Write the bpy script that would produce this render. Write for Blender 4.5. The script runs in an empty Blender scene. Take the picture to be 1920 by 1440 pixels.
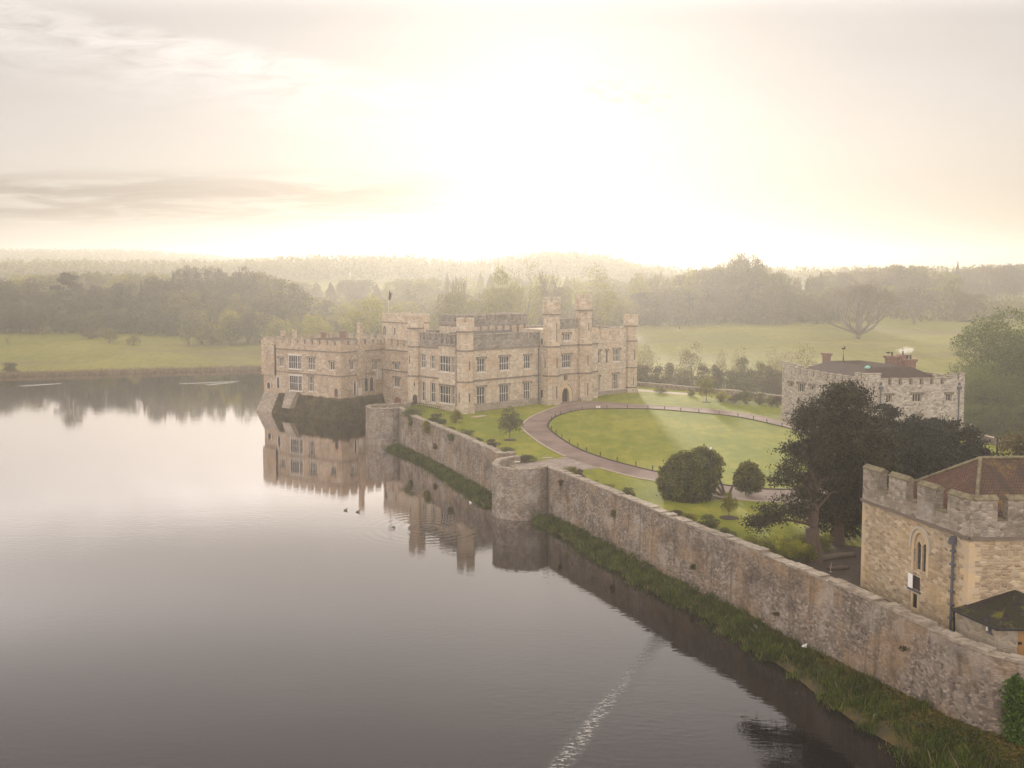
import bpy, bmesh, math, random
import numpy as np
from mathutils import Vector, Matrix, geometry

# ------------------------------------------------------------------ camera, sky, sun, exposure
scene = bpy.context.scene
COL = scene.collection
F, HZ, CAMH, PITCH = 1800.0, 530.0, 29.0, math.radians(4.0)
PPY = HZ + F * math.tan(PITCH)
cam_d = bpy.data.cameras.new("camera")
cam = bpy.data.objects.new("camera", cam_d)
COL.objects.link(cam)
cam.location = (0, 0, CAMH)
cam.rotation_euler = (math.radians(90) - PITCH, 0, 0)
cam_d.sensor_width = 36.0
cam_d.lens = F / 1920 * 36
cam_d.shift_y = -(720 - PPY) / 1920
cam_d.clip_start = 0.5
cam_d.clip_end = 20000
scene.camera = cam

SUN_EL, SUN_AZ = math.radians(10.4), math.radians(1.6)
sun_dir = Vector((math.sin(SUN_AZ) * math.cos(SUN_EL), math.cos(SUN_AZ) * math.cos(SUN_EL), math.sin(SUN_EL)))
sun_d = bpy.data.lights.new("sun", 'SUN')
sun_d.energy = 2.3
sun_d.angle = math.radians(3.5)
sun_d.color = (1.0, 0.905, 0.76)
sun = bpy.data.objects.new("sun", sun_d)
COL.objects.link(sun)
sun.rotation_euler = sun_dir.to_track_quat('Z', 'Y').to_euler()
sun.location = (0, 0, 300)

vs = scene.view_settings
vs.view_transform = 'Standard'
vs.look = 'None'
vs.gamma = 1.0
vs.use_curve_mapping = False
vs.exposure = 1.0
HAZE_D, HAZE_G, HAZE_C = 0.00045, 0.60, (0.86, 0.82, 0.77, 1)
scene.cycles.use_denoising = True
scene.cycles.max_bounces = 8
scene.cycles.diffuse_bounces = 3
scene.cycles.glossy_bounces = 3
scene.cycles.transmission_bounces = 4
scene.cycles.transparent_max_bounces = 8
scene.cycles.volume_bounces = 1
scene.cycles.sample_clamp_indirect = 6.0


class NT:
    """tiny helper round a node tree"""
    def __init__(self, tree):
        self.t = tree
        self.n = tree.nodes
        self.n.clear()

    def node(self, typ, ins=None, **props):
        nd = self.n.new(typ)
        for k, v in props.items():
            setattr(nd, k, v)
        if ins:
            for k, v in ins.items():
                self.set(nd.inputs[k], v)
        return nd

    def set(self, sock, v):
        if isinstance(v, bpy.types.NodeSocket):
            self.t.links.new(v, sock)
        elif isinstance(v, (tuple, list)) and len(v) == 3 and sock.type == 'RGBA':
            sock.default_value = (*v, 1)
        else:
            sock.default_value = v

    def math(self, op, a, b=None, c=None, clamp=False):
        nd = self.n.new('ShaderNodeMath')
        nd.operation = op
        nd.use_clamp = clamp
        for i, v in enumerate((a, b, c)):
            if v is not None:
                self.set(nd.inputs[i], v)
        return nd.outputs[0]

    def ramp01(self, v, a, b):
        nd = self.n.new('ShaderNodeMapRange')
        nd.interpolation_type = 'SMOOTHSTEP'
        self.set(nd.inputs[0], v)
        self.set(nd.inputs[1], a)
        self.set(nd.inputs[2], b)
        return nd.outputs[0]

    def mix(self, fac, a, b, blend='MIX'):
        nd = self.n.new('ShaderNodeMix')
        nd.data_type = 'RGBA'
        nd.blend_type = blend
        self.set(nd.inputs[0], fac)
        self.set(nd.inputs[6], a)
        self.set(nd.inputs[7], b)
        return nd.outputs[2]

    def ramp(self, v, stops):
        nd = self.n.new('ShaderNodeValToRGB')
        els = nd.color_ramp.elements
        while len(els) < len(stops):
            els.new(0.5)
        for e, (p, c) in zip(els, stops):
            e.position = p
            e.color = (*c, 1)
        self.set(nd.inputs[0], v)
        return nd.outputs[0]

    def noise(self, vec, scale, detail=4, rough=0.55, dist=0.0):
        nd = self.node('ShaderNodeTexNoise', {'Vector': vec, 'Scale': scale, 'Detail': detail, 'Roughness': rough, 'Distortion': dist})
        return nd.outputs['Fac']

    def mapping(self, vec, scale=(1, 1, 1), rot=(0, 0, 0), loc=(0, 0, 0)):
        nd = self.node('ShaderNodeMapping', {'Vector': vec, 'Location': loc, 'Rotation': rot, 'Scale': scale})
        return nd.outputs[0]

    def bump(self, h, strength, dist=0.05, normal=None):
        nd = self.node('ShaderNodeBump', {'Height': h, 'Strength': strength, 'Distance': dist})
        if normal is not None:
            self.t.links.new(normal, nd.inputs['Normal'])
        return nd.outputs[0]


# sky: hazy low sun, Nishita light behind a thin bright cloud veil with streaks of cirrus
world = bpy.data.worlds.new("World")
scene.world = world
world.use_nodes = True
w = NT(world.node_tree)
SKY_N, SKY_V, VEIL = 0.05, 0.332, 0.97
sky = w.node('ShaderNodeTexSky', sky_type='NISHITA', sun_disc=False, sun_elevation=SUN_EL, sun_rotation=SUN_AZ,
             air_density=1.0, dust_density=3.0, ozone_density=1.0)
tc = w.node('ShaderNodeTexCoord')
sep = w.node('ShaderNodeSeparateXYZ', {0: tc.outputs['Generated']})
yy = w.math('MAXIMUM', sep.outputs[1], 0.08)
cu = w.math('DIVIDE', sep.outputs[0], yy)
cv = w.math('DIVIDE', sep.outputs[2], yy)
cuv = w.node('ShaderNodeCombineXYZ', {0: cu, 1: cv}).outputs[0]
dotn = w.node('ShaderNodeVectorMath', {0: tc.outputs['Generated'], 1: tuple(sun_dir)}, operation='DOT_PRODUCT').outputs['Value']
ang = w.math('ARCCOSINE', w.math('MINIMUM', dotn, 0.99999))
glow = w.math('POWER', 2.718, w.math('MULTIPLY', ang, -6.5))
wide = w.math('POWER', 2.718, w.math('MULTIPLY', ang, -1.6))
warm = w.ramp01(cv, 0.22, 0.0)
rgt = w.ramp01(cu, 0.12, 0.6)
veil = w.mix(warm, (0.99, 0.925, 0.895), (1.0, 0.93, 0.85))
veil = w.mix(w.math('MULTIPLY', w.math('MULTIPLY', rgt, warm), 0.55), veil, (1.0, 0.83, 0.58))
# long cirrus sheet, upper left
edge = w.math('ADD', w.math('MULTIPLY', w.math('ADD', cu, 0.044), -0.192), 0.200)
under = w.ramp01(w.math('SUBTRACT', edge, cv), -0.004, 0.010)
fade = w.ramp01(w.math('SUBTRACT', edge, cv), 0.10, 0.015)
lefty = w.ramp01(cu, 0.0, -0.22)
rib = w.noise(w.mapping(cuv, scale=(9, 42, 1), rot=(0, 0, 0.5)), 1.6, 7, 0.6, 0.6)
sheet = w.math('MULTIPLY', w.math('MULTIPLY', under, fade), lefty)
shadeamt = w.math('MULTIPLY', sheet, w.math('MULTIPLY_ADD', rib, 1.3, -0.45))
# grey bank low on the left
bn = w.noise(w.mapping(cuv, scale=(3.2, 30, 1)), 2.2, 8, 0.6, 0.4)
bx = w.ramp01(cu, 0.00, -0.16)
by = w.math('MULTIPLY', w.ramp01(cv, 0.052, 0.072), w.ramp01(cv, 0.125, 0.092))
bank_m = w.math('MULTIPLY', w.math('MULTIPLY', bx, by), w.ramp01(bn, 0.30, 0.58))
# small flecked patch right of the sun
pn = w.noise(w.mapping(cuv, scale=(16, 38, 1), rot=(0, 0, -0.25)), 3.0, 6, 0.6)
px_ = w.math('MULTIPLY', w.ramp01(cu, 0.055, 0.09), w.ramp01(cu, 0.19, 0.14))
ce = w.math('ADD', w.math('MULTIPLY', cu, -0.22), 0.218)
py_ = w.ramp01(w.math('ABSOLUTE', w.math('SUBTRACT', cv, ce)), 0.021, 0.004)
patch_m = w.math('MULTIPLY', w.math('MULTIPLY', px_, py_), w.ramp01(pn, 0.44, 0.62))
soft = w.noise(w.mapping(cuv, scale=(2.2, 9, 1), rot=(0, 0, 0.12)), 1.7, 6, 0.55, 0.3)
veil = w.mix(w.ramp01(soft, 0.30, 0.72), w.mix(0.11, veil, (0.52, 0.46, 0.45)), veil)
bright = w.math('ADD', w.math('MULTIPLY_ADD', wide, 0.14, 0.835), w.math('MULTIPLY', glow, 0.40))
bright = w.math('ADD', bright, shadeamt)
bright = w.math('ADD', bright, w.math('MULTIPLY', w.ramp01(sep.outputs[1], 0.1, -0.5), 0.95))  # extra glow added to the sky behind the camera, lighting the castle walls
bright = w.math('ADD', bright, w.math('SUBTRACT', w.math('MULTIPLY', w.ramp01(cv, 0.265, 0.37), 1.7), w.math('MULTIPLY', w.ramp01(cv, 0.37, 0.55), 0.7)))  # sky above the frame raised to brighten its reflection in the water
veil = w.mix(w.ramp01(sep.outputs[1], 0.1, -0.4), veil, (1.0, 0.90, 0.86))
veil = w.mix(w.math('MULTIPLY', bank_m, 0.95), veil, (0.36, 0.31, 0.30))
veil = w.mix(w.math('MULTIPLY', patch_m, 0.45), veil, (0.58, 0.50, 0.40))
bright = w.math('MULTIPLY', bright, w.math('MULTIPLY_ADD', w.ramp01(cv, 0.17, 0.0), -0.42, 1.0))
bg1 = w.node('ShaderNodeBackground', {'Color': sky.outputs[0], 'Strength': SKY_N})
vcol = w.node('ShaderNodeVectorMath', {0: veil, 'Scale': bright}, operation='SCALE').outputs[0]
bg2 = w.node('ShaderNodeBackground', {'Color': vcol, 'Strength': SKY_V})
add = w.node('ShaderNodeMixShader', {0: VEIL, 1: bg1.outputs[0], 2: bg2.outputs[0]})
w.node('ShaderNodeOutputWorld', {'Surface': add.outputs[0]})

# ------------------------------------------------------------------ measuring helpers (photo ray -> place)
CP, SP = math.cos(PITCH), math.sin(PITCH)


def ray(px, py):
    a = PPY - py
    return Vector((px - 960, CP * F + SP * a, -SP * F + CP * a))


def lawn_z(y):
    return 5.3 + 0.014 * max(0.0, y - 140.0)


def G(px, py, z=None):
    """point on the level z (or on the island's lawn) seen along a photo ray"""
    r = ray(px, py)
    zz = 5.3 if z is None else z
    for _ in range(8):
        k = (zz - CAMH) / r.z
        if z is not None:
            break
        zz = lawn_z(r.y * k)
    return Vector((r.x * k, r.y * k, zz))


def AT(px, py, y):
    r = ray(px, py)
    k = y / r.y
    return Vector((r.x * k, y, CAMH + r.z * k))


# ------------------------------------------------------------------ mesh helpers
def V3(p, z):
    return (p[0], p[1], z)


class MB:
    def __init__(self):
        self.v, self.f, self.u = [], [], []

    def face(self, pts, uv=None):
        i = len(self.v)
        self.v += [tuple(p) for p in pts]
        self.f.append(tuple(range(i, i + len(pts))))
        self.u.append(uv)

    def boxv(self, p, a, b, c):
        """box from corner p along vectors a, b, c (right-handed)"""
        p, a, b, c = Vector(p), Vector(a), Vector(b), Vector(c)
        q = [p, p + a, p + a + b, p + b, p + c, p + a + c, p + a + b + c, p + b + c]
        for idx in ((3, 2, 1, 0), (4, 5, 6, 7), (0, 1, 5, 4), (1, 2, 6, 5), (2, 3, 7, 6), (3, 0, 4, 7)):
            self.face([q[k] for k in idx])

    def box(self, c, sx, sy, sz, rz=0.0):
        """box standing on c, turned rz"""
        ca, sa = math.cos(rz), math.sin(rz)
        ax, ay = Vector((ca, sa, 0)), Vector((-sa, ca, 0))
        self.boxv(Vector(c) - ax * sx / 2 - ay * sy / 2, ax * sx, ay * sy, (0, 0, sz))

    def prism(self, poly, z0, z1, top=True, bottom=False, poly_top=None):
        pt = poly_top or poly
        n = len(poly)
        s = 0.0
        for i in range(n):
            j = (i + 1) % n
            L = math.hypot(poly[j][0] - poly[i][0], poly[j][1] - poly[i][1])
            self.face([V3(poly[i], z0), V3(poly[j], z0), V3(pt[j], z1), V3(pt[i], z1)],
                      [(s, z0), (s + L, z0), (s + L, z1), (s, z1)])
            s += L
        if top:
            self.face([V3(p, z1) for p in pt])
        if bottom:
            self.face([V3(p, z0) for p in reversed(poly)])

    def tube(self, path, radii, n=6, cap=True):
        path = [Vector(p) for p in path]
        rings = []
        up = Vector((0, 0, 1))
        for i, p in enumerate(path):
            d = (path[min(i + 1, len(path) - 1)] - path[max(i - 1, 0)]).normalized()
            a = d.cross(up)
            if a.length < 1e-3:
                a = d.cross(Vector((1, 0, 0)))
            a.normalize()
            b = a.cross(d).normalized()
            rings.append([p + (a * math.cos(t) + b * math.sin(t)) * radii[i] for t in [2 * math.pi * k / n for k in range(n)]])
        base = len(self.v)
        for r in rings:
            self.v += [tuple(q) for q in r]
        for i in range(len(rings) - 1):
            for k in range(n):
                k2 = (k + 1) % n
                self.f.append((base + i * n + k, base + i * n + k2, base + (i + 1) * n + k2, base + (i + 1) * n + k))
                self.u.append(None)
        if cap:
            self.f.append(tuple(base + (len(rings) - 1) * n + k for k in range(n)))
            self.u.append(None)

    def lathe(self, c, prof, n=16):
        """prof: (radius, z) pairs from bottom to top"""
        for i in range(len(prof) - 1):
            (r0, z0), (r1, z1) = prof[i], prof[i + 1]
            for k in range(n):
                a0, a1 = 2 * math.pi * k / n, 2 * math.pi * (k + 1) / n
                q = [(c[0] + r0 * math.cos(a0), c[1] + r0 * math.sin(a0), c[2] + z0), (c[0] + r0 * math.cos(a1), c[1] + r0 * math.sin(a1), c[2] + z0),
                     (c[0] + r1 * math.cos(a1), c[1] + r1 * math.sin(a1), c[2] + z1), (c[0] + r1 * math.cos(a0), c[1] + r1 * math.sin(a0), c[2] + z1)]
                R = max(r0, r1)
                self.face(q, [(a0 * R, z0), (a1 * R, z0), (a1 * R, z1), (a0 * R, z1)])

    def pieces(self):
        """the separate bodies in this mesh, as meshes of their own"""
        par = {}
        def find(k):
            while par.setdefault(k, k) != k:
                par[k] = par[par[k]]
                k = par[k]
            return k
        key = [(round(p[0], 3), round(p[1], 3), round(p[2], 3)) for p in self.v]
        for f in self.f:
            a = find(key[f[0]])
            for i in f[1:]:
                par[find(key[i])] = a
        out = {}
        for f, u in zip(self.f, self.u):
            out.setdefault(find(key[f[0]]), MB()).face([self.v[i] for i in f], u)
        return list(out.values())

    def build_pieces(self, name, mat, parent=None):
        return [q.build(name, mat, parent) for q in self.pieces()][0]

    def build(self, name, mat, parent=None, smooth=False, origin=None, extra=()):
        nf = [len(self.f)]
        for m2, _ in extra:
            k = len(self.v)
            self.v += m2.v
            self.f += [tuple(i + k for i in f) for f in m2.f]
            self.u += m2.u
            nf.append(len(self.f))
        me = bpy.data.meshes.new(name)
        org = Vector(origin) if origin is not None else (world_loc(parent) if parent is not None else Vector((0, 0, 0)))
        vs_ = [(p[0] - org.x, p[1] - org.y, p[2] - org.z) for p in self.v]
        me.from_pydata(vs_, [], self.f)
        uvl = me.uv_layers.new(name="UVMap")
        vv = self.v
        for poly, cu_ in zip(me.polygons, self.u):
            if cu_ is not None:
                for li, t in zip(poly.loop_indices, cu_):
                    uvl.data[li].uv = t
                continue
            n = poly.normal
            if abs(n.z) > 0.85:
                for li, vi in zip(poly.loop_indices, poly.vertices):
                    uvl.data[li].uv = (vv[vi][0], vv[vi][1])
            else:
                L = math.hypot(n.x, n.y)
                tx, ty = -n.y / L, n.x / L
                for li, vi in zip(poly.loop_indices, poly.vertices):
                    uvl.data[li].uv = (vv[vi][0] * tx + vv[vi][1] * ty, vv[vi][2] / max(0.25, L))
        if smooth:
            me.polygons.foreach_set("use_smooth", [True] * len(me.polygons))
        me.materials.append(mat)
        for k, (_, m2) in enumerate(extra):
            me.materials.append(m2)
            for i in range(nf[k], nf[k + 1]):
                me.polygons[i].material_index = k + 1
        o = bpy.data.objects.new(name, me)
        COL.objects.link(o)
        if parent is not None:
            o.parent = parent
        elif origin is not None:
            o.location = org
        return o


def world_loc(o):
    p = Vector((0, 0, 0))
    while o is not None:
        p += o.location
        o = o.parent
    return p


def tag(o, label=None, cat=None, group=None, kind=None):
    if label:
        o["label"] = label
    if cat:
        o["category"] = cat
    if group:
        o["group"] = group
    if kind:
        o["kind"] = kind
    return o


def empty(name, loc, label, cat, group=None):
    o = bpy.data.objects.new(name, None)
    o.empty_display_size = 0.5
    o.location = loc
    COL.objects.link(o)
    return tag(o, label, cat, group)


def np_mesh(name, verts, faces_n, k=4):
    """mesh of n separate k-gons: verts (n*k, 3)"""
    me = bpy.data.meshes.new(name)
    me.vertices.add(len(verts))
    me.vertices.foreach_set("co", verts.astype(np.float32).ravel())
    me.loops.add(faces_n * k)
    me.loops.foreach_set("vertex_index", np.arange(faces_n * k, dtype=np.int32))
    me.polygons.add(faces_n)
    me.polygons.foreach_set("loop_start", np.arange(0, faces_n * k, k, dtype=np.int32))
    me.polygons.foreach_set("loop_total", np.full(faces_n, k, dtype=np.int32))
    me.update(calc_edges=True)
    return me
# ------------------------------------------------------------------ materials
def new_mat(name):
    m = bpy.data.materials.new(name)
    m.use_nodes = True
    return m, NT(m.node_tree)


def finish(t, color, rough=0.85, normal=None, spec=0.3, metallic=0.0, **kw):
    ins = {'Base Color': color, 'Roughness': rough, 'Specular IOR Level': spec, 'Metallic': metallic}
    ins.update(kw)
    b = t.node('ShaderNodeBsdfPrincipled', ins)
    if normal is not None:
        t.t.links.new(normal, b.inputs['Normal'])
    t.node('ShaderNodeOutputMaterial', {'Surface': b.outputs[0]})
    return b


def stone(name, cols, mortar, sx=0.4, sy=0.22, stain=(0.07, 0.055, 0.045), stain_amt=0.5, streak=0.3, pale=(0.5, 0.47, 0.43), pale_amt=0.0,
          warmc=None, warm_amt=0.0, mortar_w=0.07, bump=0.6, rough=0.9, brightvar=0.35, warp=0.35, rand=0.85):
    m, t = new_mat(name)
    uv = t.node('ShaderNodeUVMap').outputs[0]
    nz = t.node('ShaderNodeTexNoise', {'Vector': uv, 'Scale': 1.3, 'Detail': 3.0})
    off = t.node('ShaderNodeVectorMath', {0: nz.outputs['Color'], 1: (0.5, 0.5, 0.5)}, operation='SUBTRACT').outputs[0]
    off = t.node('ShaderNodeVectorMath', {0: off, 'Scale': warp}, operation='SCALE').outputs[0]
    wuv = t.node('ShaderNodeVectorMath', {0: uv, 1: off}, operation='ADD').outputs[0]
    muv = t.mapping(wuv, scale=(1 / sx, 1 / sy, 1))
    vo = t.node('ShaderNodeTexVoronoi', {'Vector': muv, 'Scale': 1.0, 'Randomness': rand}, voronoi_dimensions='2D')
    ve = t.node('ShaderNodeTexVoronoi', {'Vector': muv, 'Scale': 1.0, 'Randomness': rand}, voronoi_dimensions='2D', feature='DISTANCE_TO_EDGE')
    rnd = t.node('ShaderNodeSeparateColor', {0: vo.outputs['Color']})
    n = len(cols)
    c = t.ramp(rnd.outputs[0], [(i / max(1, n - 1), k) for i, k in enumerate(cols)])
    val = t.math('MULTIPLY_ADD', rnd.outputs[1], brightvar, 1 - brightvar / 2)
    fine = t.noise(uv, 9.0, 5, 0.65)
    val = t.math('MULTIPLY', val, t.math('MULTIPLY_ADD', fine, 0.7, 0.65))
    c = t.node('ShaderNodeVectorMath', {0: c, 'Scale': val}, operation='SCALE').outputs[0]
    em = t.ramp01(ve.outputs[0], mortar_w, mortar_w * 0.3)
    c = t.mix(t.math('MULTIPLY', em, 0.8), c, mortar)
    if warmc:
        c = t.mix(t.math('MULTIPLY', t.ramp01(t.noise(uv, 0.22, 4, 0.6), 0.46, 0.62), warm_amt), c, warmc, 'MIX')
    if pale_amt:
        pm = t.ramp01(t.noise(t.mapping(uv, loc=(13, 7, 0), scale=(0.32, 0.27, 1)), 1.0, 9, 0.68), 0.50, 0.62)
        c = t.mix(t.math('MULTIPLY', pm, pale_amt), c, pale)
    sm = t.ramp01(t.noise(t.mapping(uv, loc=(3, 1, 0)), 0.30, 8, 0.68), 0.47, 0.66)
    c = t.mix(t.math('MULTIPLY', sm, stain_amt), c, stain)
    st = t.ramp01(t.noise(t.mapping(uv, scale=(1.7, 0.13, 1)), 1.0, 6, 0.7), 0.50, 0.70)
    c = t.mix(t.math('MULTIPLY', st, streak), c, stain)
    hb = t.math('ADD', t.math('MULTIPLY', t.ramp01(ve.outputs[0], 0.0, 0.2), 0.6), t.math('MULTIPLY', fine, 0.7))
    finish(t, c, rough, t.bump(hb, bump, 0.06), spec=0.2)
    return m


def simple(name, col, rough=0.7, var=0.25, scale=3.0, bump=0.0, spec=0.3, metallic=0.0, col2=None):
    m, t = new_mat(name)
    ge = t.node('ShaderNodeNewGeometry').outputs['Position']
    n = t.noise(ge, scale, 5, 0.6)
    if col2:
        c = t.mix(t.ramp01(n, 0.38, 0.62), col, col2)
    else:
        c = t.node('ShaderNodeVectorMath', {0: col, 'Scale': t.math('MULTIPLY_ADD', n, var * 2, 1 - var)}, operation='SCALE').outputs[0]
    finish(t, c, rough, t.bump(n, bump, 0.05) if bump else None, spec, metallic)
    return m


def leafmat(name, c1, c2, c3, trans=0.35, tcol=None, var=0.3):
    """foliage: colour varies leaf by leaf, clump by clump and tree by tree; light passes through"""
    m, t = new_mat(name)
    ge = t.node('ShaderNodeNewGeometry')
    oi = t.node('ShaderNodeObjectInfo')
    n = t.noise(ge.outputs['Position'], 0.55, 3, 0.6)
    f = t.math('ADD', t.math('MULTIPLY', ge.outputs['Random Per Island'], 0.45), t.math('MULTIPLY_ADD', n, 1.1, -0.28))
    c = t.ramp(f, [(0.1, c1), (0.5, c2), (0.9, c3)])
    c = t.node('ShaderNodeVectorMath', {0: c, 'Scale': t.math('MULTIPLY_ADD', oi.outputs['Random'], 2 * var, 1 - var)}, operation='SCALE').outputs[0]
    tc_ = t.node('ShaderNodeVectorMath', {0: c, 1: tcol or (1.5, 1.35, 0.6)}, operation='MULTIPLY').outputs[0]
    d = t.node('ShaderNodeBsdfPrincipled', {'Base Color': c, 'Roughness': 0.65, 'Specular IOR Level': 0.25})
    tr = t.node('ShaderNodeBsdfTranslucent', {'Color': tc_})
    mx = t.node('ShaderNodeMixShader', {0: trans, 1: d.outputs[0], 2: tr.outputs[0]})
    t.node('ShaderNodeOutputMaterial', {'Surface': mx.outputs[0]})
    return m


M = {}
M['castle'] = stone('castle_stone', [(0.38, 0.29, 0.205), (0.45, 0.37, 0.28), (0.48, 0.41, 0.32), (0.42, 0.33, 0.24), (0.52, 0.455, 0.365)], (0.49, 0.42, 0.33),
                    0.62, 0.30, stain=(0.19, 0.14, 0.105), stain_amt=0.40, streak=0.40, warmc=(0.45, 0.28, 0.14), warm_amt=0.32, bump=0.5, warp=0.10, rand=0.6, brightvar=0.35)
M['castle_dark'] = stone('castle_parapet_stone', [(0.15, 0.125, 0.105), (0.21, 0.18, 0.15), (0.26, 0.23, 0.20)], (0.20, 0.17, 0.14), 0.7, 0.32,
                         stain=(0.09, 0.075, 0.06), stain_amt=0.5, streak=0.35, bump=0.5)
M['trim'] = simple('dressed_stone', (0.43, 0.38, 0.31), 0.85, 0.2, 2.5, 0.2)
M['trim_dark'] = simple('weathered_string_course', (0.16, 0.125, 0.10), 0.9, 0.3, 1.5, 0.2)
M['frame'] = simple('pale_mullion_stone', (0.58, 0.53, 0.46), 0.8, 0.12, 2.0)
M['keep'] = stone('keep_ragstone', [(0.32, 0.23, 0.16), (0.40, 0.31, 0.22), (0.45, 0.365, 0.27), (0.36, 0.265, 0.185)], (0.42, 0.345, 0.26), 0.48, 0.26, warp=0.12, rand=0.7, brightvar=0.45,
                  stain=(0.14, 0.10, 0.08), stain_amt=0.3, streak=0.3, warmc=(0.37, 0.24, 0.13), warm_amt=0.35, bump=0.5)
M['flint'] = stone('grey_ragstone', [(0.20, 0.17, 0.145), (0.38, 0.33, 0.275), (0.45, 0.40, 0.34), (0.29, 0.25, 0.21), (0.49, 0.44, 0.37)], (0.41, 0.36, 0.30), 0.40, 0.22,
                   stain=(0.20, 0.165, 0.14), stain_amt=0.25, streak=0.15, brightvar=0.4, bump=0.6, warp=0.15)
M['gate'] = stone('gatehouse_ragstone', [(0.36, 0.265, 0.16), (0.44, 0.345, 0.225), (0.51, 0.42, 0.295), (0.40, 0.30, 0.185), (0.30, 0.22, 0.145), (0.50, 0.39, 0.25)], (0.48, 0.39, 0.275),
                  0.44, 0.19, warp=0.12, rand=0.75, stain=(0.22, 0.165, 0.105), stain_amt=0.35, streak=0.15, warmc=(0.48, 0.32, 0.15), warm_amt=0.35, mortar_w=0.10, bump=0.8, brightvar=0.5)
M['gate_par'] = stone('gatehouse_parapet_stone', [(0.24, 0.19, 0.14), (0.33, 0.28, 0.22), (0.40, 0.34, 0.27), (0.19, 0.15, 0.115)], (0.30, 0.25, 0.20), 0.42, 0.22,
                      stain=(0.10, 0.085, 0.06), stain_amt=0.6, streak=0.35, pale=(0.42, 0.41, 0.37), pale_amt=0.3, bump=0.8)
M['quoin'] = simple('quoin_stone', (0.54, 0.40, 0.235), 0.85, 0.2, 1.2, 0.15, col2=(0.46, 0.37, 0.26))
M['coping'] = simple('coping_stone', (0.34, 0.285, 0.22), 0.9, 0.3, 1.6, 0.4, col2=(0.22, 0.18, 0.135))
M['moss_cap'] = simple('mossy_coping', (0.13, 0.105, 0.065), 0.95, 0.3, 2.5, 0.5, col2=(0.20, 0.17, 0.10))
M['curtain'] = stone('curtain_wall_rubble', [(0.145, 0.11, 0.085), (0.215, 0.17, 0.135), (0.28, 0.23, 0.185), (0.175, 0.135, 0.105), (0.33, 0.275, 0.225)], (0.24, 0.20, 0.16), 0.27, 0.16,
                     stain=(0.060, 0.042, 0.034), stain_amt=0.60, streak=0.58, pale=(0.46, 0.40, 0.335), pale_amt=0.45, warmc=(0.36, 0.24, 0.135), warm_amt=0.6, mortar_w=0.06, bump=1.0, brightvar=0.8)
M['bastion'] = stone('bastion_rubble', [(0.17, 0.135, 0.105), (0.27, 0.22, 0.175), (0.34, 0.285, 0.23), (0.22, 0.175, 0.135)], (0.30, 0.25, 0.205), 0.28, 0.16,
                     stain=(0.085, 0.065, 0.058), stain_amt=0.6, streak=0.45, pale=(0.47, 0.43, 0.39), pale_amt=0.5, warmc=(0.33, 0.23, 0.15), warm_amt=0.3, mortar_w=0.05, bump=0.9, brightvar=0.6)
M['brick'] = stone('chimney_brick', [(0.20, 0.10, 0.07), (0.26, 0.14, 0.10), (0.17, 0.09, 0.07)], (0.22, 0.17, 0.14), 0.24, 0.09, stain=(0.07, 0.05, 0.045), bump=0.3)
M['rust'] = simple('rusty_red_stain', (0.13, 0.065, 0.05), 0.9, 0.4, 2.0)


def tile_mat(name, c1, c2, moss, moss2, moss_amt):
    m, t = new_mat(name)
    uv = t.node('ShaderNodeUVMap').outputs[0]
    br = t.node('ShaderNodeTexBrick', {'Vector': uv, 'Color1': c1, 'Color2': c2, 'Mortar': (0.025, 0.015, 0.012), 'Scale': 1.0, 'Mortar Size': 0.024,
                                       'Mortar Smooth': 0.3, 'Bias': 0.0, 'Brick Width': 0.21, 'Row Height': 0.165})
    n = t.noise(uv, 4.0, 4, 0.6)
    c = t.node('ShaderNodeVectorMath', {0: br.outputs[0], 'Scale': t.math('MULTIPLY_ADD', n, 1.0, 0.5)}, operation='SCALE').outputs[0]
    sx = t.noise(t.mapping(uv, scale=(0.9, 0.10, 1)), 1.0, 5, 0.65)
    c = t.mix(t.math('MULTIPLY', t.ramp01(sx, 0.42, 0.6), moss_amt), c, moss)
    s2 = t.noise(t.mapping(uv, scale=(0.5, 0.35, 1), loc=(5, 2, 0)), 1.3, 7, 0.7)
    c = t.mix(t.math('MULTIPLY', t.ramp01(s2, 0.52, 0.68), moss_amt), c, moss2)
    saw = t.math('FRACT', t.math('DIVIDE', t.node('ShaderNodeSeparateXYZ', {0: uv}).outputs[1], 0.165))
    finish(t, c, 0.85, t.bump(t.math('ADD', t.math('MULTIPLY', saw, -0.8), t.math('MULTIPLY', br.outputs['Fac'], -0.5)), 0.7, 0.03), spec=0.2)
    return m


M['tile_red'] = tile_mat('red_clay_tile', (0.16, 0.078, 0.057), (0.105, 0.05, 0.042), (0.075, 0.055, 0.030), (0.14, 0.10, 0.035), 0.5)
M['tile_moss'] = tile_mat('mossy_clay_tile', (0.14, 0.08, 0.05), (0.11, 0.065, 0.045), (0.05, 0.036, 0.028), (0.20, 0.125, 0.03), 0.8)
M['tile_brown'] = tile_mat('brown_clay_tile', (0.085, 0.05, 0.042), (0.065, 0.038, 0.034), (0.06, 0.045, 0.03), (0.08, 0.06, 0.035), 0.4)
M['slate'] = tile_mat('mossy_dark_slate', (0.020, 0.018, 0.020), (0.045, 0.040, 0.040), (0.030, 0.030, 0.012), (0.115, 0.11, 0.016), 0.9)
M['lead'] = simple('lead_roof', (0.10, 0.09, 0.085), 0.95, 0.2, 1.0)
M['pipe'] = simple('blue_grey_pipe_paint', (0.095, 0.098, 0.115), 0.5, 0.15, 4.0)
M['black'] = simple('black_paint', (0.015, 0.015, 0.017), 0.5, 0.2, 4.0)
M['iron'] = simple('dark_iron', (0.03, 0.028, 0.028), 0.6, 0.2, 4.0)
M['white'] = simple('white_paint', (0.78, 0.76, 0.72), 0.6, 0.06, 4.0)
M['copper'] = simple('green_copper', (0.20, 0.46, 0.38), 0.6, 0.15, 4.0)
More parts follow.
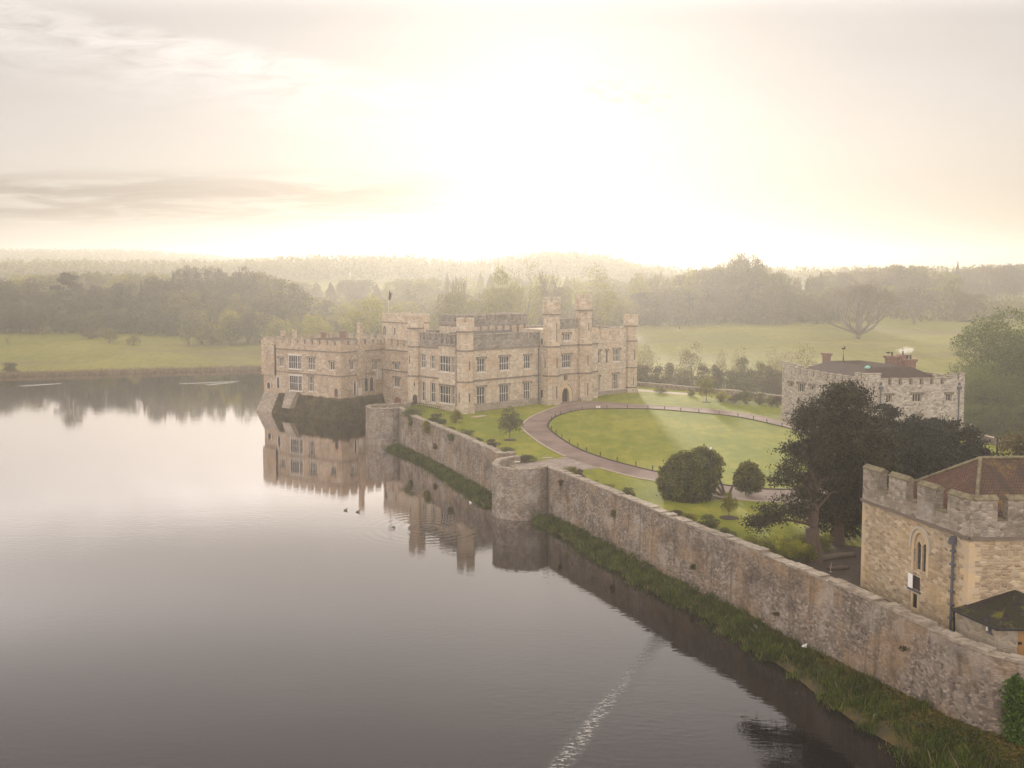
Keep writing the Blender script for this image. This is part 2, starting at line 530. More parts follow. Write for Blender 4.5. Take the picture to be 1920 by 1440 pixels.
M['wood'] = simple('oak_door', (0.36, 0.20, 0.075), 0.6, 0.25, 3.0)
M['wood_dark'] = simple('dark_oak', (0.045, 0.028, 0.022), 0.7, 0.3, 3.0)
M['wood_red'] = simple('red_brown_door', (0.20, 0.085, 0.055), 0.7, 0.2, 3.0)
M['cloth_flag'] = simple('flag_cloth', (0.03, 0.03, 0.05), 0.8, 0.6, 1.6, col2=(0.12, 0.035, 0.035))
M['bark'] = simple('bark', (0.10, 0.075, 0.055), 0.9, 0.4, 3.0, 0.8)
M['bark_red'] = simple('red_brown_bark', (0.085, 0.055, 0.042), 0.9, 0.5, 2.5, 1.0)
M['base_stone'] = stone('keep_base_stone', [(0.26, 0.21, 0.165), (0.31, 0.255, 0.20), (0.28, 0.23, 0.18)], (0.29, 0.24, 0.19), 0.8, 0.4, stain_amt=0.3, streak=0.25, bump=0.3, warp=0.1)
M['twig'] = simple('grey_twig', (0.11, 0.085, 0.065), 0.9, 0.3, 3.0)
M['soil'] = simple('bare_soil', (0.055, 0.038, 0.028), 0.95, 0.4, 1.5, 0.6)
M['duck'] = simple('duck_plumage', (0.16, 0.13, 0.11), 0.7, 0.4, 9.0)
M['swan'] = simple('pale_plumage', (0.72, 0.70, 0.66), 0.7, 0.1, 9.0)
m, t = new_mat('leaded_glass')
uvp = t.node('ShaderNodeUVMap').outputs[0]
nn = t.noise(uvp, 0.9, 2, 0.5)
finish(t, t.mix(t.ramp01(nn, 0.40, 0.66), (0.022, 0.015, 0.020), (0.07, 0.062, 0.066)), 0.35, None, spec=0.12)
M['glass'] = m
m, t = new_mat('leaded_gothic_glass')
uvp = t.node('ShaderNodeUVMap').outputs[0]
br = t.node('ShaderNodeTexBrick', {'Vector': uvp, 'Color1': (0.018, 0.018, 0.022), 'Color2': (0.03, 0.03, 0.036), 'Mortar': (0.10, 0.10, 0.10), 'Scale': 1.0,
                                   'Mortar Size': 0.012, 'Brick Width': 0.14, 'Row Height': 0.16}, offset=0.0)
finish(t, br.outputs[0], 0.2, None, spec=0.5)
M['glass_lead'] = m

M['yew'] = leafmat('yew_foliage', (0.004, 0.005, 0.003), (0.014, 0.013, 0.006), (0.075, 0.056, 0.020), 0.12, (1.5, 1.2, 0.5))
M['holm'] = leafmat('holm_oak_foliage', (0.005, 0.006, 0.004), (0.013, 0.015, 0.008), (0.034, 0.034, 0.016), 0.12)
M['laurel'] = leafmat('laurel_foliage', (0.022, 0.034, 0.005), (0.16, 0.175, 0.016), (0.46, 0.42, 0.045), 0.35)
M['box'] = leafmat('rounded_shrub_foliage', (0.024, 0.032, 0.009), (0.080, 0.086, 0.022), (0.24, 0.215, 0.05), 0.4)
M['shrub'] = leafmat('border_shrub_foliage', (0.035, 0.045, 0.016), (0.085, 0.09, 0.032), (0.15, 0.14, 0.05), 0.32)
M['shrub_red'] = leafmat('purple_shrub_foliage', (0.030, 0.018, 0.016), (0.065, 0.040, 0.030), (0.11, 0.075, 0.045), 0.3)
M['shrub_gold'] = leafmat('golden_shrub_foliage', (0.09, 0.10, 0.015), (0.20, 0.19, 0.025), (0.32, 0.28, 0.04), 0.4)
M['spring'] = leafmat('spring_leaf', (0.08, 0.09, 0.02), (0.15, 0.15, 0.03), (0.24, 0.21, 0.05), 0.5)
M['green'] = leafmat('summer_leaf', (0.035, 0.055, 0.012), (0.08, 0.11, 0.022), (0.16, 0.18, 0.04), 0.4)
M['wood_far'] = leafmat('woodland_leaf', (0.055, 0.055, 0.026), (0.10, 0.095, 0.042), (0.16, 0.145, 0.06), 0.45)
M['conifer'] = leafmat('conifer_needles', (0.040, 0.038, 0.027), (0.075, 0.071, 0.046), (0.115, 0.105, 0.06), 0.3)
M['bud'] = leafmat('budding_twigs', (0.06, 0.05, 0.03), (0.10, 0.082, 0.045), (0.15, 0.12, 0.055), 0.45)
M['ivy'] = leafmat('ivy_leaf', (0.060, 0.050, 0.028), (0.14, 0.112, 0.058), (0.25, 0.20, 0.11), 0.2)
M['ivy_green'] = leafmat('green_ivy_leaf', (0.02, 0.045, 0.006), (0.05, 0.10, 0.012), (0.10, 0.17, 0.02), 0.35)
M['blade'] = leafmat('bank_grass_blade', (0.014, 0.022, 0.003), (0.048, 0.070, 0.008), (0.15, 0.18, 0.022), 0.3)
M['moss'] = leafmat('brown_moss', (0.045, 0.040, 0.008), (0.085, 0.068, 0.012), (0.13, 0.10, 0.018), 0.2)
M['reed'] = leafmat('reed_blade', (0.10, 0.075, 0.045), (0.17, 0.125, 0.075), (0.24, 0.18, 0.10), 0.4)


def grass_mat(name, a, b, c, stripe=0.0, big=0.045, brown=None):
    m, t = new_mat(name)
    p = t.node('ShaderNodeNewGeometry').outputs['Position']
    n1 = t.noise(p, big, 5, 0.6)
    n2 = t.noise(t.mapping(p, scale=(1.0, 0.35, 1.0), rot=(0, 0, 0.35)), 0.55, 7, 0.7)
    n3 = t.noise(p, 6.0, 4, 0.7)
    f = t.math('ADD', t.math('MULTIPLY', n1, 0.75), t.math('MULTIPLY', n2, 0.75))
    col = t.ramp(f, [(0.50, a), (0.72, b), (0.90, c)])
    if stripe:
        sx = t.node('ShaderNodeSeparateXYZ', {0: t.mapping(p, rot=(0, 0, 0.9))}).outputs[0]
        s = t.math('SINE', t.math('MULTIPLY', sx, 1.9))
        col = t.node('ShaderNodeVectorMath', {0: col, 'Scale': t.math('MULTIPLY_ADD', s, stripe, 1.0)}, operation='SCALE').outputs[0]
    if brown:
        col = t.mix(t.math('MULTIPLY', t.ramp01(t.noise(t.mapping(p, scale=(0.4, 1, 1)), 0.035, 6, 0.65), 0.5, 0.64), 0.7), col, brown)
    col = t.node('ShaderNodeVectorMath', {0: col, 'Scale': t.math('MULTIPLY_ADD', n3, 0.7, 0.65)}, operation='SCALE').outputs[0]
    hb = t.math('ADD', t.math('MULTIPLY', n2, 0.5), t.math('MULTIPLY', n3, 0.5))
    finish(t, col, 0.8, t.bump(hb, 1.0, 0.22), spec=0.06)
    return m


M['lawn'] = grass_mat('mown_lawn', (0.115, 0.140, 0.014), (0.165, 0.180, 0.019), (0.245, 0.230, 0.032), 0.025)
M['meadow'] = grass_mat('meadow_grass', (0.100, 0.108, 0.015), (0.15, 0.146, 0.022), (0.21, 0.185, 0.036), 0.0, 0.02, (0.13, 0.105, 0.05))
M['bankmud'] = simple('bank_earth', (0.050, 0.040, 0.020), 0.95, 0.4, 1.2, 0.7, col2=(0.085, 0.062, 0.018))


def gravel(name, a, b, scale=14.0):
    m, t = new_mat(name)
    p = t.node('ShaderNodeNewGeometry').outputs['Position']
    n = t.noise(p, scale, 6, 0.75)
    n2 = t.noise(p, 0.25, 5, 0.6)
    c = t.mix(t.ramp01(t.math('ADD', t.math('MULTIPLY', n, 0.6), t.math('MULTIPLY', n2, 0.5)), 0.38, 0.72), a, b)
    finish(t, c, 0.9, t.bump(n, 0.5, 0.03), spec=0.2)
    return m


M['road'] = gravel('pink_gravel_drive', (0.125, 0.085, 0.068), (0.26, 0.19, 0.155))
M['paving'] = stone('flagstone_paving', [(0.24, 0.19, 0.16), (0.30, 0.25, 0.21), (0.27, 0.21, 0.17)], (0.20, 0.165, 0.14), 0.9, 0.6, stain_amt=0.25, streak=0.0, bump=0.3)
M['kerb'] = simple('pale_kerb', (0.36, 0.29, 0.22), 0.9, 0.25, 1.5)
M['pale_path'] = gravel('pale_path', (0.30, 0.25, 0.18), (0.42, 0.35, 0.26), 5.0)
M['edging'] = simple('dark_turf_edge', (0.035, 0.026, 0.018), 0.95, 0.3, 3.0)

# water: still, dark, mirror-like at grazing angles; low ripples, and a ruffled cat's-paw streak
m, t = new_mat('lake_water')
p = t.node('ShaderNodeNewGeometry').outputs['Position']
sp = t.node('ShaderNodeSeparateXYZ', {0: p})


def seg_mask(ax, ay, bx_, by_, r0, r1):
    dx, dy = bx_ - ax, by_ - ay
    L2 = dx * dx + dy * dy
    k = t.math('DIVIDE', t.math('ADD', t.math('MULTIPLY', t.math('SUBTRACT', sp.outputs[0], ax), dx), t.math('MULTIPLY', t.math('SUBTRACT', sp.outputs[1], ay), dy)), L2, clamp=True)
    ex = t.math('SUBTRACT', sp.outputs[0], t.math('MULTIPLY_ADD', k, dx, ax))
    ey = t.math('SUBTRACT', sp.outputs[1], t.math('MULTIPLY_ADD', k, dy, ay))
    d = t.math('SQRT', t.math('ADD', t.math('MULTIPLY', ex, ex), t.math('MULTIPLY', ey, ey)))
    return t.ramp01(d, r1, r0)


rip = t.noise(t.mapping(p, scale=(0.6, 1.5, 1), rot=(0, 0, 0.22)), 1.5, 3, 0.5, 0.3)
swl = t.noise(t.mapping(p, scale=(0.10, 0.30, 1), rot=(0, 0, 0.3)), 1.0, 2, 0.5)
patchy = t.ramp01(t.noise(p, 0.022, 3, 0.5), 0.35, 0.7)
far_calm = t.ramp01(sp.outputs[1], 150.0, 60.0)
amp = t.math('MULTIPLY_ADD', t.math('MULTIPLY', patchy, t.math('MULTIPLY_ADD', far_calm, 0.8, 0.2)), 0.011, 0.003)
h1 = t.math('MULTIPLY', t.math('ADD', rip, t.math('MULTIPLY', swl, 0.9)), amp)
gl = G(1232, 1200, 0), G(1040, 1450, 0)
gm = seg_mask(gl[0].x, gl[0].y, gl[1].x, gl[1].y, 0.1, 1.25)
fine = t.noise(t.mapping(p, scale=(1.0, 2.0, 1)), 2.6, 3, 0.6)
spk = t.math('MULTIPLY', gm, t.ramp01(t.noise(t.mapping(p, scale=(0.8, 1.9, 1)), 2.4, 2, 0.6), 0.49, 0.57))
h2 = t.math('MULTIPLY', t.math('MULTIPLY', gm, fine), 0.012)
# rings spreading below the second tower's reflection
rc = G(800, 990, 0)
rd = t.math('SQRT', t.math('ADD', t.math('POWER', t.math('SUBTRACT', sp.outputs[0], rc.x), 2.0), t.math('POWER', t.math('SUBTRACT', sp.outputs[1], rc.y), 2.0)))
ring = t.math('MULTIPLY', t.math('SINE', t.math('MULTIPLY', t.math('ADD', rd, t.math('MULTIPLY', rip, 0.7)), 5.2)), t.math('MULTIPLY', t.ramp01(rd, 11.0, 3.0), 0.0022))
wk = None
for (x0, y0, x1, y1) in ((48, 723, 108, 719), (345, 719, 440, 715), (395, 721, 430, 717)):
    a_, b_ = G(x0, y0, 0), G(x1, y1, 0)
    q_ = seg_mask(a_.x, a_.y, b_.x, b_.y, 0.4, 2.2)
    wk = q_ if wk is None else t.math('MAXIMUM', wk, q_)
h2 = t.math('ADD', h2, t.math('MULTIPLY', t.math('MULTIPLY', wk, rip), 0.09))
hh = t.math('ADD', t.math('ADD', h1, h2), ring)
bmp = t.bump(hh, 1.0, 1.0)
lw = t.node('ShaderNodeFresnel', {'IOR': 1.36, 'Normal': bmp}).outputs[0]
fr = t.math('MINIMUM', t.math('MULTIPLY', lw, t.math('MULTIPLY_ADD', t.ramp01(lw, 0.12, 0.31), 1.85, 1.0)), 0.84)
dif = t.node('ShaderNodeBsdfDiffuse', {'Color': (0.008, 0.006, 0.006, 1)})
glo = t.node('ShaderNodeBsdfGlossy', {'Color': (1, 0.968, 0.966, 1), 'Roughness': t.math('MULTIPLY_ADD', spk, 0.33, 0.02), 'Normal': bmp})
mx = t.node('ShaderNodeMixShader', {0: fr, 1: dif.outputs[0], 2: glo.outputs[0]})
t.node('ShaderNodeOutputMaterial', {'Surface': mx.outputs[0]})
M['water'] = m
# ------------------------------------------------------------------ terrain, water, island
SHX = [-900, -300, -157, -84, -20, 30, 60, 100, 160, 300, 900]
SHY = [262, 282, 295, 320, 318, 262, 238, 216, 206, 198, 185]


def sst(a, b, x):
    k = np.clip((np.asarray(x, float) - a) / (b - a), 0, 1)
    return k * k * (3 - 2 * k)


def terrain(X, Y):
    X, Y = np.asarray(X, float), np.asarray(Y, float)
    t = Y - np.interp(X, SHX, SHY)
    g = 0.021 + 0.013 * sst(-60, 40, X)
    h = np.where(t < 0, np.maximum(-3.0, t * 0.4), 0.0)
    h = h + 0.9 * sst(0, 7, t) + g * np.maximum(0, t - 6)
    h = h + 0.044 * np.clip(t - 6, 0, 130) * sst(-40, -95, X)
    a = X / np.maximum(Y, 50)
    A1 = 11 + 5 * sst(-0.30, -0.20, a) - 16 * sst(0.06, 0.16, a)
    h = h + A1 * sst(560, 950, Y)
    h = h + (20 * sst(-0.20, -0.42, a) + 4) * sst(1150, 1600, Y)
    h = h + np.where(t > 8, 0.35 * np.sin(X * 0.045 + 1) * np.sin(Y * 0.06) + 0.25 * np.sin(X * 0.11 + Y * 0.05), 0)
    return h


def hz(x, y):
    return float(terrain(x, y))


def grid_mesh(name, xs, ys, fn, mat, kind='structure'):
    XX, YY = np.meshgrid(xs, ys)
    ZZ = fn(XX, YY)
    nx, ny = len(xs), len(ys)
    vts = np.stack([XX, YY, ZZ], -1).reshape(-1, 3)
    me = bpy.data.meshes.new(name)
    fs = [(j * nx + i, j * nx + i + 1, (j + 1) * nx + i + 1, (j + 1) * nx + i) for j in range(ny - 1) for i in range(nx - 1)]
    me.from_pydata(vts.tolist(), [], fs)
    me.polygons.foreach_set("use_smooth", [True] * len(fs))
    me.materials.append(mat)
    o = bpy.data.objects.new(name, me)
    COL.objects.link(o)
    return tag(o, kind=kind)


xs = np.concatenate([np.linspace(-1700, -320, 24), np.linspace(-300, 300, 101), np.linspace(320, 1700, 24)])
ys = np.concatenate([np.linspace(-300, 150, 6), np.linspace(170, 480, 104), np.linspace(490, 1000, 40), np.linspace(1040, 1950, 24)])
grid_mesh("ground", xs, ys, terrain, M['meadow'])
mb = MB()
mb.face([(-1700, -300, 0), (1700, -300, 0), (1700, 345, 0), (-1700, 345, 0)])
tag(mb.build("water", M['water']), kind='structure')

# ---- castle frame (needed by the lawn outline too)
def nrm(a, b):
    L = math.hypot(a, b)
    return (a / L, b / L)


T1C = G(872, 776)
T1C = Vector((T1C.x, T1C.y + 1.4))
T4C = G(1183, 736)
T4C = Vector((T4C.x, T4C.y + 1.2))
UX = nrm(T4C.x - T1C.x, T4C.y - T1C.y)
NX = (UX[1], -UX[0])
FLEN = math.hypot(T4C.x - T1C.x, T4C.y - T1C.y)


def CP2(s, d):
    """plan point: s along the entrance front from its left turret, d out in front of it"""
    return (T1C.x + UX[0] * s + NX[0] * d, T1C.y + UX[1] * s + NX[1] * d)


# ---- curtain walls: plan lines measured along the outer top edge
def xy(p):
    return (p.x, p.y)


WL = [xy(G(a, b, 6.45)) for a, b in ((757, 773), (800, 791), (850, 811), (900, 833))] + [xy(G(934, 850, 6.4)), (0.45, 126.0)]
WR = [xy(G(a, b, 6.3)) for a, b in ((1031, 877.5), (1112, 908.5), (1205, 946), (1272, 976), (1375, 1013), (1478, 1059), (1570, 1096), (1620, 1119.5),
                                    (1656, 1135), (1720, 1166), (1785, 1199), (1852, 1225), (1920, 1243))]
WR += [(WR[-1][0] + 5, WR[-1][1] - 1.5), (WR[-1][0] + 14, WR[-1][1] - 3)]
B1, R1 = (-23.1, 173.4), 3.45
B2, R2 = (1.15, 119.2), 3.6


def circ(c, r, a0, a1, n):
    return [(c[0] + r * math.cos(math.radians(a0 + (a1 - a0) * i / n)), c[1] + r * math.sin(math.radians(a0 + (a1 - a0) * i / n))) for i in range(n + 1)]


BP2 = [(0.6, 125.6), (-0.9, 124.0), (-2.0, 122.0)] + circ(B2, R2, 165, 335, 26) + [(WR[0][0] - 0.1, WR[0][1] + 0.3)]
BP1 = [xy(G(773, 751, 6.5)), xy(G(764, 756, 6.5))] + circ(B1, R1, 75, 325, 34) + [(WL[0][0], WL[0][1] + 0.35)]


def offset_path(P, d):
    """shift a polyline d to the left of its direction (inwards)"""
    out = []
    for i in range(len(P)):
        a, b, c = P[max(i - 1, 0)], P[i], P[min(i + 1, len(P) - 1)]
        n1 = nrm(-(b[1] - a[1]), b[0] - a[0]) if i > 0 else None
        n2 = nrm(-(c[1] - b[1]), c[0] - b[0]) if i < len(P) - 1 else None
        n1 = n1 or n2
        n2 = n2 or n1
        m_ = nrm(n1[0] + n2[0], n1[1] + n2[1])
        k = d / max(0.5, m_[0] * n1[0] + m_[1] * n1[1])
        out.append((b[0] + m_[0] * k, b[1] + m_[1] * k))
    return out


def resample(P, step):
    out = [P[0]]
    for i in range(len(P) - 1):
        L = math.hypot(P[i + 1][0] - P[i][0], P[i + 1][1] - P[i][1])
        n = max(1, int(round(L / step)))
        for k in range(1, n + 1):
            out.append((P[i][0] + (P[i + 1][0] - P[i][0]) * k / n, P[i][1] + (P[i + 1][1] - P[i][1]) * k / n))
    return out


def wall_along(mb, P, thick, z0, z1, batter=0.0):
    Q = offset_path(P, thick)
    O = offset_path(P, -batter) if batter else P
    s = 0.0
    zz = z1 if callable(z1) else (lambda i: z1)
    for i in range(len(P) - 1):
        L = math.hypot(P[i + 1][0] - P[i][0], P[i + 1][1] - P[i][1])
        za, zb = zz(i), zz(i + 1)
        mb.face([V3(O[i], z0), V3(O[i + 1], z0), V3(P[i + 1], zb), V3(P[i], za)], [(s, z0), (s + L, z0), (s + L, zb), (s, za)])
        mb.face([V3(Q[i + 1], z0), V3(Q[i], z0), V3(Q[i], za), V3(Q[i + 1], zb)], [(s + L, z0), (s, z0), (s, za), (s + L, zb)])
        mb.face([V3(P[i], za), V3(P[i + 1], zb), V3(Q[i + 1], zb), V3(Q[i], za)])
        s += L
    for i, r in ((0, False), (-1, True)):
        f = [V3(P[i], z0), V3(P[i], zz(0 if i == 0 else len(P) - 1)), V3(Q[i], zz(0 if i == 0 else len(P) - 1)), V3(Q[i], z0)]
        mb.face(f[::-1] if r else f)


def coping_along(mb, P, thick, z, over=0.07, h=0.14, step=1.1, gap=0.002, rng=random.Random(4)):
    P = resample(P, step)
    A, B = offset_path(P, -over), offset_path(P, thick + over * 0.6)
    for i in range(len(P) - 1):
        j = rng.uniform(-0.035, 0.035)
        hh = h + rng.uniform(-0.05, 0.10)
        if rng.random() < 0.10:
            hh = 0.05
        q = [Vector((*A[i], 0)), Vector((*A[i + 1], 0)), Vector((*B[i + 1], 0)), Vector((*B[i], 0))]
        cx = sum(q, Vector()) / 4
        q = [cx + (p_ - cx) * (1 - gap) for p_ in q]
        mb.prism([(p_.x, p_.y) for p_ in q], z + 0.004, z + hh + j * 0.4)


rngw = random.Random(11)
WRr = resample(WR, 2.0)
WLr = resample(WL, 2.0)
o = empty("curtain_wall", (WRr[10][0], WRr[10][1], 0), "long stained rubble wall running from the middle round tower down to the gatehouse", "wall", "moat-side curtain walls")
mb = MB()
wall_along(mb, WRr, 0.95, -1.5, 6.2, 0.25)
mb.build("rubble_face", M['curtain'], o)
mb = MB()
coping_along(mb, WRr, 0.95, 6.2)
mb.build("coping", M['coping'], o)
# bricked-up arch stains are patches of exposed red rubble low on the wall
o = empty("curtain_wall", (WLr[6][0], WLr[6][1], 0), "shorter rubble wall between the two round towers, tufts growing on its face", "wall", "moat-side curtain walls")
mb = MB()
wall_along(mb, WLr, 0.95, -1.5, 6.32, 0.25)
mb.build("rubble_face", M['curtain'], o)
mb = MB()
coping_along(mb, WLr, 0.95, 6.32)
mb.build("coping", M['coping'], o)

for P, c, zt, lab in ((BP2, B2, 6.22, "nearer round tower bulging from the moat wall, open to paving behind"), (BP1, B1, 6.5, "farther round tower in the water beside the ivy-clad castle base")):
    o = empty("round_tower", (c[0], c[1], 0), lab, "tower", "round towers on the moat wall")
    mb = MB()
    wall_along(mb, P, 0.75, -1.5, zt, 0.12)
    mb.build("rubble_face", M['bastion'], o)
    mb = MB()
    coping_along(mb, P, 0.75, zt, 0.06, 0.12, 0.8)
    mb.build("coping", M['coping'], o)

# ---- lawn: the island's surface
EAST = [(47, 50.5), (70, 50), (73, 120), (71.5, 140), (70.8, 152)]
BW = [xy(G(a, b, 6.9)) for a, b in ((1470, 744), (1380, 734), (1310, 727.5), (1192, 717.5))]
KEEPQ = [CP2(FLEN + 1, -14), (-12, 232), (-34, 236), (-54, 219)]
isl = offset_path(BP1, 0.3)[2:] + offset_path(WLr, 0.4) + offset_path(BP2, 0.3)[3:] + offset_path(WRr, 0.4) + EAST + BW + [CP2(FLEN + 1, -12), CP2(3, -12), CP2(-0.8, -15.5)]


def flat_sheet(name, poly, dz, mat, skirt=None, zf=lawn_z, kind='structure'):
    bm = bmesh.new()
    vts = [bm.verts.new((p[0], p[1], 0)) for p in poly]
    tris = geometry.tessellate_polygon([[Vector((p[0], p[1], 0)) for p in poly]])
    for t_ in tris:
        try:
            bm.faces.new([vts[k] for k in t_])
        except ValueError:
            pass
    for yc in (140,):
        bmesh.ops.bisect_plane(bm, geom=bm.verts[:] + bm.edges[:] + bm.faces[:], plane_co=(0, yc, 0), plane_no=(0, 1, 0))
    for f in bm.faces:
        f.normal_update()
        if f.normal.z < 0:
            f.normal_flip()
    for v in bm.verts:
        v.co.z = zf(v.co.y) + dz
    if skirt is not None:
        be = [e for e in bm.edges if len(e.link_faces) == 1]
        r = bmesh.ops.extrude_edge_only(bm, edges=be)
        for v in [g for g in r['geom'] if isinstance(g, bmesh.types.BMVert)]:
            v.co.z = skirt
    me = bpy.data.meshes.new(name)
    bm.to_mesh(me)
    bm.free()
    uvl = me.uv_layers.new(name="UVMap")
    for lp in me.loops:
        uvl.data[lp.index].uv = me.vertices[lp.vertex_index].co[:2]
    me.materials.append(mat)
    o_ = bpy.data.objects.new(name, me)
    COL.objects.link(o_)
    return tag(o_, kind=kind)


flat_sheet("lawn", isl, 0.0, M['lawn'], skirt=-2.0)

RO = [(1111, 752.7), (1080, 757), (1048, 762), (1017, 773), (994, 784), (981, 797), (983, 806), (1013, 830), (1061, 856), (1127, 877.5), (1187, 894), (1240, 904),
      (1300, 919), (1360, 934), (1450, 941), (1540, 940), (1600, 900), (1600, 850), (1560, 812), (1500, 797), (1440, 783.5), (1362, 771), (1292, 765), (1209, 759)]
RI = [(1122, 767), (1090, 768.5), (1062, 774), (1042, 781), (1030, 790), (1026, 797), (1028, 804), (1050, 822), (1088, 844), (1132, 860), (1190, 876), (1244, 888.5),
      (1310, 902.5), (1370, 912), (1440, 918), (1510, 915), (1548, 885), (1550, 850), (1528, 823), (1489, 806), (1450, 796), (1384, 782), (1292, 772.5), (1214, 767)]


def closed_spline(P, n=5):
    out = []
    N = len(P)
    for i in range(N):
        p0, p1, p2, p3 = (Vector(P[(i + k) % N]) for k in (-1, 0, 1, 2))
        for j in range(n):
            q = j / n
            out.append(0.5 * ((2 * p1) + (-p0 + p2) * q + (2 * p0 - 5 * p1 + 4 * p2 - p3) * q * q + (-p0 + 3 * p1 - 3 * p2 + p3) * q ** 3))
    return out


ROW = closed_spline([xy(G(*p)) for p in RO])
RIW = closed_spline([xy(G(*p)) for p in RI])


def strip(mb, A, B, dz, closed=True):
    n = len(A)
    for i in range(n if closed else n - 1):
        j = (i + 1) % n
        q = [A[i], A[j], B[j], B[i]]
        mb.face([(p[0], p[1], lawn_z(p[1]) + dz) for p in q])


mb = MB()
strip(mb, ROW, RIW, 0.035)
for q in ([xy(G(a, b)) for a, b in ((1456, 780.5), (1500, 795), (1545, 806), (1512, 779))],
          [xy(G(a, b)) for a, b in ((1048, 763), (1085, 757.5), (1088, 748), (1045, 754))]):
    mb.face([(p[0], p[1], lawn_z(p[1]) + 0.028) for p in q])
tag(mb.build("drive", M['road']), kind='structure')
mb = MB()


def loft_kerb(mb, P, w, h, sgn, rng_):
    n = len(P)
    nr = []
    for i in range(n):
        d = (Vector(P[(i + 1) % n]) - Vector(P[i - 1])).normalized()
        nr.append(Vector((-d.y, d.x)) * sgn)
    for i in rng_:
        j = (i + 1) % n
        a, b = Vector(P[i]), Vector(P[j])
        c, d_ = b + nr[j] * w, a + nr[i] * w
        zs = [lawn_z(q.y) for q in (a, b, c, d_)]
        top = [(q.x, q.y, z + h) for q, z in zip((a, b, c, d_), zs)]
        bot = [(q.x, q.y, z - 0.1) for q, z in zip((a, b, c, d_), zs)]
        mb.face(top)
        for k in range(4):
            mb.face([bot[k], bot[(k + 1) % 4], top[(k + 1) % 4], top[k]])


loft_kerb(mb, ROW, 0.28, 0.10, -1, [i for i in range(len(ROW)) if i // 5 not in (0, 8, 15, 16, 17, 18, 19, 23)])
tag(mb.build("kerb", M['kerb']), kind='structure')
mb = MB()
loft_kerb(mb, RIW, 0.22, 0.13, 1, range(len(RIW)))
tag(mb.build("lawn_edge", M['edging']), kind='structure')
# flagged apron from the round tower to the drive
ap = [xy(G(a, b)) for a, b in ((1061, 857), (1125, 878), (1085, 881.5), (1033, 886), (990, 884), (948, 872), (968, 868), (1000, 866.5))]
mb = MB()
mb.face([(p[0], p[1], lawn_z(p[1]) + 0.022) for p in ap])
tag(mb.build("paving", M['paving']), kind='structure')
# dark earth walk between the wall and the gatehouse
wi = offset_path(WRr, 0.9)
wj = offset_path(WRr, 3.2)
k0 = next(i for i, p_ in enumerate(WRr) if p_[0] > 23.0)
mb = MB()
strip(mb, wj[k0:], wi[k0:], 0.02, closed=False)
tag(mb.build("path", M['soil']), kind='structure')
# pale walk at the foot of the back wall
mb = MB()
q = [G(1193, 733.5), G(1292, 741), G(1292, 737), G(1193, 729.5)]
mb.face([(p.x, p.y, p.z + 0.02) for p in q])
tag(mb.build("pale_walk", M['pale_path']), kind='structure')
# path over the park
pp = [AT(1705, 612, 440), AT(1745, 622, 412), AT(1800, 634, 385), AT(1870, 650, 352), AT(1960, 662, 335)]
mb = MB()
for i in range(4):
    for k in range(8):
        a, b = pp[i].lerp(pp[i + 1], k / 8), pp[i].lerp(pp[i + 1], (k + 1) / 8)
        mb.face([(p[0], p[1], hz(p[0], p[1]) + 0.3) for p in ((a.x, a.y - 1.8), (b.x, b.y - 1.8), (b.x, b.y + 1.8), (a.x, a.y + 1.8))])
tag(mb.build("park_path", M['pale_path']), kind='structure')

# back wall beyond the lawn, and the east wall past the square tower
o = empty("parapet_wall", (*BW[1], 5.9), "low brown parapet wall along the back of the lawn, beyond the drive", "wall")
mb = MB()
bwr = resample(BW[::-1], 3.0)
wall_along(mb, bwr[::-1], 0.6, -1.0, lambda i: 7.0)
mb.build("rubble_face", M['curtain'], o)
mb = MB()
coping_along(mb, bwr[::-1], 0.6, 7.0, 0.05, 0.12, 1.4)
mb.build("coping", M['coping'], o)
o = empty("parapet_wall", (71.5, 140, 5.4), "short pale wall dropping away right of the square tower, above the moat", "wall")
mb = MB()
EW = resample([(66, 62), (70, 100), xy(G(1895, 826, 6.4)), xy(G(1829, 811, 6.4))], 3.0)
wall_along(mb, EW, 0.6, -1.0, 6.3)
mb.build("rubble_face", M['castle_dark'], o)
mb = MB()
coping_along(mb, EW, 0.6, 6.3, 0.05, 0.12, 1.4)
mb.build("coping", M['kerb'], o)

# ---- bank of earth at the foot of the near walls
def edge_pts(L, z=0.0):
    return [xy(G(a, b, z)) for a, b in L]


WE_R = edge_pts([(1000, 980), (1030, 992), (1072, 1019), (1151, 1067), (1205, 1100), (1237, 1116), (1286, 1138), (1335, 1169), (1395, 1210), (1459, 1250), (1522, 1300),
                 (1609, 1364), (1684, 1405), (1720, 1440)]) + [(28.0, 50.0), (33.5, 44.0)]
WE_L = edge_pts([(728, 841), (763, 856), (797, 868), (838, 898), (867, 917), (901, 944), (921, 950)])


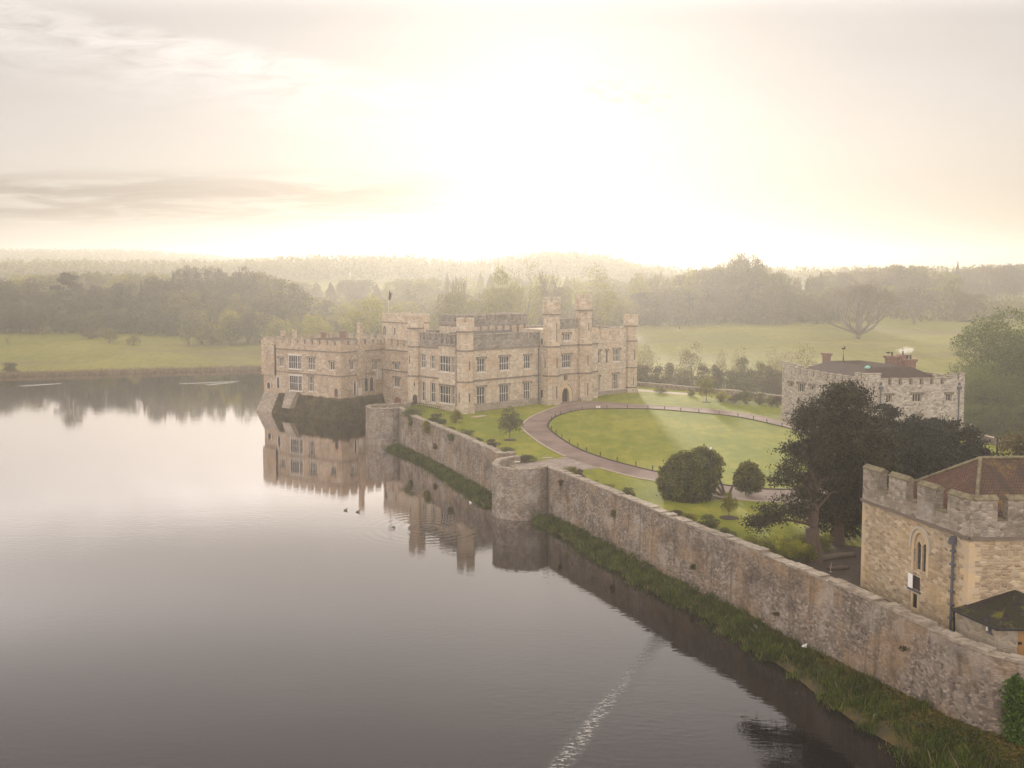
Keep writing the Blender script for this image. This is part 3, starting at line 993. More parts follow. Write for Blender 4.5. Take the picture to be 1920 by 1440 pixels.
def bank(name, wallP, waterP, zin):
    A = resample(wallP, 1.0)
    n = 60
    def samp(P, n):
        d = [0]
        for i in range(len(P) - 1):
            d.append(d[-1] + math.hypot(P[i + 1][0] - P[i][0], P[i + 1][1] - P[i][1]))
        tt = np.linspace(0, d[-1], n)
        return np.stack([np.interp(tt, d, [p[0] for p in P]), np.interp(tt, d, [p[1] for p in P])], -1)
    a, b = samp(A, n), samp(waterP, n)
    rows = 7
    mb = MB()
    grid = []
    for i in range(n):
        col = []
        for j in range(rows):
            q = j / (rows - 1)
            p = a[i] * (1 - q) + b[i] * q
            if j == rows - 1:
                p = p + (b[i] - a[i]) / max(0.5, np.linalg.norm(b[i] - a[i])) * 0.6
            z = zin(i / (n - 1)) * (1 - q) ** 0.8 + 0.12 * math.sin(i * 1.7 + j * 2.1) * q * (1 - q) * 2 + (0.16 if j < rows - 1 else -0.5)
            col.append((p[0], p[1], z))
        grid.append(col)
    for i in range(n - 1):
        for j in range(rows - 1):
            mb.face([grid[i][j], grid[i][j + 1], grid[i + 1][j + 1], grid[i + 1][j]])
    tag(mb.build(name, M['bankmud'], smooth=True), kind='structure')
    return np.array(grid)


z_r = lambda q: 0.25 + 1.35 * float(sst(0.55, 0.9, q))
GR = bank("bank", [(p[0], p[1]) for p in offset_path(WR, 0.2)], WE_R, z_r)
GL = bank("bank", [(p[0], p[1]) for p in offset_path(WL, 0.2)], WE_L, lambda q: 0.25)


def blades(name, pts, hgt, wid, mat, rng, lean=0.35, kind='stuff'):
    """narrow bent grass blades standing on pts"""
    n = len(pts)
    az = rng.uniform(0, 2 * np.pi, n)
    h = hgt * rng.uniform(0.5, 1.25, n)
    ln = rng.normal(0, lean, n) * h
    wv = np.stack([np.cos(az), np.sin(az), 0 * az], -1) * (wid * rng.uniform(0.6, 1.4, n))[:, None]
    lv = np.stack([-np.sin(az), np.cos(az), 0 * az], -1) * ln[:, None]
    up = np.stack([0 * h, 0 * h, h], -1)
    p = np.asarray(pts)
    v = np.stack([p - wv, p + wv, p + up * 0.6 + lv * 0.45 + wv * 0.8, p + up + lv], 1).reshape(-1, 3)
    me = np_mesh(name, v, n, 4)
    me.materials.append(mat)
    o_ = bpy.data.objects.new(name, me)
    COL.objects.link(o_)
    return o_


def scatter_bank(Gd, n, rng, jlo, jhi, dens=None, ilo=0.0, ihi=1.0):
    ni, nj, _ = Gd.shape
    ii = rng.uniform(ilo * (ni - 1), ihi * (ni - 1.001), n)
    jj = rng.uniform(jlo * (nj - 1), jhi * (nj - 1.001), n)
    if dens is not None:
        keep = rng.uniform(0, 1, n) < dens(ii, jj)
        ii, jj = ii[keep], jj[keep]
    i0, j0 = ii.astype(int), jj.astype(int)
    fi, fj = (ii - i0)[:, None], (jj - j0)[:, None]
    return (Gd[i0, j0] * (1 - fi) * (1 - fj) + Gd[i0 + 1, j0] * fi * (1 - fj) + Gd[i0, j0 + 1] * (1 - fi) * fj + Gd[i0 + 1, j0 + 1] * fi * fj)


rg = np.random.default_rng(5)
clump = lambda ii, jj: 0.35 + 0.65 * (np.sin(ii * 1.3 + 2 * np.sin(jj)) * np.sin(ii * 0.47 + jj * 1.1) > -0.25)


def clumps(Gd, nc, per, sd, jlo, jhi, ilo=0.0, ihi=1.0, big=None):
    c = scatter_bank(Gd, nc, rg, jlo, jhi, None, ilo, ihi)
    k = rg.integers(0, len(c), len(c) * per)
    p = c[k].copy()
    p[:, :2] += rg.normal(0, sd, (len(p), 2))
    p[:, 2] -= 0.08
    return p, np.clip(rg.normal(1, 0.3, len(c)), 0.4, 1.8)[k]


P1 = clumps(GR, 420, 70, 0.34, 0.45, 0.99)[0]
P2 = clumps(GR, 90, 60, 0.30, 0.10, 0.60, 0.0, 0.75)[0]
P3 = clumps(GL, 200, 80, 0.45, 0.25, 0.98)[0]
PA = np.concatenate([P1, P2, P3])
tag(blades("bank_grass", PA, 0.66, 0.032, M['blade'], rg), "rank green grass and sedge growing along the water's edge below the wall", "grass", kind='stuff')


k_ = rg.integers(0, len(PA), 1500)
tag(blades("bank_dead_stems", PA[k_], 0.8, 0.022, M['reed'], rg, 0.5), "pale dead stems scattered through the bank grass", "dead stems", kind='stuff')


def leaf_quads(c, size, rng, aspect=0.6, up_bias=0.0, droop=None):
    n = len(c)
    a = rng.normal(0, 1, (n, 3))
    a /= np.linalg.norm(a, axis=1)[:, None]
    if droop is not None:
        a = a * 0.6 + droop
        a /= np.linalg.norm(a, axis=1)[:, None]
    b = rng.normal(0, 1, (n, 3))
    b[:, 2] *= (1 - up_bias)
    b -= a * np.sum(a * b, 1)[:, None]
    b /= np.linalg.norm(b, axis=1)[:, None]
    s = (size * rng.uniform(0.6, 1.4, n))[:, None]
    A, B = a * s, b * s * aspect
    return np.stack([c - A, c + B, c + A, c - B], 1).reshape(-1, 3)


def cloud_obj(name, c, size, mat, rng, parent=None, aspect=0.6, loc=None, droop=None):
    v = leaf_quads(c, size, rng, aspect, droop=droop)
    org = Vector(loc) if loc is not None else (world_loc(parent) if parent else Vector((0, 0, 0)))
    v = v - np.array(org)[None, :]
    me = np_mesh(name, v, len(c), 4)
    me.materials.append(mat)
    o_ = bpy.data.objects.new(name, me)
    COL.objects.link(o_)
    if parent is not None:
        o_.parent = parent
    elif loc is not None:
        o_.location = org
    return o_


# low broad-leaved growth and brown moss on the wider part of the bank
pm = scatter_bank(GR, 16000, rg, 0.0, 0.62, None, 0.45, 1.0)
pm[:, 2] += rg.uniform(-0.03, 0.10, len(pm))
tag(cloud_obj("bank_moss", pm, 0.11, M['moss'], rg, aspect=0.8), "brown moss and dead leaves on the wide bank below the gatehouse", "moss", kind='stuff')
pn_ = clumps(GR, 130, 90, 0.38, 0.15, 0.8)[0]
pn_[:, 2] += np.abs(rg.normal(0.18, 0.16, len(pn_)))
pn2 = clumps(GL, 110, 80, 0.42, 0.2, 0.9)[0]
pn2[:, 2] += np.abs(rg.normal(0.25, 0.2, len(pn2)))
tag(cloud_obj("bank_weeds", np.concatenate([pn_, pn2]), 0.09, M['green'], rg, aspect=0.7), "low leafy weeds growing in patches among the bank grass", "weeds", kind='stuff')

# reeds along the far shore
xr = rg.uniform(-175, -66, 16000)
yr = np.interp(xr, SHX, SHY) + np.abs(rg.normal(0, 2.0, len(xr))) - 0.6
zr = np.maximum(terrain(xr, yr), -0.1)
tag(blades("reed_bed", np.stack([xr, yr, zr], -1), 1.3, 0.05, M['reed'], rg), "brown reeds fringing the far shore left of the castle", "reeds", kind='stuff')
# ------------------------------------------------------------------ building helpers
class Facade:
    """vertical plane from a to b (left to right as seen from outside)"""
    def __init__(self, a, b):
        self.a = Vector((a[0], a[1]))
        self.b = Vector((b[0], b[1]))
        self.L = (self.b - self.a).length
        self.d = (self.b - self.a) / self.L
        self.n = Vector((self.d.y, -self.d.x))

    def pt(self, s, dep, z):
        p = self.a + self.d * s + self.n * dep
        return (p.x, p.y, z)

    def hit(self, px, py):
        r = ray(px, py)
        k = (self.a.x * self.n.x + self.a.y * self.n.y) / (r.x * self.n.x + r.y * self.n.y)
        p = Vector((r.x * k, r.y * k))
        return (p - self.a).dot(self.d), CAMH + r.z * k

    def rect(self, x0, x1, y0, y1):
        """photo rectangle -> (s0, s1, z0, z1)"""
        ym, xm = (y0 + y1) / 2, (x0 + x1) / 2
        return (self.hit(x0, ym)[0], self.hit(x1, ym)[0], self.hit(xm, y1)[1], self.hit(xm, y0)[1])

    def box(self, mb, s0, s1, d0, d1, z0, z1):
        """d measured outwards"""
        p = Vector(self.pt(s0, d1, z0))
        mb.boxv(p, Vector((*self.d, 0)) * (s1 - s0), -Vector((*self.n, 0)) * (d1 - d0), (0, 0, z1 - z0))

    def wall(self, mb, z0, z1, holes=(), dep=0.35, s0=0.0, s1=None):
        s1 = self.L if s1 is None else s1
        S = sorted({s0, s1, *[v for h in holes for v in (h[0], h[1]) if s0 < v < s1]})
        Z = sorted({z0, z1, *[v for h in holes for v in (h[2], h[3]) if z0 < v < z1]})
        for i in range(len(S) - 1):
            for j in range(len(Z) - 1):
                sc, zc = (S[i] + S[i + 1]) / 2, (Z[j] + Z[j + 1]) / 2
                if any(h[0] < sc < h[1] and h[2] < zc < h[3] for h in holes):
                    continue
                q = [(S[i], Z[j]), (S[i + 1], Z[j]), (S[i + 1], Z[j + 1]), (S[i], Z[j + 1])]
                mb.face([self.pt(s, 0, z) for s, z in q], q)
        for h in holes:
            a, b, c, d = h[:4]
            P = lambda s, e, z: self.pt(s, e, z)
            mb.face([P(a, 0, c), P(a, 0, d), P(a, -dep, d), P(a, -dep, c)])
            mb.face([P(b, 0, c), P(b, -dep, c), P(b, -dep, d), P(b, 0, d)])
            mb.face([P(a, 0, d), P(b, 0, d), P(b, -dep, d), P(a, -dep, d)])
            mb.face([P(a, 0, c), P(a, -dep, c), P(b, -dep, c), P(b, 0, c)])

    def window(self, parent, h, nl=3, rows=1, mat='frame', fr=0.13, mu=0.09, hood=True, dep=0.35, glass='glass', label=None, sill=True, sep_=None):
        s0, s1, z0, z1 = h[:4]
        mb = MB()
        e = 0.012
        # frame set just inside the opening, a little behind the wall face
        fd0, fd1 = -dep + 0.02, min(-0.02, -dep + 0.14)
        self.box(mb, s0 + e, s0 + fr, fd0, fd1, z0 + e, z1 - e)
        self.box(mb, s1 - fr, s1 - e, fd0, fd1, z0 + e, z1 - e)
        self.box(mb, s0 + fr, s1 - fr, fd0, fd1, z1 - fr, z1 - e)
        self.box(mb, s0 + fr, s1 - fr, fd0, fd1, z0 + e, z0 + fr)
        w_ = (s1 - s0 - 2 * fr) / nl
        for i in range(1, nl):
            c = s0 + fr + w_ * i
            m_ = mu * (2.2 if sep_ == i else 1)
            self.box(mb, c - m_ / 2, c + m_ / 2, fd0 + 0.01, fd1 - 0.03, z0 + fr, z1 - fr)
        for r in range(1, rows):
            c = z0 + fr + (z1 - z0 - 2 * fr) * r / rows
            for i in range(nl):
                a = s0 + fr + w_ * i + (mu / 2 if i else 0)
                b = s0 + fr + w_ * (i + 1) - (mu / 2 if i < nl - 1 else 0)
                self.box(mb, a, b, fd0 + 0.02, fd1 - 0.04, c - mu * 0.6, c + mu * 0.6)
        if sill:
            self.box(mb, s0 - 0.06, s1 + 0.06, 0.004, 0.10, z0 - 0.16, z0 - 0.004)
        o_ = mb.build('window', M[mat], parent)
        if label:
            o_["label"] = label
        mp = MB()
        mp.face([self.pt(s0, -dep, z0), self.pt(s1, -dep, z0), self.pt(s1, -dep, z1), self.pt(s0, -dep, z1)])
        mp.build('pane', M[glass], o_)
        if hood:
            mh = MB()
            self.box(mh, s0 - 0.28, s1 + 0.28, 0.004, 0.16, z1 + 0.05, z1 + 0.20)
            self.box(mh, s0 - 0.28, s0 - 0.14, 0.004, 0.14, z1 - 0.22, z1 + 0.05)
            self.box(mh, s1 + 0.14, s1 + 0.28, 0.004, 0.14, z1 - 0.22, z1 + 0.05)
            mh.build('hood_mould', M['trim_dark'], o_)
        return o_

    def slit(self, parent, h, mat='wood_dark'):
        s0, s1, z0, z1 = h[:4]
        mb = MB()
        mb.face([self.pt(s0, 0.006, z0), self.pt(s1, 0.006, z0), self.pt(s1, 0.006, z1), self.pt(s0, 0.006, z1)])
        return mb.build('arrow_slit', M[mat], parent)

    def arch2d(self, s0, s1, z0, zs, z1, n=7):
        """pointed arch outline, counter-clockwise from the bottom left"""
        c = (s0 + s1) / 2
        pts = [(s0, z0), (s1, z0)]
        for i in range(n + 1):
            k = i / n
            pts.append((s1 + (c - s1) * (1 - math.cos(k * math.pi / 2)), zs + (z1 - zs) * math.sin(k * math.pi / 2) ** 0.92))
        for i in range(n - 1, -1, -1):
            k = i / n
            pts.append((s0 + (c - s0) * (1 - math.cos(k * math.pi / 2)), zs + (z1 - zs) * math.sin(k * math.pi / 2) ** 0.92))
        return pts

    def plate(self, mb, pts, d0, d1):
        """solid plate with outline pts between depths d0 < d1"""
        mb.face([self.pt(s, d1, z) for s, z in pts])
        for i in range(len(pts)):
            a, b = pts[i], pts[(i + 1) % len(pts)]
            mb.face([self.pt(a[0], d0, a[1]), self.pt(b[0], d0, b[1]), self.pt(b[0], d1, b[1]), self.pt(a[0], d1, a[1])])

    def arch_ring(self, mb, outer, inner, d0, d1):
        n = len(outer)
        for i in range(n - 1 if True else n):
            k, j = (i + 1) % n, (i + 2) % n
            a, b, c, d = outer[k], outer[j], inner[j], inner[k]
            P = self.pt
            mb.face([P(a[0], d1, a[1]), P(b[0], d1, b[1]), P(c[0], d1, c[1]), P(d[0], d1, d[1])])
            mb.face([P(a[0], d0, a[1]), P(b[0], d0, b[1]), P(b[0], d1, b[1]), P(a[0], d1, a[1])])
            mb.face([P(d[0], d1, d[1]), P(c[0], d1, c[1]), P(c[0], d0, c[1]), P(d[0], d0, d[1])])

    def arch_window(self, parent, x0, x1, y0, y1, mat='trim', glass='glass', name='window', lights=1, spring=0.6, ring=0.16):
        s0, s1, z0, z1 = self.rect(x0, x1, y0, y1)
        zs = z0 + (z1 - z0) * spring
        outer = self.arch2d(s0 - ring, s1 + ring, z0 - ring * 0.6, zs, z1 + ring)
        inner = self.arch2d(s0, s1, z0, zs, z1)
        mb = MB()
        self.arch_ring(mb, outer, inner, 0.003, 0.09)
        if lights == 2:
            c = (s0 + s1) / 2
            self.box(mb, c - 0.06, c + 0.06, 0.012, 0.06, z0, zs + (z1 - zs) * 0.5)
        o_ = mb.build(name, M[mat], parent)
        mp = MB()
        self.plate(mp, inner, 0.002, 0.012)
        mp.build('pane', M[glass], o_)
        return o_

    def string(self, mb, z, h=0.26, out=0.16, s0=0.0, s1=None):
        self.box(mb, s0, self.L if s1 is None else s1, 0.003, out, z - h / 2, z + h / 2)


def crenel_run(mb, fc, z0, zc, zm, t=0.5, mw=1.3, gw=0.8, s0=0.0, s1=None, cap=None, out=0.0, jit=None):
    """a parapet along a facade: solid part z0..zc, merlons to zm; caps into mesh cap"""
    s1 = fc.L if s1 is None else s1
    fc.box(mb, s0, s1, out - t, out, z0, zc)
    L = s1 - s0
    n = max(1, int(round((L + gw) / (mw + gw))))
    m_ = (L - gw * (n - 1)) / n
    for i in range(n):
        a = s0 + i * (m_ + gw)
        dz = jit.uniform(-0.05, 0.05) if jit else 0
        fc.box(mb, a, a + m_, out - t + 0.01, out - 0.01, zc + 0.002, zm + dz)
        if cap is not None:
            fc.box(cap, a - 0.06, a + m_ + 0.06, out - t - 0.06, out + 0.07, zm + dz + 0.003, zm + dz + 0.15)
    if cap is not None:
        for i in range(n - 1):
            a = s0 + i * (m_ + gw) + m_
            fc.box(cap, a + 0.005, a + gw - 0.005, out - t - 0.05, out + 0.05, zc + 0.003, zc + 0.10)


def ngon(c, r, n=8, rot=0.0):
    return [(c[0] + r * math.cos(rot + 2 * math.pi * i / n), c[1] + r * math.sin(rot + 2 * math.pi * i / n)) for i in range(n)]


def turret(parent, c, r, z0, zh, zt, bands=(), plinth=None, rot=None, mat='castle', hmat='castle', slits=(), nm=4):
    """octagonal stair turret with a corbelled, battlemented head"""
    rot = math.radians(22.5) if rot is None else rot
    mb = MB()
    mb.prism(ngon(c, r, 8, rot), z0, zh)
    if plinth:
        mb.prism(ngon(c, r + 0.25, 8, rot), z0 - 0.3, plinth)
    o_ = mb.build('turret', M[mat], parent)
    ms = MB()
    for z in bands:
        ms.prism(ngon(c, r + 0.13, 8, rot), z - 0.13, z + 0.13, bottom=True)
    ms.prism(ngon(c, r + 0.20, 8, rot), zh - 0.12, zh + 0.14, bottom=True)
    ms.build_pieces('string_course', M['trim_dark'], o_)
    mh = MB()
    R = r + 0.15
    zc = zt - 0.95
    P = ngon(c, R, 8, rot)
    Q = ngon(c, R - 0.42, 8, rot)
    mh.prism(P, zh + 0.14, zc)
    lerp = lambda a, b, k: (a[0] + (b[0] - a[0]) * k, a[1] + (b[1] - a[1]) * k)
    step = 8 // nm
    for i in range(1, 8, step):
        idx = [(i + k) % 8 for k in range(step)]
        pre, nxt = (i - 1) % 8, (i + step) % 8
        g = 0.46
        outer = [lerp(P[idx[0]], P[pre], 1 - 0.5 - g / 2)] + [P[k] for k in idx] + [lerp(P[idx[-1]], P[nxt], 1 - 0.5 - g / 2)]
        inner = [lerp(Q[idx[0]], Q[pre], 1 - 0.5 - g / 2)] + [Q[k] for k in idx] + [lerp(Q[idx[-1]], Q[nxt], 1 - 0.5 - g / 2)]
        for k in range(len(outer) - 1):
            mh.prism([outer[k], outer[k + 1], inner[k + 1], inner[k]], zc + 0.002, zt - 0.004 * k)
    mh.build('battlement', M[hmat], o_)
    for (px0, px1, py0, py1) in slits:
        # slit on the face looking at the camera
        best = None
        for k in range(8):
            a, b = P[k], P[(k + 1) % 8]
            a2, b2 = ngon(c, r, 8, rot)[k], ngon(c, r, 8, rot)[(k + 1) % 8]
            fc = Facade(a2, b2)
            if fc.n.dot(-(fc.a + fc.b) / 2) <= 0:
                continue
            s, z = fc.hit((px0 + px1) / 2, (py0 + py1) / 2)
            if 0.05 < s < fc.L - 0.05:
                best = (fc, s, z)
        if best:
            fc, s, z = best
            _, za = fc.hit((px0 + px1) / 2, py1)
            _, zb = fc.hit((px0 + px1) / 2, py0)
            fc.slit(o_, (s - 0.11, s + 0.11, za, zb))
    return o_


def chimney(parent, c, sx, sy, z0, z1, rz=0.0, mat='brick', pots=0, cap=0.22, name='chimney'):
    mb = MB()
    mb.box((c[0], c[1], z0), sx, sy, z1 - z0 - 0.5, rz)
    mb.box((c[0], c[1], z1 - 0.5), sx + cap, sy + cap, 0.2, rz)
    mb.box((c[0], c[1], z1 - 0.3), sx + cap * 2, sy + cap * 2, 0.3, rz)
    o_ = mb.build(name, M[mat], parent)
    for i in range(pots):
        mp = MB()
        q = (i - (pots - 1) / 2) * sx * 0.32
        mp.lathe((c[0] + math.cos(rz) * q, c[1] + math.sin(rz) * q, z1), [(0.17, 0), (0.14, 0.5), (0.18, 0.52), (0.18, 0.62), (0.0, 0.62)], 8)
        mp.build('chimney_pot', M['iron'], o_)
    return o_


def inset(poly, d):
    """shrink a convex counter-clockwise polygon"""
    n = len(poly)
    out = []
    for i in range(n):
        a, b, c = Vector(poly[i - 1]), Vector(poly[i]), Vector(poly[(i + 1) % n])
        e1, e2 = (b - a).normalized(), (c - b).normalized()
        n1, n2 = Vector((-e1.y, e1.x)), Vector((-e2.y, e2.x))
        m_ = (n1 + n2).normalized()
        out.append(tuple(b + m_ * (d / max(0.3, m_.dot(n1)))))
    return out


def ring_roof(parent, poly, z0, dz, w, mat, name='roof', flat_in=True):
    """hipped roof round a court: eaves at poly, ridge inset by w, falling again inside"""
    A, B, C_ = poly, inset(poly, w), inset(poly, 2 * w)
    mb = MB()
    n = len(poly)
    for i in range(n):
        j = (i + 1) % n
        e = (Vector(A[j]) - Vector(A[i])).normalized()
        sl = math.hypot(w, dz)
        def uvs(q, base):
            return [((Vector(p_) - Vector(A[i])).dot(e), h_) for p_, h_ in zip(q, base)]
        q = [A[i], A[j], B[j], B[i]]
        mb.face([V3(A[i], z0), V3(A[j], z0), V3(B[j], z0 + dz), V3(B[i], z0 + dz)], uvs(q, (0, 0, sl, sl)))
        q = [B[i], B[j], C_[j], C_[i]]
        mb.face([V3(B[i], z0 + dz), V3(B[j], z0 + dz), V3(C_[j], z0), V3(C_[i], z0)], uvs(q, (sl, sl, 0, 0)))
    return mb.build(name, M[mat], parent)


jr = random.Random(3)
# ================================================================== main castle
ZB = 5.0                       # walls start a little under the lawn
castle = empty("castle", (T1C.x, T1C.y, 5.4), "large cream stone castle with battlements and twin entrance turrets across the drive", "castle")
fr_ = Facade(CP2(0, 0), CP2(FLEN, 0))          # entrance front
LW = 15.0
T0 = CP2(0, -LW)
side = Facade(T0, CP2(0, 0))                   # west side with the bay
zS = 16.9                      # upper string course
zL = 11.35                     # lower string course
zP = 19.6                      # merlon tops
sK1 = fr_.hit(1008, 700)[0]
sB0 = fr_.hit(1109, 690)[0]
PB0, PB1 = sK1 + 0.6, sB0 - 0.2            # entrance block between these
PD = 2.0                       # it stands forward by this
fA = Facade(CP2(0, 0), CP2(PB0, 0))
fE = Facade(CP2(PB0, PD), CP2(PB1, PD))
fB = Facade(CP2(PB1, 0), CP2(FLEN, 0))
fEl = Facade(CP2(PB0, 0), CP2(PB0, PD))

wA = [(fA.rect(*r), nl) for r, nl in (((895, 910, 671, 698), 3), ((936.7, 955.8, 667.5, 694.7), 4), ((982.5, 995.8, 665, 691.7), 3),
                                      ((894.7, 910.5, 724.7, 758), 3), ((936.7, 955, 721, 754), 4), ((982, 995, 716.7, 748.7), 3))]
wE = [(fE.rect(1054, 1071, 664, 690), 4, 2), (fE.rect(1056, 1070, 625, 639), 4, 1)]
dE = fE.rect(1052.8, 1066.5, 727, 753)
dE = (dE[0], dE[1], 5.4, dE[3])
wB = [(fB.rect(*r), nl) for r, nl in (((1110.5, 1126, 656.7, 681.7), 4), ((1150, 1162.5, 654, 678), 4), ((1110.3, 1124, 705, 734), 4), ((1148.7, 1159, 700, 730), 3))]
wBs = fB.rect(1136.2, 1139.4, 656, 679)
wC = [(side.rect(*r), nl) for r, nl in (((788.5, 798, 663, 690), 3), ((806.7, 816, 666, 691.7), 3), ((789.5, 797.5, 715, 752), 2), ((806.7, 816, 717, 755), 2))]

mb = MB()
fA.wall(mb, ZB, zS, [h for h, _ in wA])
fB.wall(mb, ZB, zS, [h for h, _ in wB] + [wBs])
side.wall(mb, 4.0, zS, [h for h, _ in wC])
fEl.wall(mb, ZB, zS + 3.2)
bk = [CP2(FLEN, 0), CP2(FLEN, -LW), CP2(0, -LW)]
for a, b in ((bk[0], bk[1]), (bk[1], bk[2])):
    Facade(a, b).wall(mb, 3.0, zS)
Facade(CP2(PB1, PD), CP2(PB1, 0)).wall(mb, ZB, zS + 3.2)
mb.face([V3(p, zS - 0.05) for p in (CP2(0.1, -0.1), CP2(FLEN - 0.1, -0.1), CP2(FLEN - 0.1, -LW + 0.1), CP2(0.1, -LW + 0.1))])
mb.build('wall', M['castle'], castle)
# entrance block with the arched doorway
mb = MB()
fE.wall(mb, ZB, zS + 3.2, [h for h, _, _ in wE] + [dE], dep=0.6)
Facade(CP2(PB1, -6), CP2(PB0, -6)).wall(mb, zS, zS + 3.2)
Facade(CP2(PB0, -6), CP2(PB0, 0)).wall(mb, zS, zS + 3.2)
Facade(CP2(PB1, 0), CP2(PB1, -6)).wall(mb, zS, zS + 3.2)
mb.face([V3(p, zS + 3.1) for p in (CP2(PB0, PD), CP2(PB1, PD), CP2(PB1, -6), CP2(PB0, -6))])
mb.build('entrance_block', M['castle'], castle)
for h, nl in wA + wB:
    f = fA if (h, nl) in wA else fB
    f.window(castle, h, nl, 2)
fB.window(castle, wBs, 1, 2, 'castle_dark', fr=0.06)
for h, nl in wC:
    side.window(castle, h, nl, 2, hood=False)
for h, nl, rw in wE:
    fE.window(castle, h, nl, rw)
# doorway
zsp = dE[2] + (dE[3] - dE[2]) * 0.55
mb = MB()
o1, i1 = fE.arch2d(dE[0] - 0.75, dE[1] + 0.75, dE[2], zsp, dE[3] + 0.7), fE.arch2d(dE[0] + 0.05, dE[1] - 0.05, dE[2], zsp, dE[3] - 0.02)
fE.arch_ring(mb, o1, i1, -0.3, 0.14)
o2 = fE.arch2d(dE[0] - 1.1, dE[1] + 1.1, zsp - 0.3, zsp, dE[3] + 1.05)
i2 = fE.arch2d(dE[0] - 0.85, dE[1] + 0.85, zsp - 0.3, zsp, dE[3] + 0.8)
fE.arch_ring(mb, o2, i2, 0.004, 0.26)
arch = mb.build('doorway_arch', M['quoin'], castle)
mb = MB()
fE.plate(mb, fE.arch2d(dE[0] - 0.05, dE[1] + 0.05, dE[2], zsp, dE[3]), -0.6, -0.5)
mb.build('door', M['wood_dark'], arch)
mb = MB()
c_ = (dE[0] + dE[1]) / 2
fE.box(mb, c_ - 0.35, c_ + 0.35, 0.01, 0.2, dE[3] + 1.5, dE[3] + 2.6)
fE.box(mb, c_ - 0.22, c_ + 0.22, 0.2, 0.3, dE[3] + 1.7, dE[3] + 2.4)
mb.build('carved_panel', M['trim_dark'], castle)
# string courses, plinths
mb = MB()
for f, sa, sb in ((fA, 1.3, fA.L), (side, 1.3, side.L - 1.3)):
    f.string(mb, zS, s0=sa, s1=sb)
    if f is fA:
        f.string(mb, zL, s0=sa, s1=sb)
side.string(mb, zL, s0=1.3, s1=side.hit(828, 706)[0])
fE.string(mb, zS)
fE.string(mb, zL)
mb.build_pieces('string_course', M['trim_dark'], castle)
mb = MB()
fB.string(mb, zS, 0.2, 0.12, 0.0, fB.L - 1.3)
fB.string(mb, zL, 0.2, 0.12, 0.0, fB.L - 1.3)
fB.string(mb, 7.0, 0.16, 0.2, 0.0, fB.L - 1.3)
mb.build_pieces('pale_string_course', M['trim'], castle)
mb = MB()
fA.box(mb, 1.3, fA.L, 0.004, 0.22, ZB - 1, 7.1)
fB.box(mb, 0, fB.L - 1.3, 0.004, 0.16, ZB - 1, 6.9)
mb.build_pieces('plinth', M['base_stone'], castle)
# parapets
mb, cp = MB(), MB()
crenel_run(mb, fA, zS + 0.13, 18.35, zP, 0.55, 2.0, 0.75, 1.3, fA.L - 0.2, cp, 0.06, jr)
crenel_run(mb, side, zS + 0.13, 18.2, zP, 0.55, 1.05, 0.75, 1.3, side.L - 1.4, cp, 0.06, jr)
fBk = Facade(CP2(FLEN, -LW), CP2(0, -LW))
crenel_run(mb, fBk, zS, 18.3, zP + 0.2, 0.55, 1.6, 0.8, 0, None, cp, 0.0, jr)
fRt = Facade(CP2(FLEN, 0), CP2(FLEN, -LW))
crenel_run(mb, fRt, zS, 18.2, zP, 0.55, 1.6, 0.8, 1.4, fRt.L - 0.7, cp, 0.0, jr)
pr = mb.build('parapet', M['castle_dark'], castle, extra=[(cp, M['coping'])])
mb, cp = MB(), MB()
crenel_run(mb, fB, zS + 0.13, 18.35, zP, 0.55, 1.9, 0.6, 0.3, fB.L - 1.35, cp, 0.05, jr)
pr = mb.build('parapet', M['castle'], castle, extra=[(cp, M['coping'])])
mb, cp = MB(), MB()
crenel_run(mb, fE, zS + 3.2, zS + 4.0, zS + 5.1, 0.5, 1.5, 0.6, 1.5, fE.L - 1.6, cp, 0.0, jr)
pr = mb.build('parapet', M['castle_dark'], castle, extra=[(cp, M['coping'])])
# lean-to slate strip of roof seen over the front parapet
mb = MB()
for a, b in ((2, PB0 - 1.0),):
    q0, q1, q2, q3 = CP2(a, -1.2), CP2(b, -1.2), CP2(b, -7.4), CP2(a, -7.4)
    mb.face([V3(q0, zS), V3(q1, zS), V3(q2, zP + 0.2), V3(q3, zP + 0.2)])
mb.build('roof', M['lead'], castle)
# higher rear block behind the west half of the front
f5 = Facade(CP2(5.2, -7.5), CP2(PB0 + 3.5, -7.5))
mb = MB()
zt5 = 22.75
rb = [CP2(5.2, -7.5), CP2(PB0 + 3.5, -7.5), CP2(PB0 + 3.5, -14.5), CP2(5.2, -14.5)]
mb.prism(rb, zS - 0.5, zt5 - 2.1)
b5 = mb.build('rear_block', M['castle'], castle)
mb, cp = MB(), MB()
crenel_run(mb, f5, zt5 - 2.1, zt5 - 1.25, zt5, 0.5, 1.55, 0.55, 0.0, None, cp, 0.0, jr)
crenel_run(mb, Facade(rb[3], rb[0]), zt5 - 2.1, zt5 - 1.25, zt5 + 0.05, 0.5, 1.3, 0.6, 0.0, 6.4, cp, 0.0, jr)
crenel_run(mb, Facade(rb[1], rb[2]), zt5 - 2.1, zt5 - 1.25, zt5 + 0.05, 0.5, 1.3, 0.6, 0.55, None, cp, 0.0, jr)
crenel_run(mb, Facade(rb[2], rb[3]), zt5 - 2.1, zt5 - 1.25, zt5, 0.5, 1.5, 0.6, 0.55, 11, cp, 0.0, jr)
for k in range(9):
    f5.box(mb, 0.6 + k * 1.9, 0.95 + k * 1.9, 0.003, 0.3, zS + 2.6, zt5 - 2.0)
q_ = mb.build('battlement', M['castle_dark'], b5, extra=[(cp, M['coping'])])
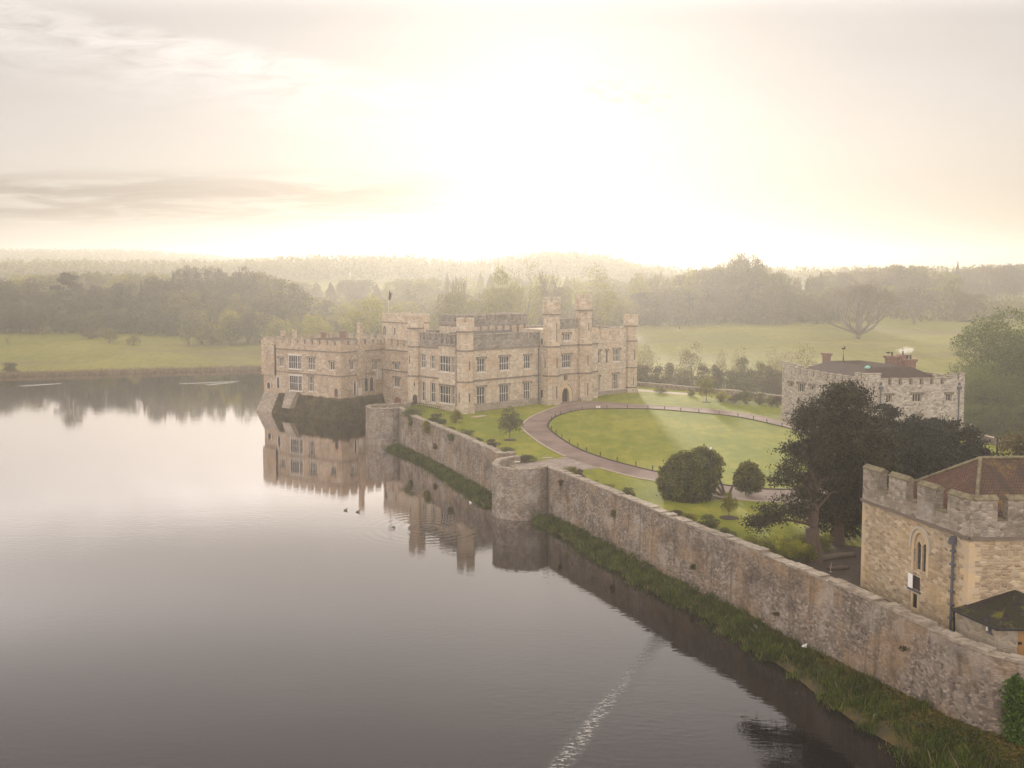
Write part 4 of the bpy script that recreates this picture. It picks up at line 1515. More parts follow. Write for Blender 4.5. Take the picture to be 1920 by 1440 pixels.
# turrets
ROT = math.atan2(UX[1], UX[0]) + math.radians(22.5)
turret(castle, CP2(0, 0), 1.55, 4.6, 20.3, 22.75, (zS, zL), 7.0, ROT, slits=((879, 882, 677, 694), (879, 882, 738, 754), (860, 862, 737, 755)))
tL_s = fE.hit(1034, 700)[0] + PB0
tR_s = fE.hit(1094, 700)[0] + PB0
turret(castle, CP2(tL_s, PD), 1.72, 4.6, 23.0, 26.3, (zS, zL), 7.0, ROT, slits=((1021, 1023, 671, 689), (1043, 1046, 671, 689), (1043, 1045, 605, 640), (1043, 1045, 724, 748)))
turret(castle, CP2(tR_s, PD), 1.72, 4.6, 23.6, 26.8, (zS, zL), 7.0, ROT, slits=((1101, 1104, 666, 685), (1101, 1103, 718, 744), (1103, 1105, 605, 620)))
turret(castle, CP2(FLEN, 0), 1.45, 4.6, 20.0, 22.4, (zS, zL, 7.2), 7.0, ROT, slits=((1189, 1191, 655, 675), (1187, 1189, 706, 722)))
turret(castle, T0, 1.50, 3.0, 20.4, 22.8, (zS, zL), None, ROT, slits=((767, 769, 667, 682), (776, 778, 717, 724)))
# canted bay on the west side
s_b0, s_b1 = side.hit(827.5, 700)[0], side.L - 1.5
pb = [side.pt(s_b0, 0, 0), side.pt(s_b0 + 0.45, 1.0, 0), side.pt(s_b1 - 0.2, 1.0, 0), side.pt(s_b1, 0, 0)]
pb = [(p_[0], p_[1]) for p_ in pb]
bay_o = None
mb, cp = MB(), MB()
fcs = [Facade(pb[i], pb[i + 1]) for i in range(3)]
mid = fcs[1]
spl = mid.hit(844.5, 690)[0]
bh = [(0.12, spl - 0.1, mid.hit(840, 698)[1], mid.hit(840, 668)[1], 4), (spl + 0.12, mid.L - 0.12, mid.hit(850, 699)[1], mid.hit(850, 668.5)[1], 2),
      (0.12, spl - 0.1, mid.hit(840, 757)[1], mid.hit(840, 724)[1], 4), (spl + 0.12, mid.L - 0.12, mid.hit(850, 758)[1], mid.hit(850, 725)[1], 2)]
mid.wall(mb, 4.5, zS + 0.9, [h[:4] for h in bh])
fcs[0].wall(mb, 4.5, zS + 0.9)
fcs[2].wall(mb, 4.5, zS + 0.9)
mb.face([V3(p_, zS + 0.8) for p_ in pb])
bay_o = mb.build('bay', M['castle'], castle)
for h in bh:
    mid.window(castle, h[:4], h[4], 2, hood=False, fr=0.1)
mb, cp = MB(), MB()
crenel_run(mb, mid, zS + 0.9, 18.0, zP - 0.15, 0.4, 0.9, 0.5, 0.0, None, cp, 0.0, jr)
pr = mb.build('parapet', M['castle_dark'], bay_o)
mb = MB()
for f in fcs[1:2]:
    f.string(mb, zS + 0.75)
    f.string(mb, zL - 0.9)
mb.build_pieces('string_course', M['trim_dark'], bay_o)
# basement steps, railing and a dark arched door at the foot of the west turret
mb = MB()
for k in range(14):
    s_ = 1.6 + k * 0.62
    p_ = side.pt(s_, 1.3, 5.2)
    mb.tube([p_, (p_[0], p_[1], 6.4)], [0.035, 0.035], 4)
mb.tube([side.pt(1.6, 1.3, 6.4), side.pt(1.6 + 13 * 0.62, 1.3, 6.4)], [0.04, 0.04], 4)
mb.tube([side.pt(1.6, 1.3, 5.9), side.pt(1.6 + 13 * 0.62, 1.3, 5.9)], [0.03, 0.03], 4)
mb.build('railing', M['iron'], castle)
mb = MB()
side.box(mb, 1.5, 9.9, 1.1, 1.5, 3.0, 5.2)
for k in range(5):
    side.box(mb, 9.95 + k * 0.36, 10.3 + k * 0.36, 0.3, 1.5, 3.0, 5.9 - k * 0.17)
mb.build('area_wall', M['brick'], castle)
dpx = ((773, 739), (781, 758))
fT0 = Facade(ngon(T0, 1.5, 8, ROT)[4], ngon(T0, 1.5, 8, ROT)[5])
best = None
for k in range(8):
    P8 = ngon(T0, 1.5, 8, ROT)
    fc = Facade(P8[k], P8[(k + 1) % 8])
    if fc.n.dot(-(fc.a + fc.b) / 2) > 0:
        s, z = fc.hit(777, 749)
        if -0.2 < s < fc.L + 0.2:
            best = fc
if best:
    sm = best.L / 2
    _, za = best.hit(777, 757)
    _, zb = best.hit(777, 740)
    mb = MB()
    best.plate(mb, best.arch2d(sm - 0.42, sm + 0.42, za, za + (zb - za) * 0.7, zb), 0.002, 0.05)
    mb.build('door', M['wood_dark'], castle)
# downpipe in the angle by the entrance block, narrow lights beside it
mb = MB()
p_ = fA.pt(fA.L - 0.5, 0.14, 0)
mb.tube([(p_[0], p_[1], 5.5), (p_[0], p_[1], zS - 0.3)], [0.12, 0.12], 6)
mb.build('downpipe', M['pipe'], castle)
for r in ((1011.5, 1017.5, 634, 647), (1011, 1016.5, 730, 747.5)):
    h = fEl.rect(*r)
    fEl.window(castle, (0.25, fEl.L - 0.45, h[2], h[3]), 2, 1, hood=False, sill=False, dep=-0.03, fr=0.08)

# ---- link range from the main block back to the older keep, with its square tower
D0 = AT(716, 655, 211.7)
D0 = (D0.x, D0.y)
Dn = NX
DL = 22.0
D1 = (D0[0] + Dn[0] * DL, D0[1] + Dn[1] * DL)
D2 = (D1[0] + UX[0] * 11, D1[1] + UX[1] * 11)
D3 = (D0[0] + UX[0] * 11, D0[1] + UX[1] * 11)
fD = Facade(D0, D1)
zD = fD.hit(740, 656.8)[1]
zDl = fD.hit(740, 695)[1]
zDp = fD.hit(740, 638)[1]
wD = [(fD.rect(737.5, 748.7, 680, 694), 4), (fD.rect(738, 749.7, 707.5, 726), 4)]
mb = MB()
fD.wall(mb, 0.0, zD, [h for h, _ in wD])
Facade(D1, D2).wall(mb, 0, zD)
Facade(D2, D3).wall(mb, 0, zD)
Facade(D3, D0).wall(mb, 0, zD)
mb.face([V3(p_, zD - 0.02) for p_ in (D0, D1, D2, D3)])
lk = mb.build('link_range', M['keep'], castle)
for h, nl in wD:
    fD.window(castle, h, nl, 1)
fD.arch_window(castle, 741, 751.5, 745.5, 758, mat='wood_red', glass='wood_red', name='door', ring=0.12, spring=0.35)
mb = MB()
fD.string(mb, zD)
fD.string(mb, zDl)
mb.build_pieces('string_course', M['trim_dark'], lk)
mb, cp = MB(), MB()
crenel_run(mb, fD, zD + 0.13, zD + 1.0, zDp, 0.5, 1.4, 0.9, 2.0, None, cp, 0.0, jr)
mb.build('parapet', M['keep'], lk, extra=[(cp, M['coping'])])
gt = fD.hit(711.5, 620)[0], fD.hit(759, 620)[0]
fG = Facade(fD.pt(gt[0] - 0.2, -0.9, 0)[:2], fD.pt(gt[1] + 0.2, -0.9, 0)[:2])
zgt = fG.hit(735, 588)[1]
zgs = fG.hit(735, 604.5)[1]
tp = [fG.pt(0, 0, 0)[:2], fG.pt(fG.L, 0, 0)[:2], fG.pt(fG.L, -5.5, 0)[:2], fG.pt(0, -5.5, 0)[:2]]
mb = MB()
mb.prism(tp, zD - 3, zgs)
gt_o = mb.build('square_tower', M['castle'], castle)
mb, cp = MB(), MB()
for i in range(4):
    crenel_run(mb, Facade(tp[i], tp[(i + 1) % 4]), zgs, zgt - 0.75, zgt + 0.01 * i, 0.45, 1.3, 0.45, 0.0 if i % 2 == 0 else 0.46, None if i % 2 == 0 else 5.04, None, 0.12, jr)
mb.build('battlement', M['castle'], gt_o)
mb = MB()
for i in range(4):
    Facade(tp[i], tp[(i + 1) % 4]).string(mb, zgs, 0.22, 0.14)
mb.build_pieces('string_course', M['trim_dark'], gt_o)
fG.arch_window(castle, 718.8, 724, 611, 627, ring=0.14, lights=2)
fG.slit(gt_o, fG.rect(739.2, 741.2, 615, 627))
fG.slit(gt_o, fG.rect(719.5, 721.5, 638, 644))
# chimney stump between the ranges
c_ = AT(894, 612, 190)
chimney(castle, (c_.x, c_.y), 0.9, 0.9, zS, 21.0, 0.7, pots=2)

# ================================================================== older keep in the water, left
FC = AT(638.5, 661, 202.0)
FL_ = AT(493.5, 652, 216.9)
FC, FL_ = (FC.x, FC.y), (FL_.x, FL_.y)
keep = empty("island_keep", (FC[0], FC[1], 0), "older square stone keep rising from the lake on an ivy-covered base", "keep")
fF = Facade(FL_, FC)
fH = Facade(FC, D0)
eD = nrm(*(fH.d))
KB = 22.0
K2 = (FC[0] + eD[0] * KB, FC[1] + eD[1] * KB)
K3 = (FL_[0] + eD[0] * KB, FL_[1] + eD[1] * KB)
zK = fF.hit(638, 661)[1]
zKl = fF.hit(638, 706)[1]
zKp = fF.hit(638, 641)[1]
wF = [(fF.rect(522.5, 531.2, 670, 687), 3, 1), (fF.rect(577, 590.8, 670, 694), 4, 2), (fF.rect(617.5, 626.8, 677.5, 694), 2, 1), (fF.rect(577.8, 587.4, 704.5, 734), 3, 2)]
wH = [(fH.rect(656.3, 664.6, 676, 694), 3, 1), (fH.rect(699, 710, 675, 693.5), 4, 1)]
mb = MB()
fF.wall(mb, 1.0, zK, [h for h, _, _ in wF])
fHx = Facade(FC, K2)
fHx.wall(mb, 1.0, zK, [h for h, _, _ in wH])
Facade(K2, K3).wall(mb, 0, zK)
Facade(K3, FL_).wall(mb, 0, zK)
mb.build('wall', M['keep'], keep)
for h, nl, rw in wF:
    fF.window(keep, h, nl, rw)
for h, nl, rw in wH:
    fH.window(keep, h, nl, rw)
mb = MB()
for f in (fF, fHx):
    f.string(mb, zK, s1=f.L if f is fF else fH.L - 0.2)
    f.string(mb, zKl, 0.2, 0.13, s1=f.L if f is fF else fH.L * 0.8)
mb.build_pieces('string_course', M['trim_dark'], keep)
mb, cp = MB(), MB()
kp = [FL_, FC, K2, K3]
for i in range(4):
    f = Facade(kp[i], kp[(i + 1) % 4])
    crenel_run(mb, f, zK + 0.12, zKp - 0.95, zKp + 0.012 * i, 0.5, 1.35, 1.0, 0.0 if i % 2 == 0 else 0.51, None if i % 2 == 0 else f.L - 0.51, cp, 0.02, jr)
pr = mb.build('parapet', M['keep'], keep, extra=[(cp, M['coping'])])
ring_roof(keep, inset(kp, 1.6), zK + 0.3, 1.55, 4.2, 'tile_brown')
# projecting two-storey window bay on pale stone corbel
h1 = fF.rect(542.5, 567, 664, 693)
h2 = fF.rect(544, 568, 702, 734)
for h, rows in ((h1, 2), (h2, 2)):
    q = [fF.pt(h[0], 0, 0)[:2], fF.pt(h[0] + 0.35, 0.6, 0)[:2], fF.pt(h[1] - 0.95, 0.6, 0)[:2], fF.pt(h[1] - 0.1, 0, 0)[:2]]
    f, fr2 = Facade(q[1], q[2]), Facade(q[2], q[3])
    mb = MB()
    ha = (0.06, f.L - 0.06, h[2] + 0.25, h[3] - 0.25)
    hb_ = (0.08, fr2.L - 0.06, h[2] + 0.25, h[3] - 0.25)
    f.wall(mb, h[2], h[3], [ha], dep=0.2)
    Facade(q[0], q[1]).wall(mb, h[2], h[3])
    fr2.wall(mb, h[2], h[3], [hb_], dep=0.2)
    mb.face([V3(p_, h[3]) for p_ in q])
    mb.face([V3(p_, h[2]) for p_ in q[::-1]])
    bo = mb.build('oriel', M['frame'], keep)
    f.window(keep, ha, 4, rows, hood=False, sill=False, fr=0.06, mu=0.07, dep=0.2)
    fr2.window(keep, hb_, 3, rows, hood=False, sill=False, fr=0.05, mu=0.06, dep=0.2)
mb = MB()
s0, s1, za, zb = fF.rect(542.6, 559.5, 733, 763)
mb.prism([fF.pt(s0 + 0.5, 0.05, 0)[:2], fF.pt(s0 + 0.5, 2.6, 0)[:2], fF.pt(s1 - 0.1, 2.6, 0)[:2], fF.pt(s1 + 0.3, 0.05, 0)[:2]][::1], 1.6, zb,
         poly_top=[fF.pt(s0 - 0.2, 0.05, 0)[:2], fF.pt(s0 - 0.2, 0.8, 0)[:2], fF.pt(s1 + 0.5, 0.8, 0)[:2], fF.pt(s1 + 0.5, 0.05, 0)[:2]])
mb.build('oriel_base', M['base_stone'], keep)
# corner pier at the far left
mb = MB()
sp0, sp1 = -0.2, fF.hit(517, 690)[0]
fF.box(mb, sp0, sp1, 0.003, 0.45, zKl - 0.9, zKp - 0.4)
mb.build('corner_pier', M['keep'], keep)
mb = MB()
pz = fF.pt(sp1 + 0.12, 0.22, 0)
mb.tube([(pz[0], pz[1], zKl - 0.8), (pz[0], pz[1], zK + 0.8)], [0.13, 0.13], 6)
mb.build('downpipe', M['iron'], keep)
# battered base: smooth stone at the left end, ivy over the rest
zI = 4.3
base_in = [FL_, FC, K2]
mb = MB()
out = [fF.pt(-0.9, 2.3, 0)[:2], (FC[0] + (fF.n.x + fHx.n.x) * 2.1, FC[1] + (fF.n.y + fHx.n.y) * 2.1), fHx.pt(fHx.L, 2.1, 0)[:2]]
for i in range(2):
    mb.face([V3(out[i], -1), V3(out[i + 1], -1), V3(base_in[i + 1], zI), V3(base_in[i], zI)])
mb.face([V3(K3, -1), V3(out[0], -1), V3(FL_, zI)])
mb.build('battered_base', M['base_stone'], keep)
rgi = np.random.default_rng(9)


def slope_pts(f, sa, sb, n, bulge=0.07):
    s = rgi.uniform(sa, sb, n)
    q = rgi.uniform(0, 1, n) ** 0.9
    q = np.clip(q + rgi.normal(0, 0.015, n), -0.02, 1)
    z = (zI + 0.06 * np.sin(s * 1.7) + 0.12) * (1 - q) + 0.0 * q
    dep = 0.08 + 2.15 * q + np.abs(rgi.normal(0, bulge, n)) * (0.4 + q * 0.6)
    a = np.array([f.a.x, f.a.y])
    xy_ = a[None, :] + np.outer(s, np.array(f.d)) + np.outer(dep, np.array(f.n))
    return np.column_stack([xy_, np.maximum(z, 0.02)])


sa = fF.hit(524, 745)[0]
sbay0, sbay1 = fF.hit(541, 748)[0], fF.hit(562, 748)[0]
P_ = slope_pts(fF, sa, fF.L + 2.6, 26000)
sv = (P_[:, 0] - fF.a.x) * fF.d.x + (P_[:, 1] - fF.a.y) * fF.d.y
P_ = P_[~((sv > sbay0) & (sv < sbay1) & (P_[:, 2] > 1.7))]
P2_ = slope_pts(fH, -2.6, fH.L + 0.2, 14000)
cloud_obj('ivy', np.concatenate([P_, P2_]), 0.17, M['ivy'], rgi, keep)
# pointed windows, slits and stains low on the keep
for r in ((501, 507, 716, 728), (519.5, 524.5, 706, 727), (628.5, 632.5, 729, 744)):
    fF.arch_window(keep, *r, mat='frame' if r[0] < 600 else 'wood_red', ring=0.14)
for r in ((683.5, 689.5, 708, 733), (693.2, 699.6, 706.5, 732.5)):
    fH.arch_window(keep, *r, mat='trim', ring=0.14, spring=0.7)
mb = MB()
s0, s1, za, zb = fH.rect(663.3, 666.6, 717.5, 741)
fH.box(mb, s0 - 0.15, s0, 0.003, 0.08, za, zb)
fH.box(mb, s1, s1 + 0.35, 0.003, 0.08, za, zb)
o_ = mb.build('window', M['frame'], keep)
mp = MB()
fH.box(mp, s0, s1, 0.002, 0.02, za, zb)
mp.build('pane', M['glass'], o_)
s0, s1, za, zb = fH.rect(671.5, 678.5, 727, 741)
mb = MB()
fH.box(mb, s0, s1, 0.003, 0.05, za, zb)
mb.build('blocked_window', M['frame'], keep)
# chimney breast on the right face and its tall stack; garderobe stub
s0, s1, za, zb = fH.rect(669.5, 680.5, 645, 708)
mb = MB()
fH.box(mb, s0, s1, 0.003, 0.55, za, zK + 0.6)
fH.box(mb, s0 + 0.2, s1 - 0.2, 0.003, 0.3, za - 0.5, za)
mb.build('chimney_breast', M['keep'], keep)
zc_ = fH.hit(674, 604.5)[1]
p_ = fH.pt((s0 + s1) / 2, 0.05, 0)
chimney(keep, p_[:2], 0.85, 0.95, zK + 0.5, zc_ - 0.02, math.atan2(fH.d.y, fH.d.x), mat='keep', cap=0.05)
s0, s1, za, zb = fH.rect(704.5, 712, 695, 711)
mb = MB()
fH.box(mb, s0, s1, 0.003, 0.7, za, zb)
mb.build('garderobe', M['trim'], keep)
for (x0, x1, yt, Y) in ((602, 611.5, 622, 213), (636.5, 648.5, 620.5, 213)):
    a, b = AT(x0, yt, Y), AT(x1, yt, Y)
    chimney(keep, ((a.x + b.x) / 2, Y), b.x - a.x, 1.2, zK, a.z, 0.3, mat='brick', cap=0.05)
for (x0, x1, yt, Y) in ((526, 535, 620, 225), (547.5, 556, 618.5, 222)):
    a, b = AT(x0, yt, Y), AT(x1, yt, Y)
    chimney(keep, ((a.x + b.x) / 2, Y), b.x - a.x, 1.1, zK, a.z, 0.3, mat='keep', cap=0.04)
# ================================================================== square tower house at the end of the lawn
ML = G(1465, 785)
zm = AT(1466, 687.5, ML.y).z
MC = G(1622, 711.7, zm)
MR = G(1809, 708.8, zm)
ML, MC, MR = xy(ML), xy(MC), xy(MR)
MBK = (MR[0] + ML[0] - MC[0], MR[1] + ML[1] - MC[1])
house = empty("tower_house", (MC[0], MC[1], 5.4), "square grey ragstone tower with brown hipped roof and brick chimneys beyond the oval lawn", "tower")
mq = [ML, MC, MR, MBK]
f1, f2 = Facade(ML, MC), Facade(MC, MR)
zc = zm - 0.95
zb = zm - 1.25
w1 = [(f1.rect(1479, 1487, 716.5, 726), 2), (f1.rect(1496, 1508.5, 718.5, 735.5), 3), (f1.rect(1518.5, 1526.5, 722, 732), 2)]
w2 = [(f2.rect(1661.5, 1672.5, 739.5, 754.5), 2), (f2.rect(1711, 1728, 738, 754), 3), (f2.rect(1774, 1784.5, 737.5, 753), 2), (f2.rect(1712, 1727, 778, 797), 2),
      (f2.rect(1664, 1674, 780, 797), 2)]
dr = f1.rect(1497, 1507, 764, 788)
dr = (dr[0], dr[1], 5.4, dr[3])
lt = f1.rect(1496.5, 1507, 753.5, 760.5)
mb = MB()
f1.wall(mb, 4.0, zb, [h for h, _ in w1] + [dr, lt])
f2.wall(mb, 1.0, zb, [h for h, _ in w2])
Facade(MR, MBK).wall(mb, 1.0, zb)
Facade(MBK, ML).wall(mb, 1.0, zb)
mb.face([V3(p_, zb - 0.01) for p_ in mq])
mb.build('wall', M['flint'], house)
for h, nl in w1:
    f1.window(house, h, nl, 1, mat='trim')
for h, nl in w2:
    f2.window(house, h, nl, 1, mat='trim', hood=True)
f1.window(house, lt, 3, 1, mat='trim', hood=True, sill=False)
mb = MB()
f1.box(mb, dr[0] - 0.35, dr[0], 0.004, 0.14, 5.0, dr[3] + 0.3)
f1.box(mb, dr[1], dr[1] + 0.35, 0.004, 0.14, 5.0, dr[3] + 0.3)
f1.box(mb, dr[0], dr[1], 0.004, 0.12, dr[3], dr[3] + 0.3)
ar = mb.build('doorway', M['trim'], house)
mb = MB()
f1.box(mb, dr[0], dr[1], -0.34, -0.28, dr[2], dr[3])
mb.build('door', M['wood_dark'], ar)
mb = MB()
p_ = f1.pt(f1.hit(1500, 750)[0], 0.28, f1.hit(1500, 752)[1])
mb.lathe(p_, [(0.02, 0), (0.15, 0.1), (0.19, 0.5), (0.05, 0.65), (0, 0.7)], 6)
mb.build('lantern', M['black'], house)
mb = MB()
f1.box(mb, 0.15, dr[0] - 0.6, 0.004, 0.25, 3.5, 6.75)
mb.build_pieces('plinth', M['flint'], house)
mb = MB()
f1.box(mb, 1.2, dr[0] - 1.0, 0.25, 0.32, 6.8, 6.9)
f1.box(mb, 4.1, 4.2, 0.252, 0.36, 5.6, 7.9)
mb.build('wall_rail', M['iron'], house)
mb, cp = MB(), MB()
sL = f1.hit(1490, 690)[0]
sR = f1.hit(1603, 705)[0]
crenel_run(mb, f1, zb, zc, zm, 0.5, 1.05, 1.0, sL, sR, cp, 0.05, jr)
sR2 = f2.hit(1652, 705)[0]
sR3 = f2.hit(1783, 705)[0]
crenel_run(mb, f2, zb, zc, zm - 0.02, 0.5, 1.05, 0.55, sR2, sR3, cp, 0.05, jr)
crenel_run(mb, Facade(MR, MBK), zb, zc, zm, 0.5, 1.1, 0.9, 0.6, None, cp, 0.05, jr)
crenel_run(mb, Facade(MBK, ML), zb, zc, zm + 0.02, 0.5, 1.1, 0.9, 0.6, f2.L - 0.6, cp, 0.05, jr)
# raised battlements on three corners
crenel_run(mb, f1, zb, zc + 0.75, zm + 0.75, 0.5, 1.6, 1.1, 0.0, sL - 0.02, cp, 0.051, jr)
crenel_run(mb, f1, zb, zc + 0.75, zm + 0.75, 0.5, 1.2, 0.9, sR + 0.02, f1.L + 0.05, cp, 0.053, jr)
crenel_run(mb, f2, zb, zc + 0.77, zm + 0.77, 0.5, 1.1, 0.7, 0.52, sR2 - 0.02, cp, 0.053, jr)
crenel_run(mb, f2, zb, zc + 0.75, zm + 0.6, 0.5, 0.9, 0.4, sR3 + 0.02, f2.L, cp, 0.051, jr)
pr = mb.build('parapet', M['flint'], house, extra=[(cp, M['coping'])])
ring_roof(house, inset(mq, 1.0), zb + 0.25, 2.35, 4.1, 'tile_brown')
for (x, x1, yt, Y, pots) in ((1543, 1557, 661.5, 166, 0), (1660, 1685, 667, 156.5, 1), (1691, 1717, 673, 154, 2), (1685, 1701, 665, 163, 1)):
    a, b = AT(x, yt, Y), AT(x1, yt, Y)
    chimney(house, ((a.x + b.x) / 2, Y), (b.x - a.x) * 0.8, 1.3, zb, a.z, 0.05, pots=pots)
a = AT(1581, 684, 160)
mb = MB()
mb.tube([(a.x, a.y, zb + 1.0), (a.x, a.y, AT(1581, 668, 160).z)], [0.14, 0.10], 6)
mb.tube([(a.x, a.y, AT(1581, 668, 160).z), (a.x, a.y, AT(1581, 652, 160).z)], [0.045, 0.03], 5)
zv = AT(1581, 655, 160).z
mb.box((a.x, a.y, zv), 0.75, 0.05, 0.28, 0.4)
mb.box((a.x + 0.2, a.y, zv + 0.3), 0.25, 0.05, 0.2, 0.4)
mb.box((a.x, a.y, zv - 0.5), 0.6, 0.05, 0.06, 1.2)
mb.build('weather_vane', M['iron'], house)
a = AT(1627, 690, 149)
mb = MB()
zt_ = AT(1627, 690.5, 149).z
mb.lathe((a.x, a.y, zt_), [(0.46, 0.0), (0.46, 0.06), (0.42, 0.2), (0.28, 0.36), (0.06, 0.43), (0, 0.45)], 12)
dm = mb.build('copper_dome', M['copper'], house)
mb = MB()
for k in range(6):
    c_, s_ = 0.34 * math.cos(k * 1.047), 0.34 * math.sin(k * 1.047)
    mb.tube([(a.x + c_, a.y + s_, zm - 0.6), (a.x + c_, a.y + s_, zt_)], [0.05, 0.05], 5)
mb.build('dome_post', M['trim_dark'], dm)
for xp, yt in ((1651, 726), (1798, 726)):
    s, z = f2.hit(xp, yt)
    mb = MB()
    p_ = f2.pt(s, 0.14, 0)
    mb.tube([(p_[0], p_[1], 3), (p_[0], p_[1], z - 0.2)], [0.09, 0.09], 6)
    f2.box(mb, s - 0.28, s + 0.28, 0.005, 0.36, z - 0.3, z + 0.12)
    f2.box(mb, s - 0.14, s + 0.14, 0.005, 0.24, z + 0.3, z + 0.75)
    mb.build('downpipe', M['pipe'], house)
mb = MB()   # old satellite dish on the first big stack
a = AT(1665.5, 663, 156.5)
mb.lathe((a.x, a.y, a.z), [(0.05, 0), (0.28, 0.08), (0.42, 0.22)], 10)
mb.tube([(a.x, a.y, a.z - 0.5), (a.x, a.y, a.z + 0.35)], [0.05, 0.03], 5)
mb.build('aerial_dish', M['iron'], house)

# ================================================================== gatehouse in the right foreground
GA = G(1613.5, 1100, 5.3)
zst = AT(1617, 937, GA.y).z
GC_ = G(1818, 1009.6, zst)
GA, GC_ = xy(GA), xy(GC_)
GR_ = (GC_[0] + 14.5, GC_[1] + 0.35)
GB = (GR_[0] + 1.5, GA[1] + 3.0)
gate = empty("gatehouse", (GC_[0], GC_[1], 5.3), "warm yellow stone gatehouse with big battlements and red tiled roof in the right foreground", "gatehouse")
g1, g2 = Facade(GA, GC_), Facade(GC_, GR_)
gq = [GA, GC_, GR_, GB]
zmt = g1.hit(1650, 887)[1]         # merlon top
zcr = g1.hit(1660, 924)[1]         # crenel
gw = g1.rect(1714, 1737.5, 999, 1074)
sq = g1.rect(1704.5, 1725, 1079, 1105)
sl = g1.rect(1711.5, 1719.5, 1113, 1140)
mb = MB()
g1.wall(mb, 3.5, zst, [gw, sq, sl], dep=0.30)
g2.wall(mb, 3.5, zst)
Facade(GR_, GB).wall(mb, 3.5, zst)
Facade(GB, GA).wall(mb, 3.5, zst)
mb.build('wall', M['gate'], gate)
# quoins at the near corner and the far-left corner
mb = MB()
rq = random.Random(8)
z, k = 4.6, 0
while z < zst - 0.3:
    h = rq.uniform(0.26, 0.40)
    a, b = ((0.85, 0.42) if k % 2 else (0.48, 0.80))
    a += rq.uniform(-0.1, 0.1)
    b += rq.uniform(-0.1, 0.1)
    q = [g1.pt(g1.L - a, 0.010, 0)[:2], None, g2.pt(b, 0.010, 0)[:2], g2.pt(b, -0.05, 0)[:2], (GC_[0] - 0.02 + (g1.n.x + g2.n.x) * -0.05, GC_[1] + (g1.n.y + g2.n.y) * -0.05), g1.pt(g1.L - a, -0.05, 0)[:2]]
    q[1] = (GC_[0] + (g1.n.x + g2.n.x) * 0.0065, GC_[1] + (g1.n.y + g2.n.y) * 0.0065)
    mb.prism(q, z, z + h - 0.012)
    z += h
    k += 1
mb.build('quoin', M['quoin'], gate)
mb = MB()
z = 4.6
while z < zst - 0.3:
    h = rq.uniform(0.28, 0.42)
    a = rq.uniform(0.28, 0.6)
    g1.box(mb, -0.015, a, -0.03, 0.010, z, z + h - 0.012)
    z += h
mb.build('quoin', M['quoin'], gate)
mb = MB()
g1.string(mb, zst, 0.20, 0.14, -0.14)
g2.string(mb, zst + 0.003, 0.20, 0.14, 0.0)
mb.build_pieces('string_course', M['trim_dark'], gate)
# parapet with saddle-backed copings
mb = MB()
capm = MB()
T_ = 0.62


def saddle(mb, f, s0, s1, z, t, h=0.34, o=0.07, mitre=None):
    P = lambda s, d, zz: Vector(f.pt(s, d, zz))
    for s_, rev in ((s0, False), (s1, True)):
        tri = [P(s_, o, z), P(s_, o, z + 0.09), P(s_, -t / 2, z + h), P(s_, -t - o, z + 0.09), P(s_, -t - o, z)]
        mb.face(tri if rev else tri[::-1])
    mb.face([P(s0, o, z + 0.09), P(s1, o, z + 0.09), P(s1, -t / 2, z + h), P(s0, -t / 2, z + h)])
    mb.face([P(s1, -t - o, z + 0.09), P(s0, -t - o, z + 0.09), P(s0, -t / 2, z + h), P(s1, -t / 2, z + h)])
    mb.face([P(s0, o, z), P(s1, o, z), P(s1, o, z + 0.09), P(s0, o, z + 0.09)])
    mb.face([P(s1, -t - o, z), P(s0, -t - o, z), P(s0, -t - o, z + 0.09), P(s1, -t - o, z + 0.09)])
    mb.face([P(s0, -t - o, z), P(s1, -t - o, z), P(s1, o, z), P(s0, o, z)])


g1.box(mb, 0, g1.L - 0.01, -T_, 0.03, zst + 0.10, zcr)
g2.box(mb, T_ + 0.1, g2.L, -T_, 0.03, zst + 0.10, zcr + 0.003)
merl = [(g1.hit(a, 900)[0], g1.hit(b, 900)[0]) for a, b in ((1618.5, 1650.5), (1667, 1700), (1721, 1756))]
merl.append((g1.hit(1777.5, 930)[0], g1.L - 0.012))
for a, b in merl:
    g1.box(mb, a, b, -T_ + 0.01, 0.02, zcr + 0.002, zmt)
    saddle(capm, g1, a - 0.05, b + 0.05 if b < g1.L - 0.1 else b, zmt + 0.003, T_)
ms = [(0.02, g2.hit(1871.5, 930)[0]), (g2.hit(1891, 930)[0], g2.hit(1891, 930)[0] + 1.9)]
while ms[-1][1] < g2.L - 3:
    ms.append((ms[-1][1] + 0.8, ms[-1][1] + 2.7))
for i, (a, b) in enumerate(ms):
    if i == 0:
        g2.box(mb, T_ + 0.12, b, -T_ + 0.011, 0.021, zcr + 0.005, zmt + 0.003)
        # triangular infill at the turn of the wall
        mb.prism([g1.pt(g1.L - 0.012, 0.02, 0)[:2], (GC_[0] + 0.01, GC_[1] - 0.02), g2.pt(T_ + 0.119, 0.019, 0)[:2], g2.pt(T_ + 0.119, -T_ + 0.02, 0)[:2], g1.pt(g1.L - 0.012, -T_ + 0.02, 0)[:2]], zst + 0.11, zmt + 0.001)
    else:
        g2.box(mb, a, b, -T_ + 0.011, 0.021, zcr + 0.005, zmt + 0.003)
    saddle(capm, g2, a - (0.05 if i else -0.25), b + 0.05, zmt + 0.012, T_)
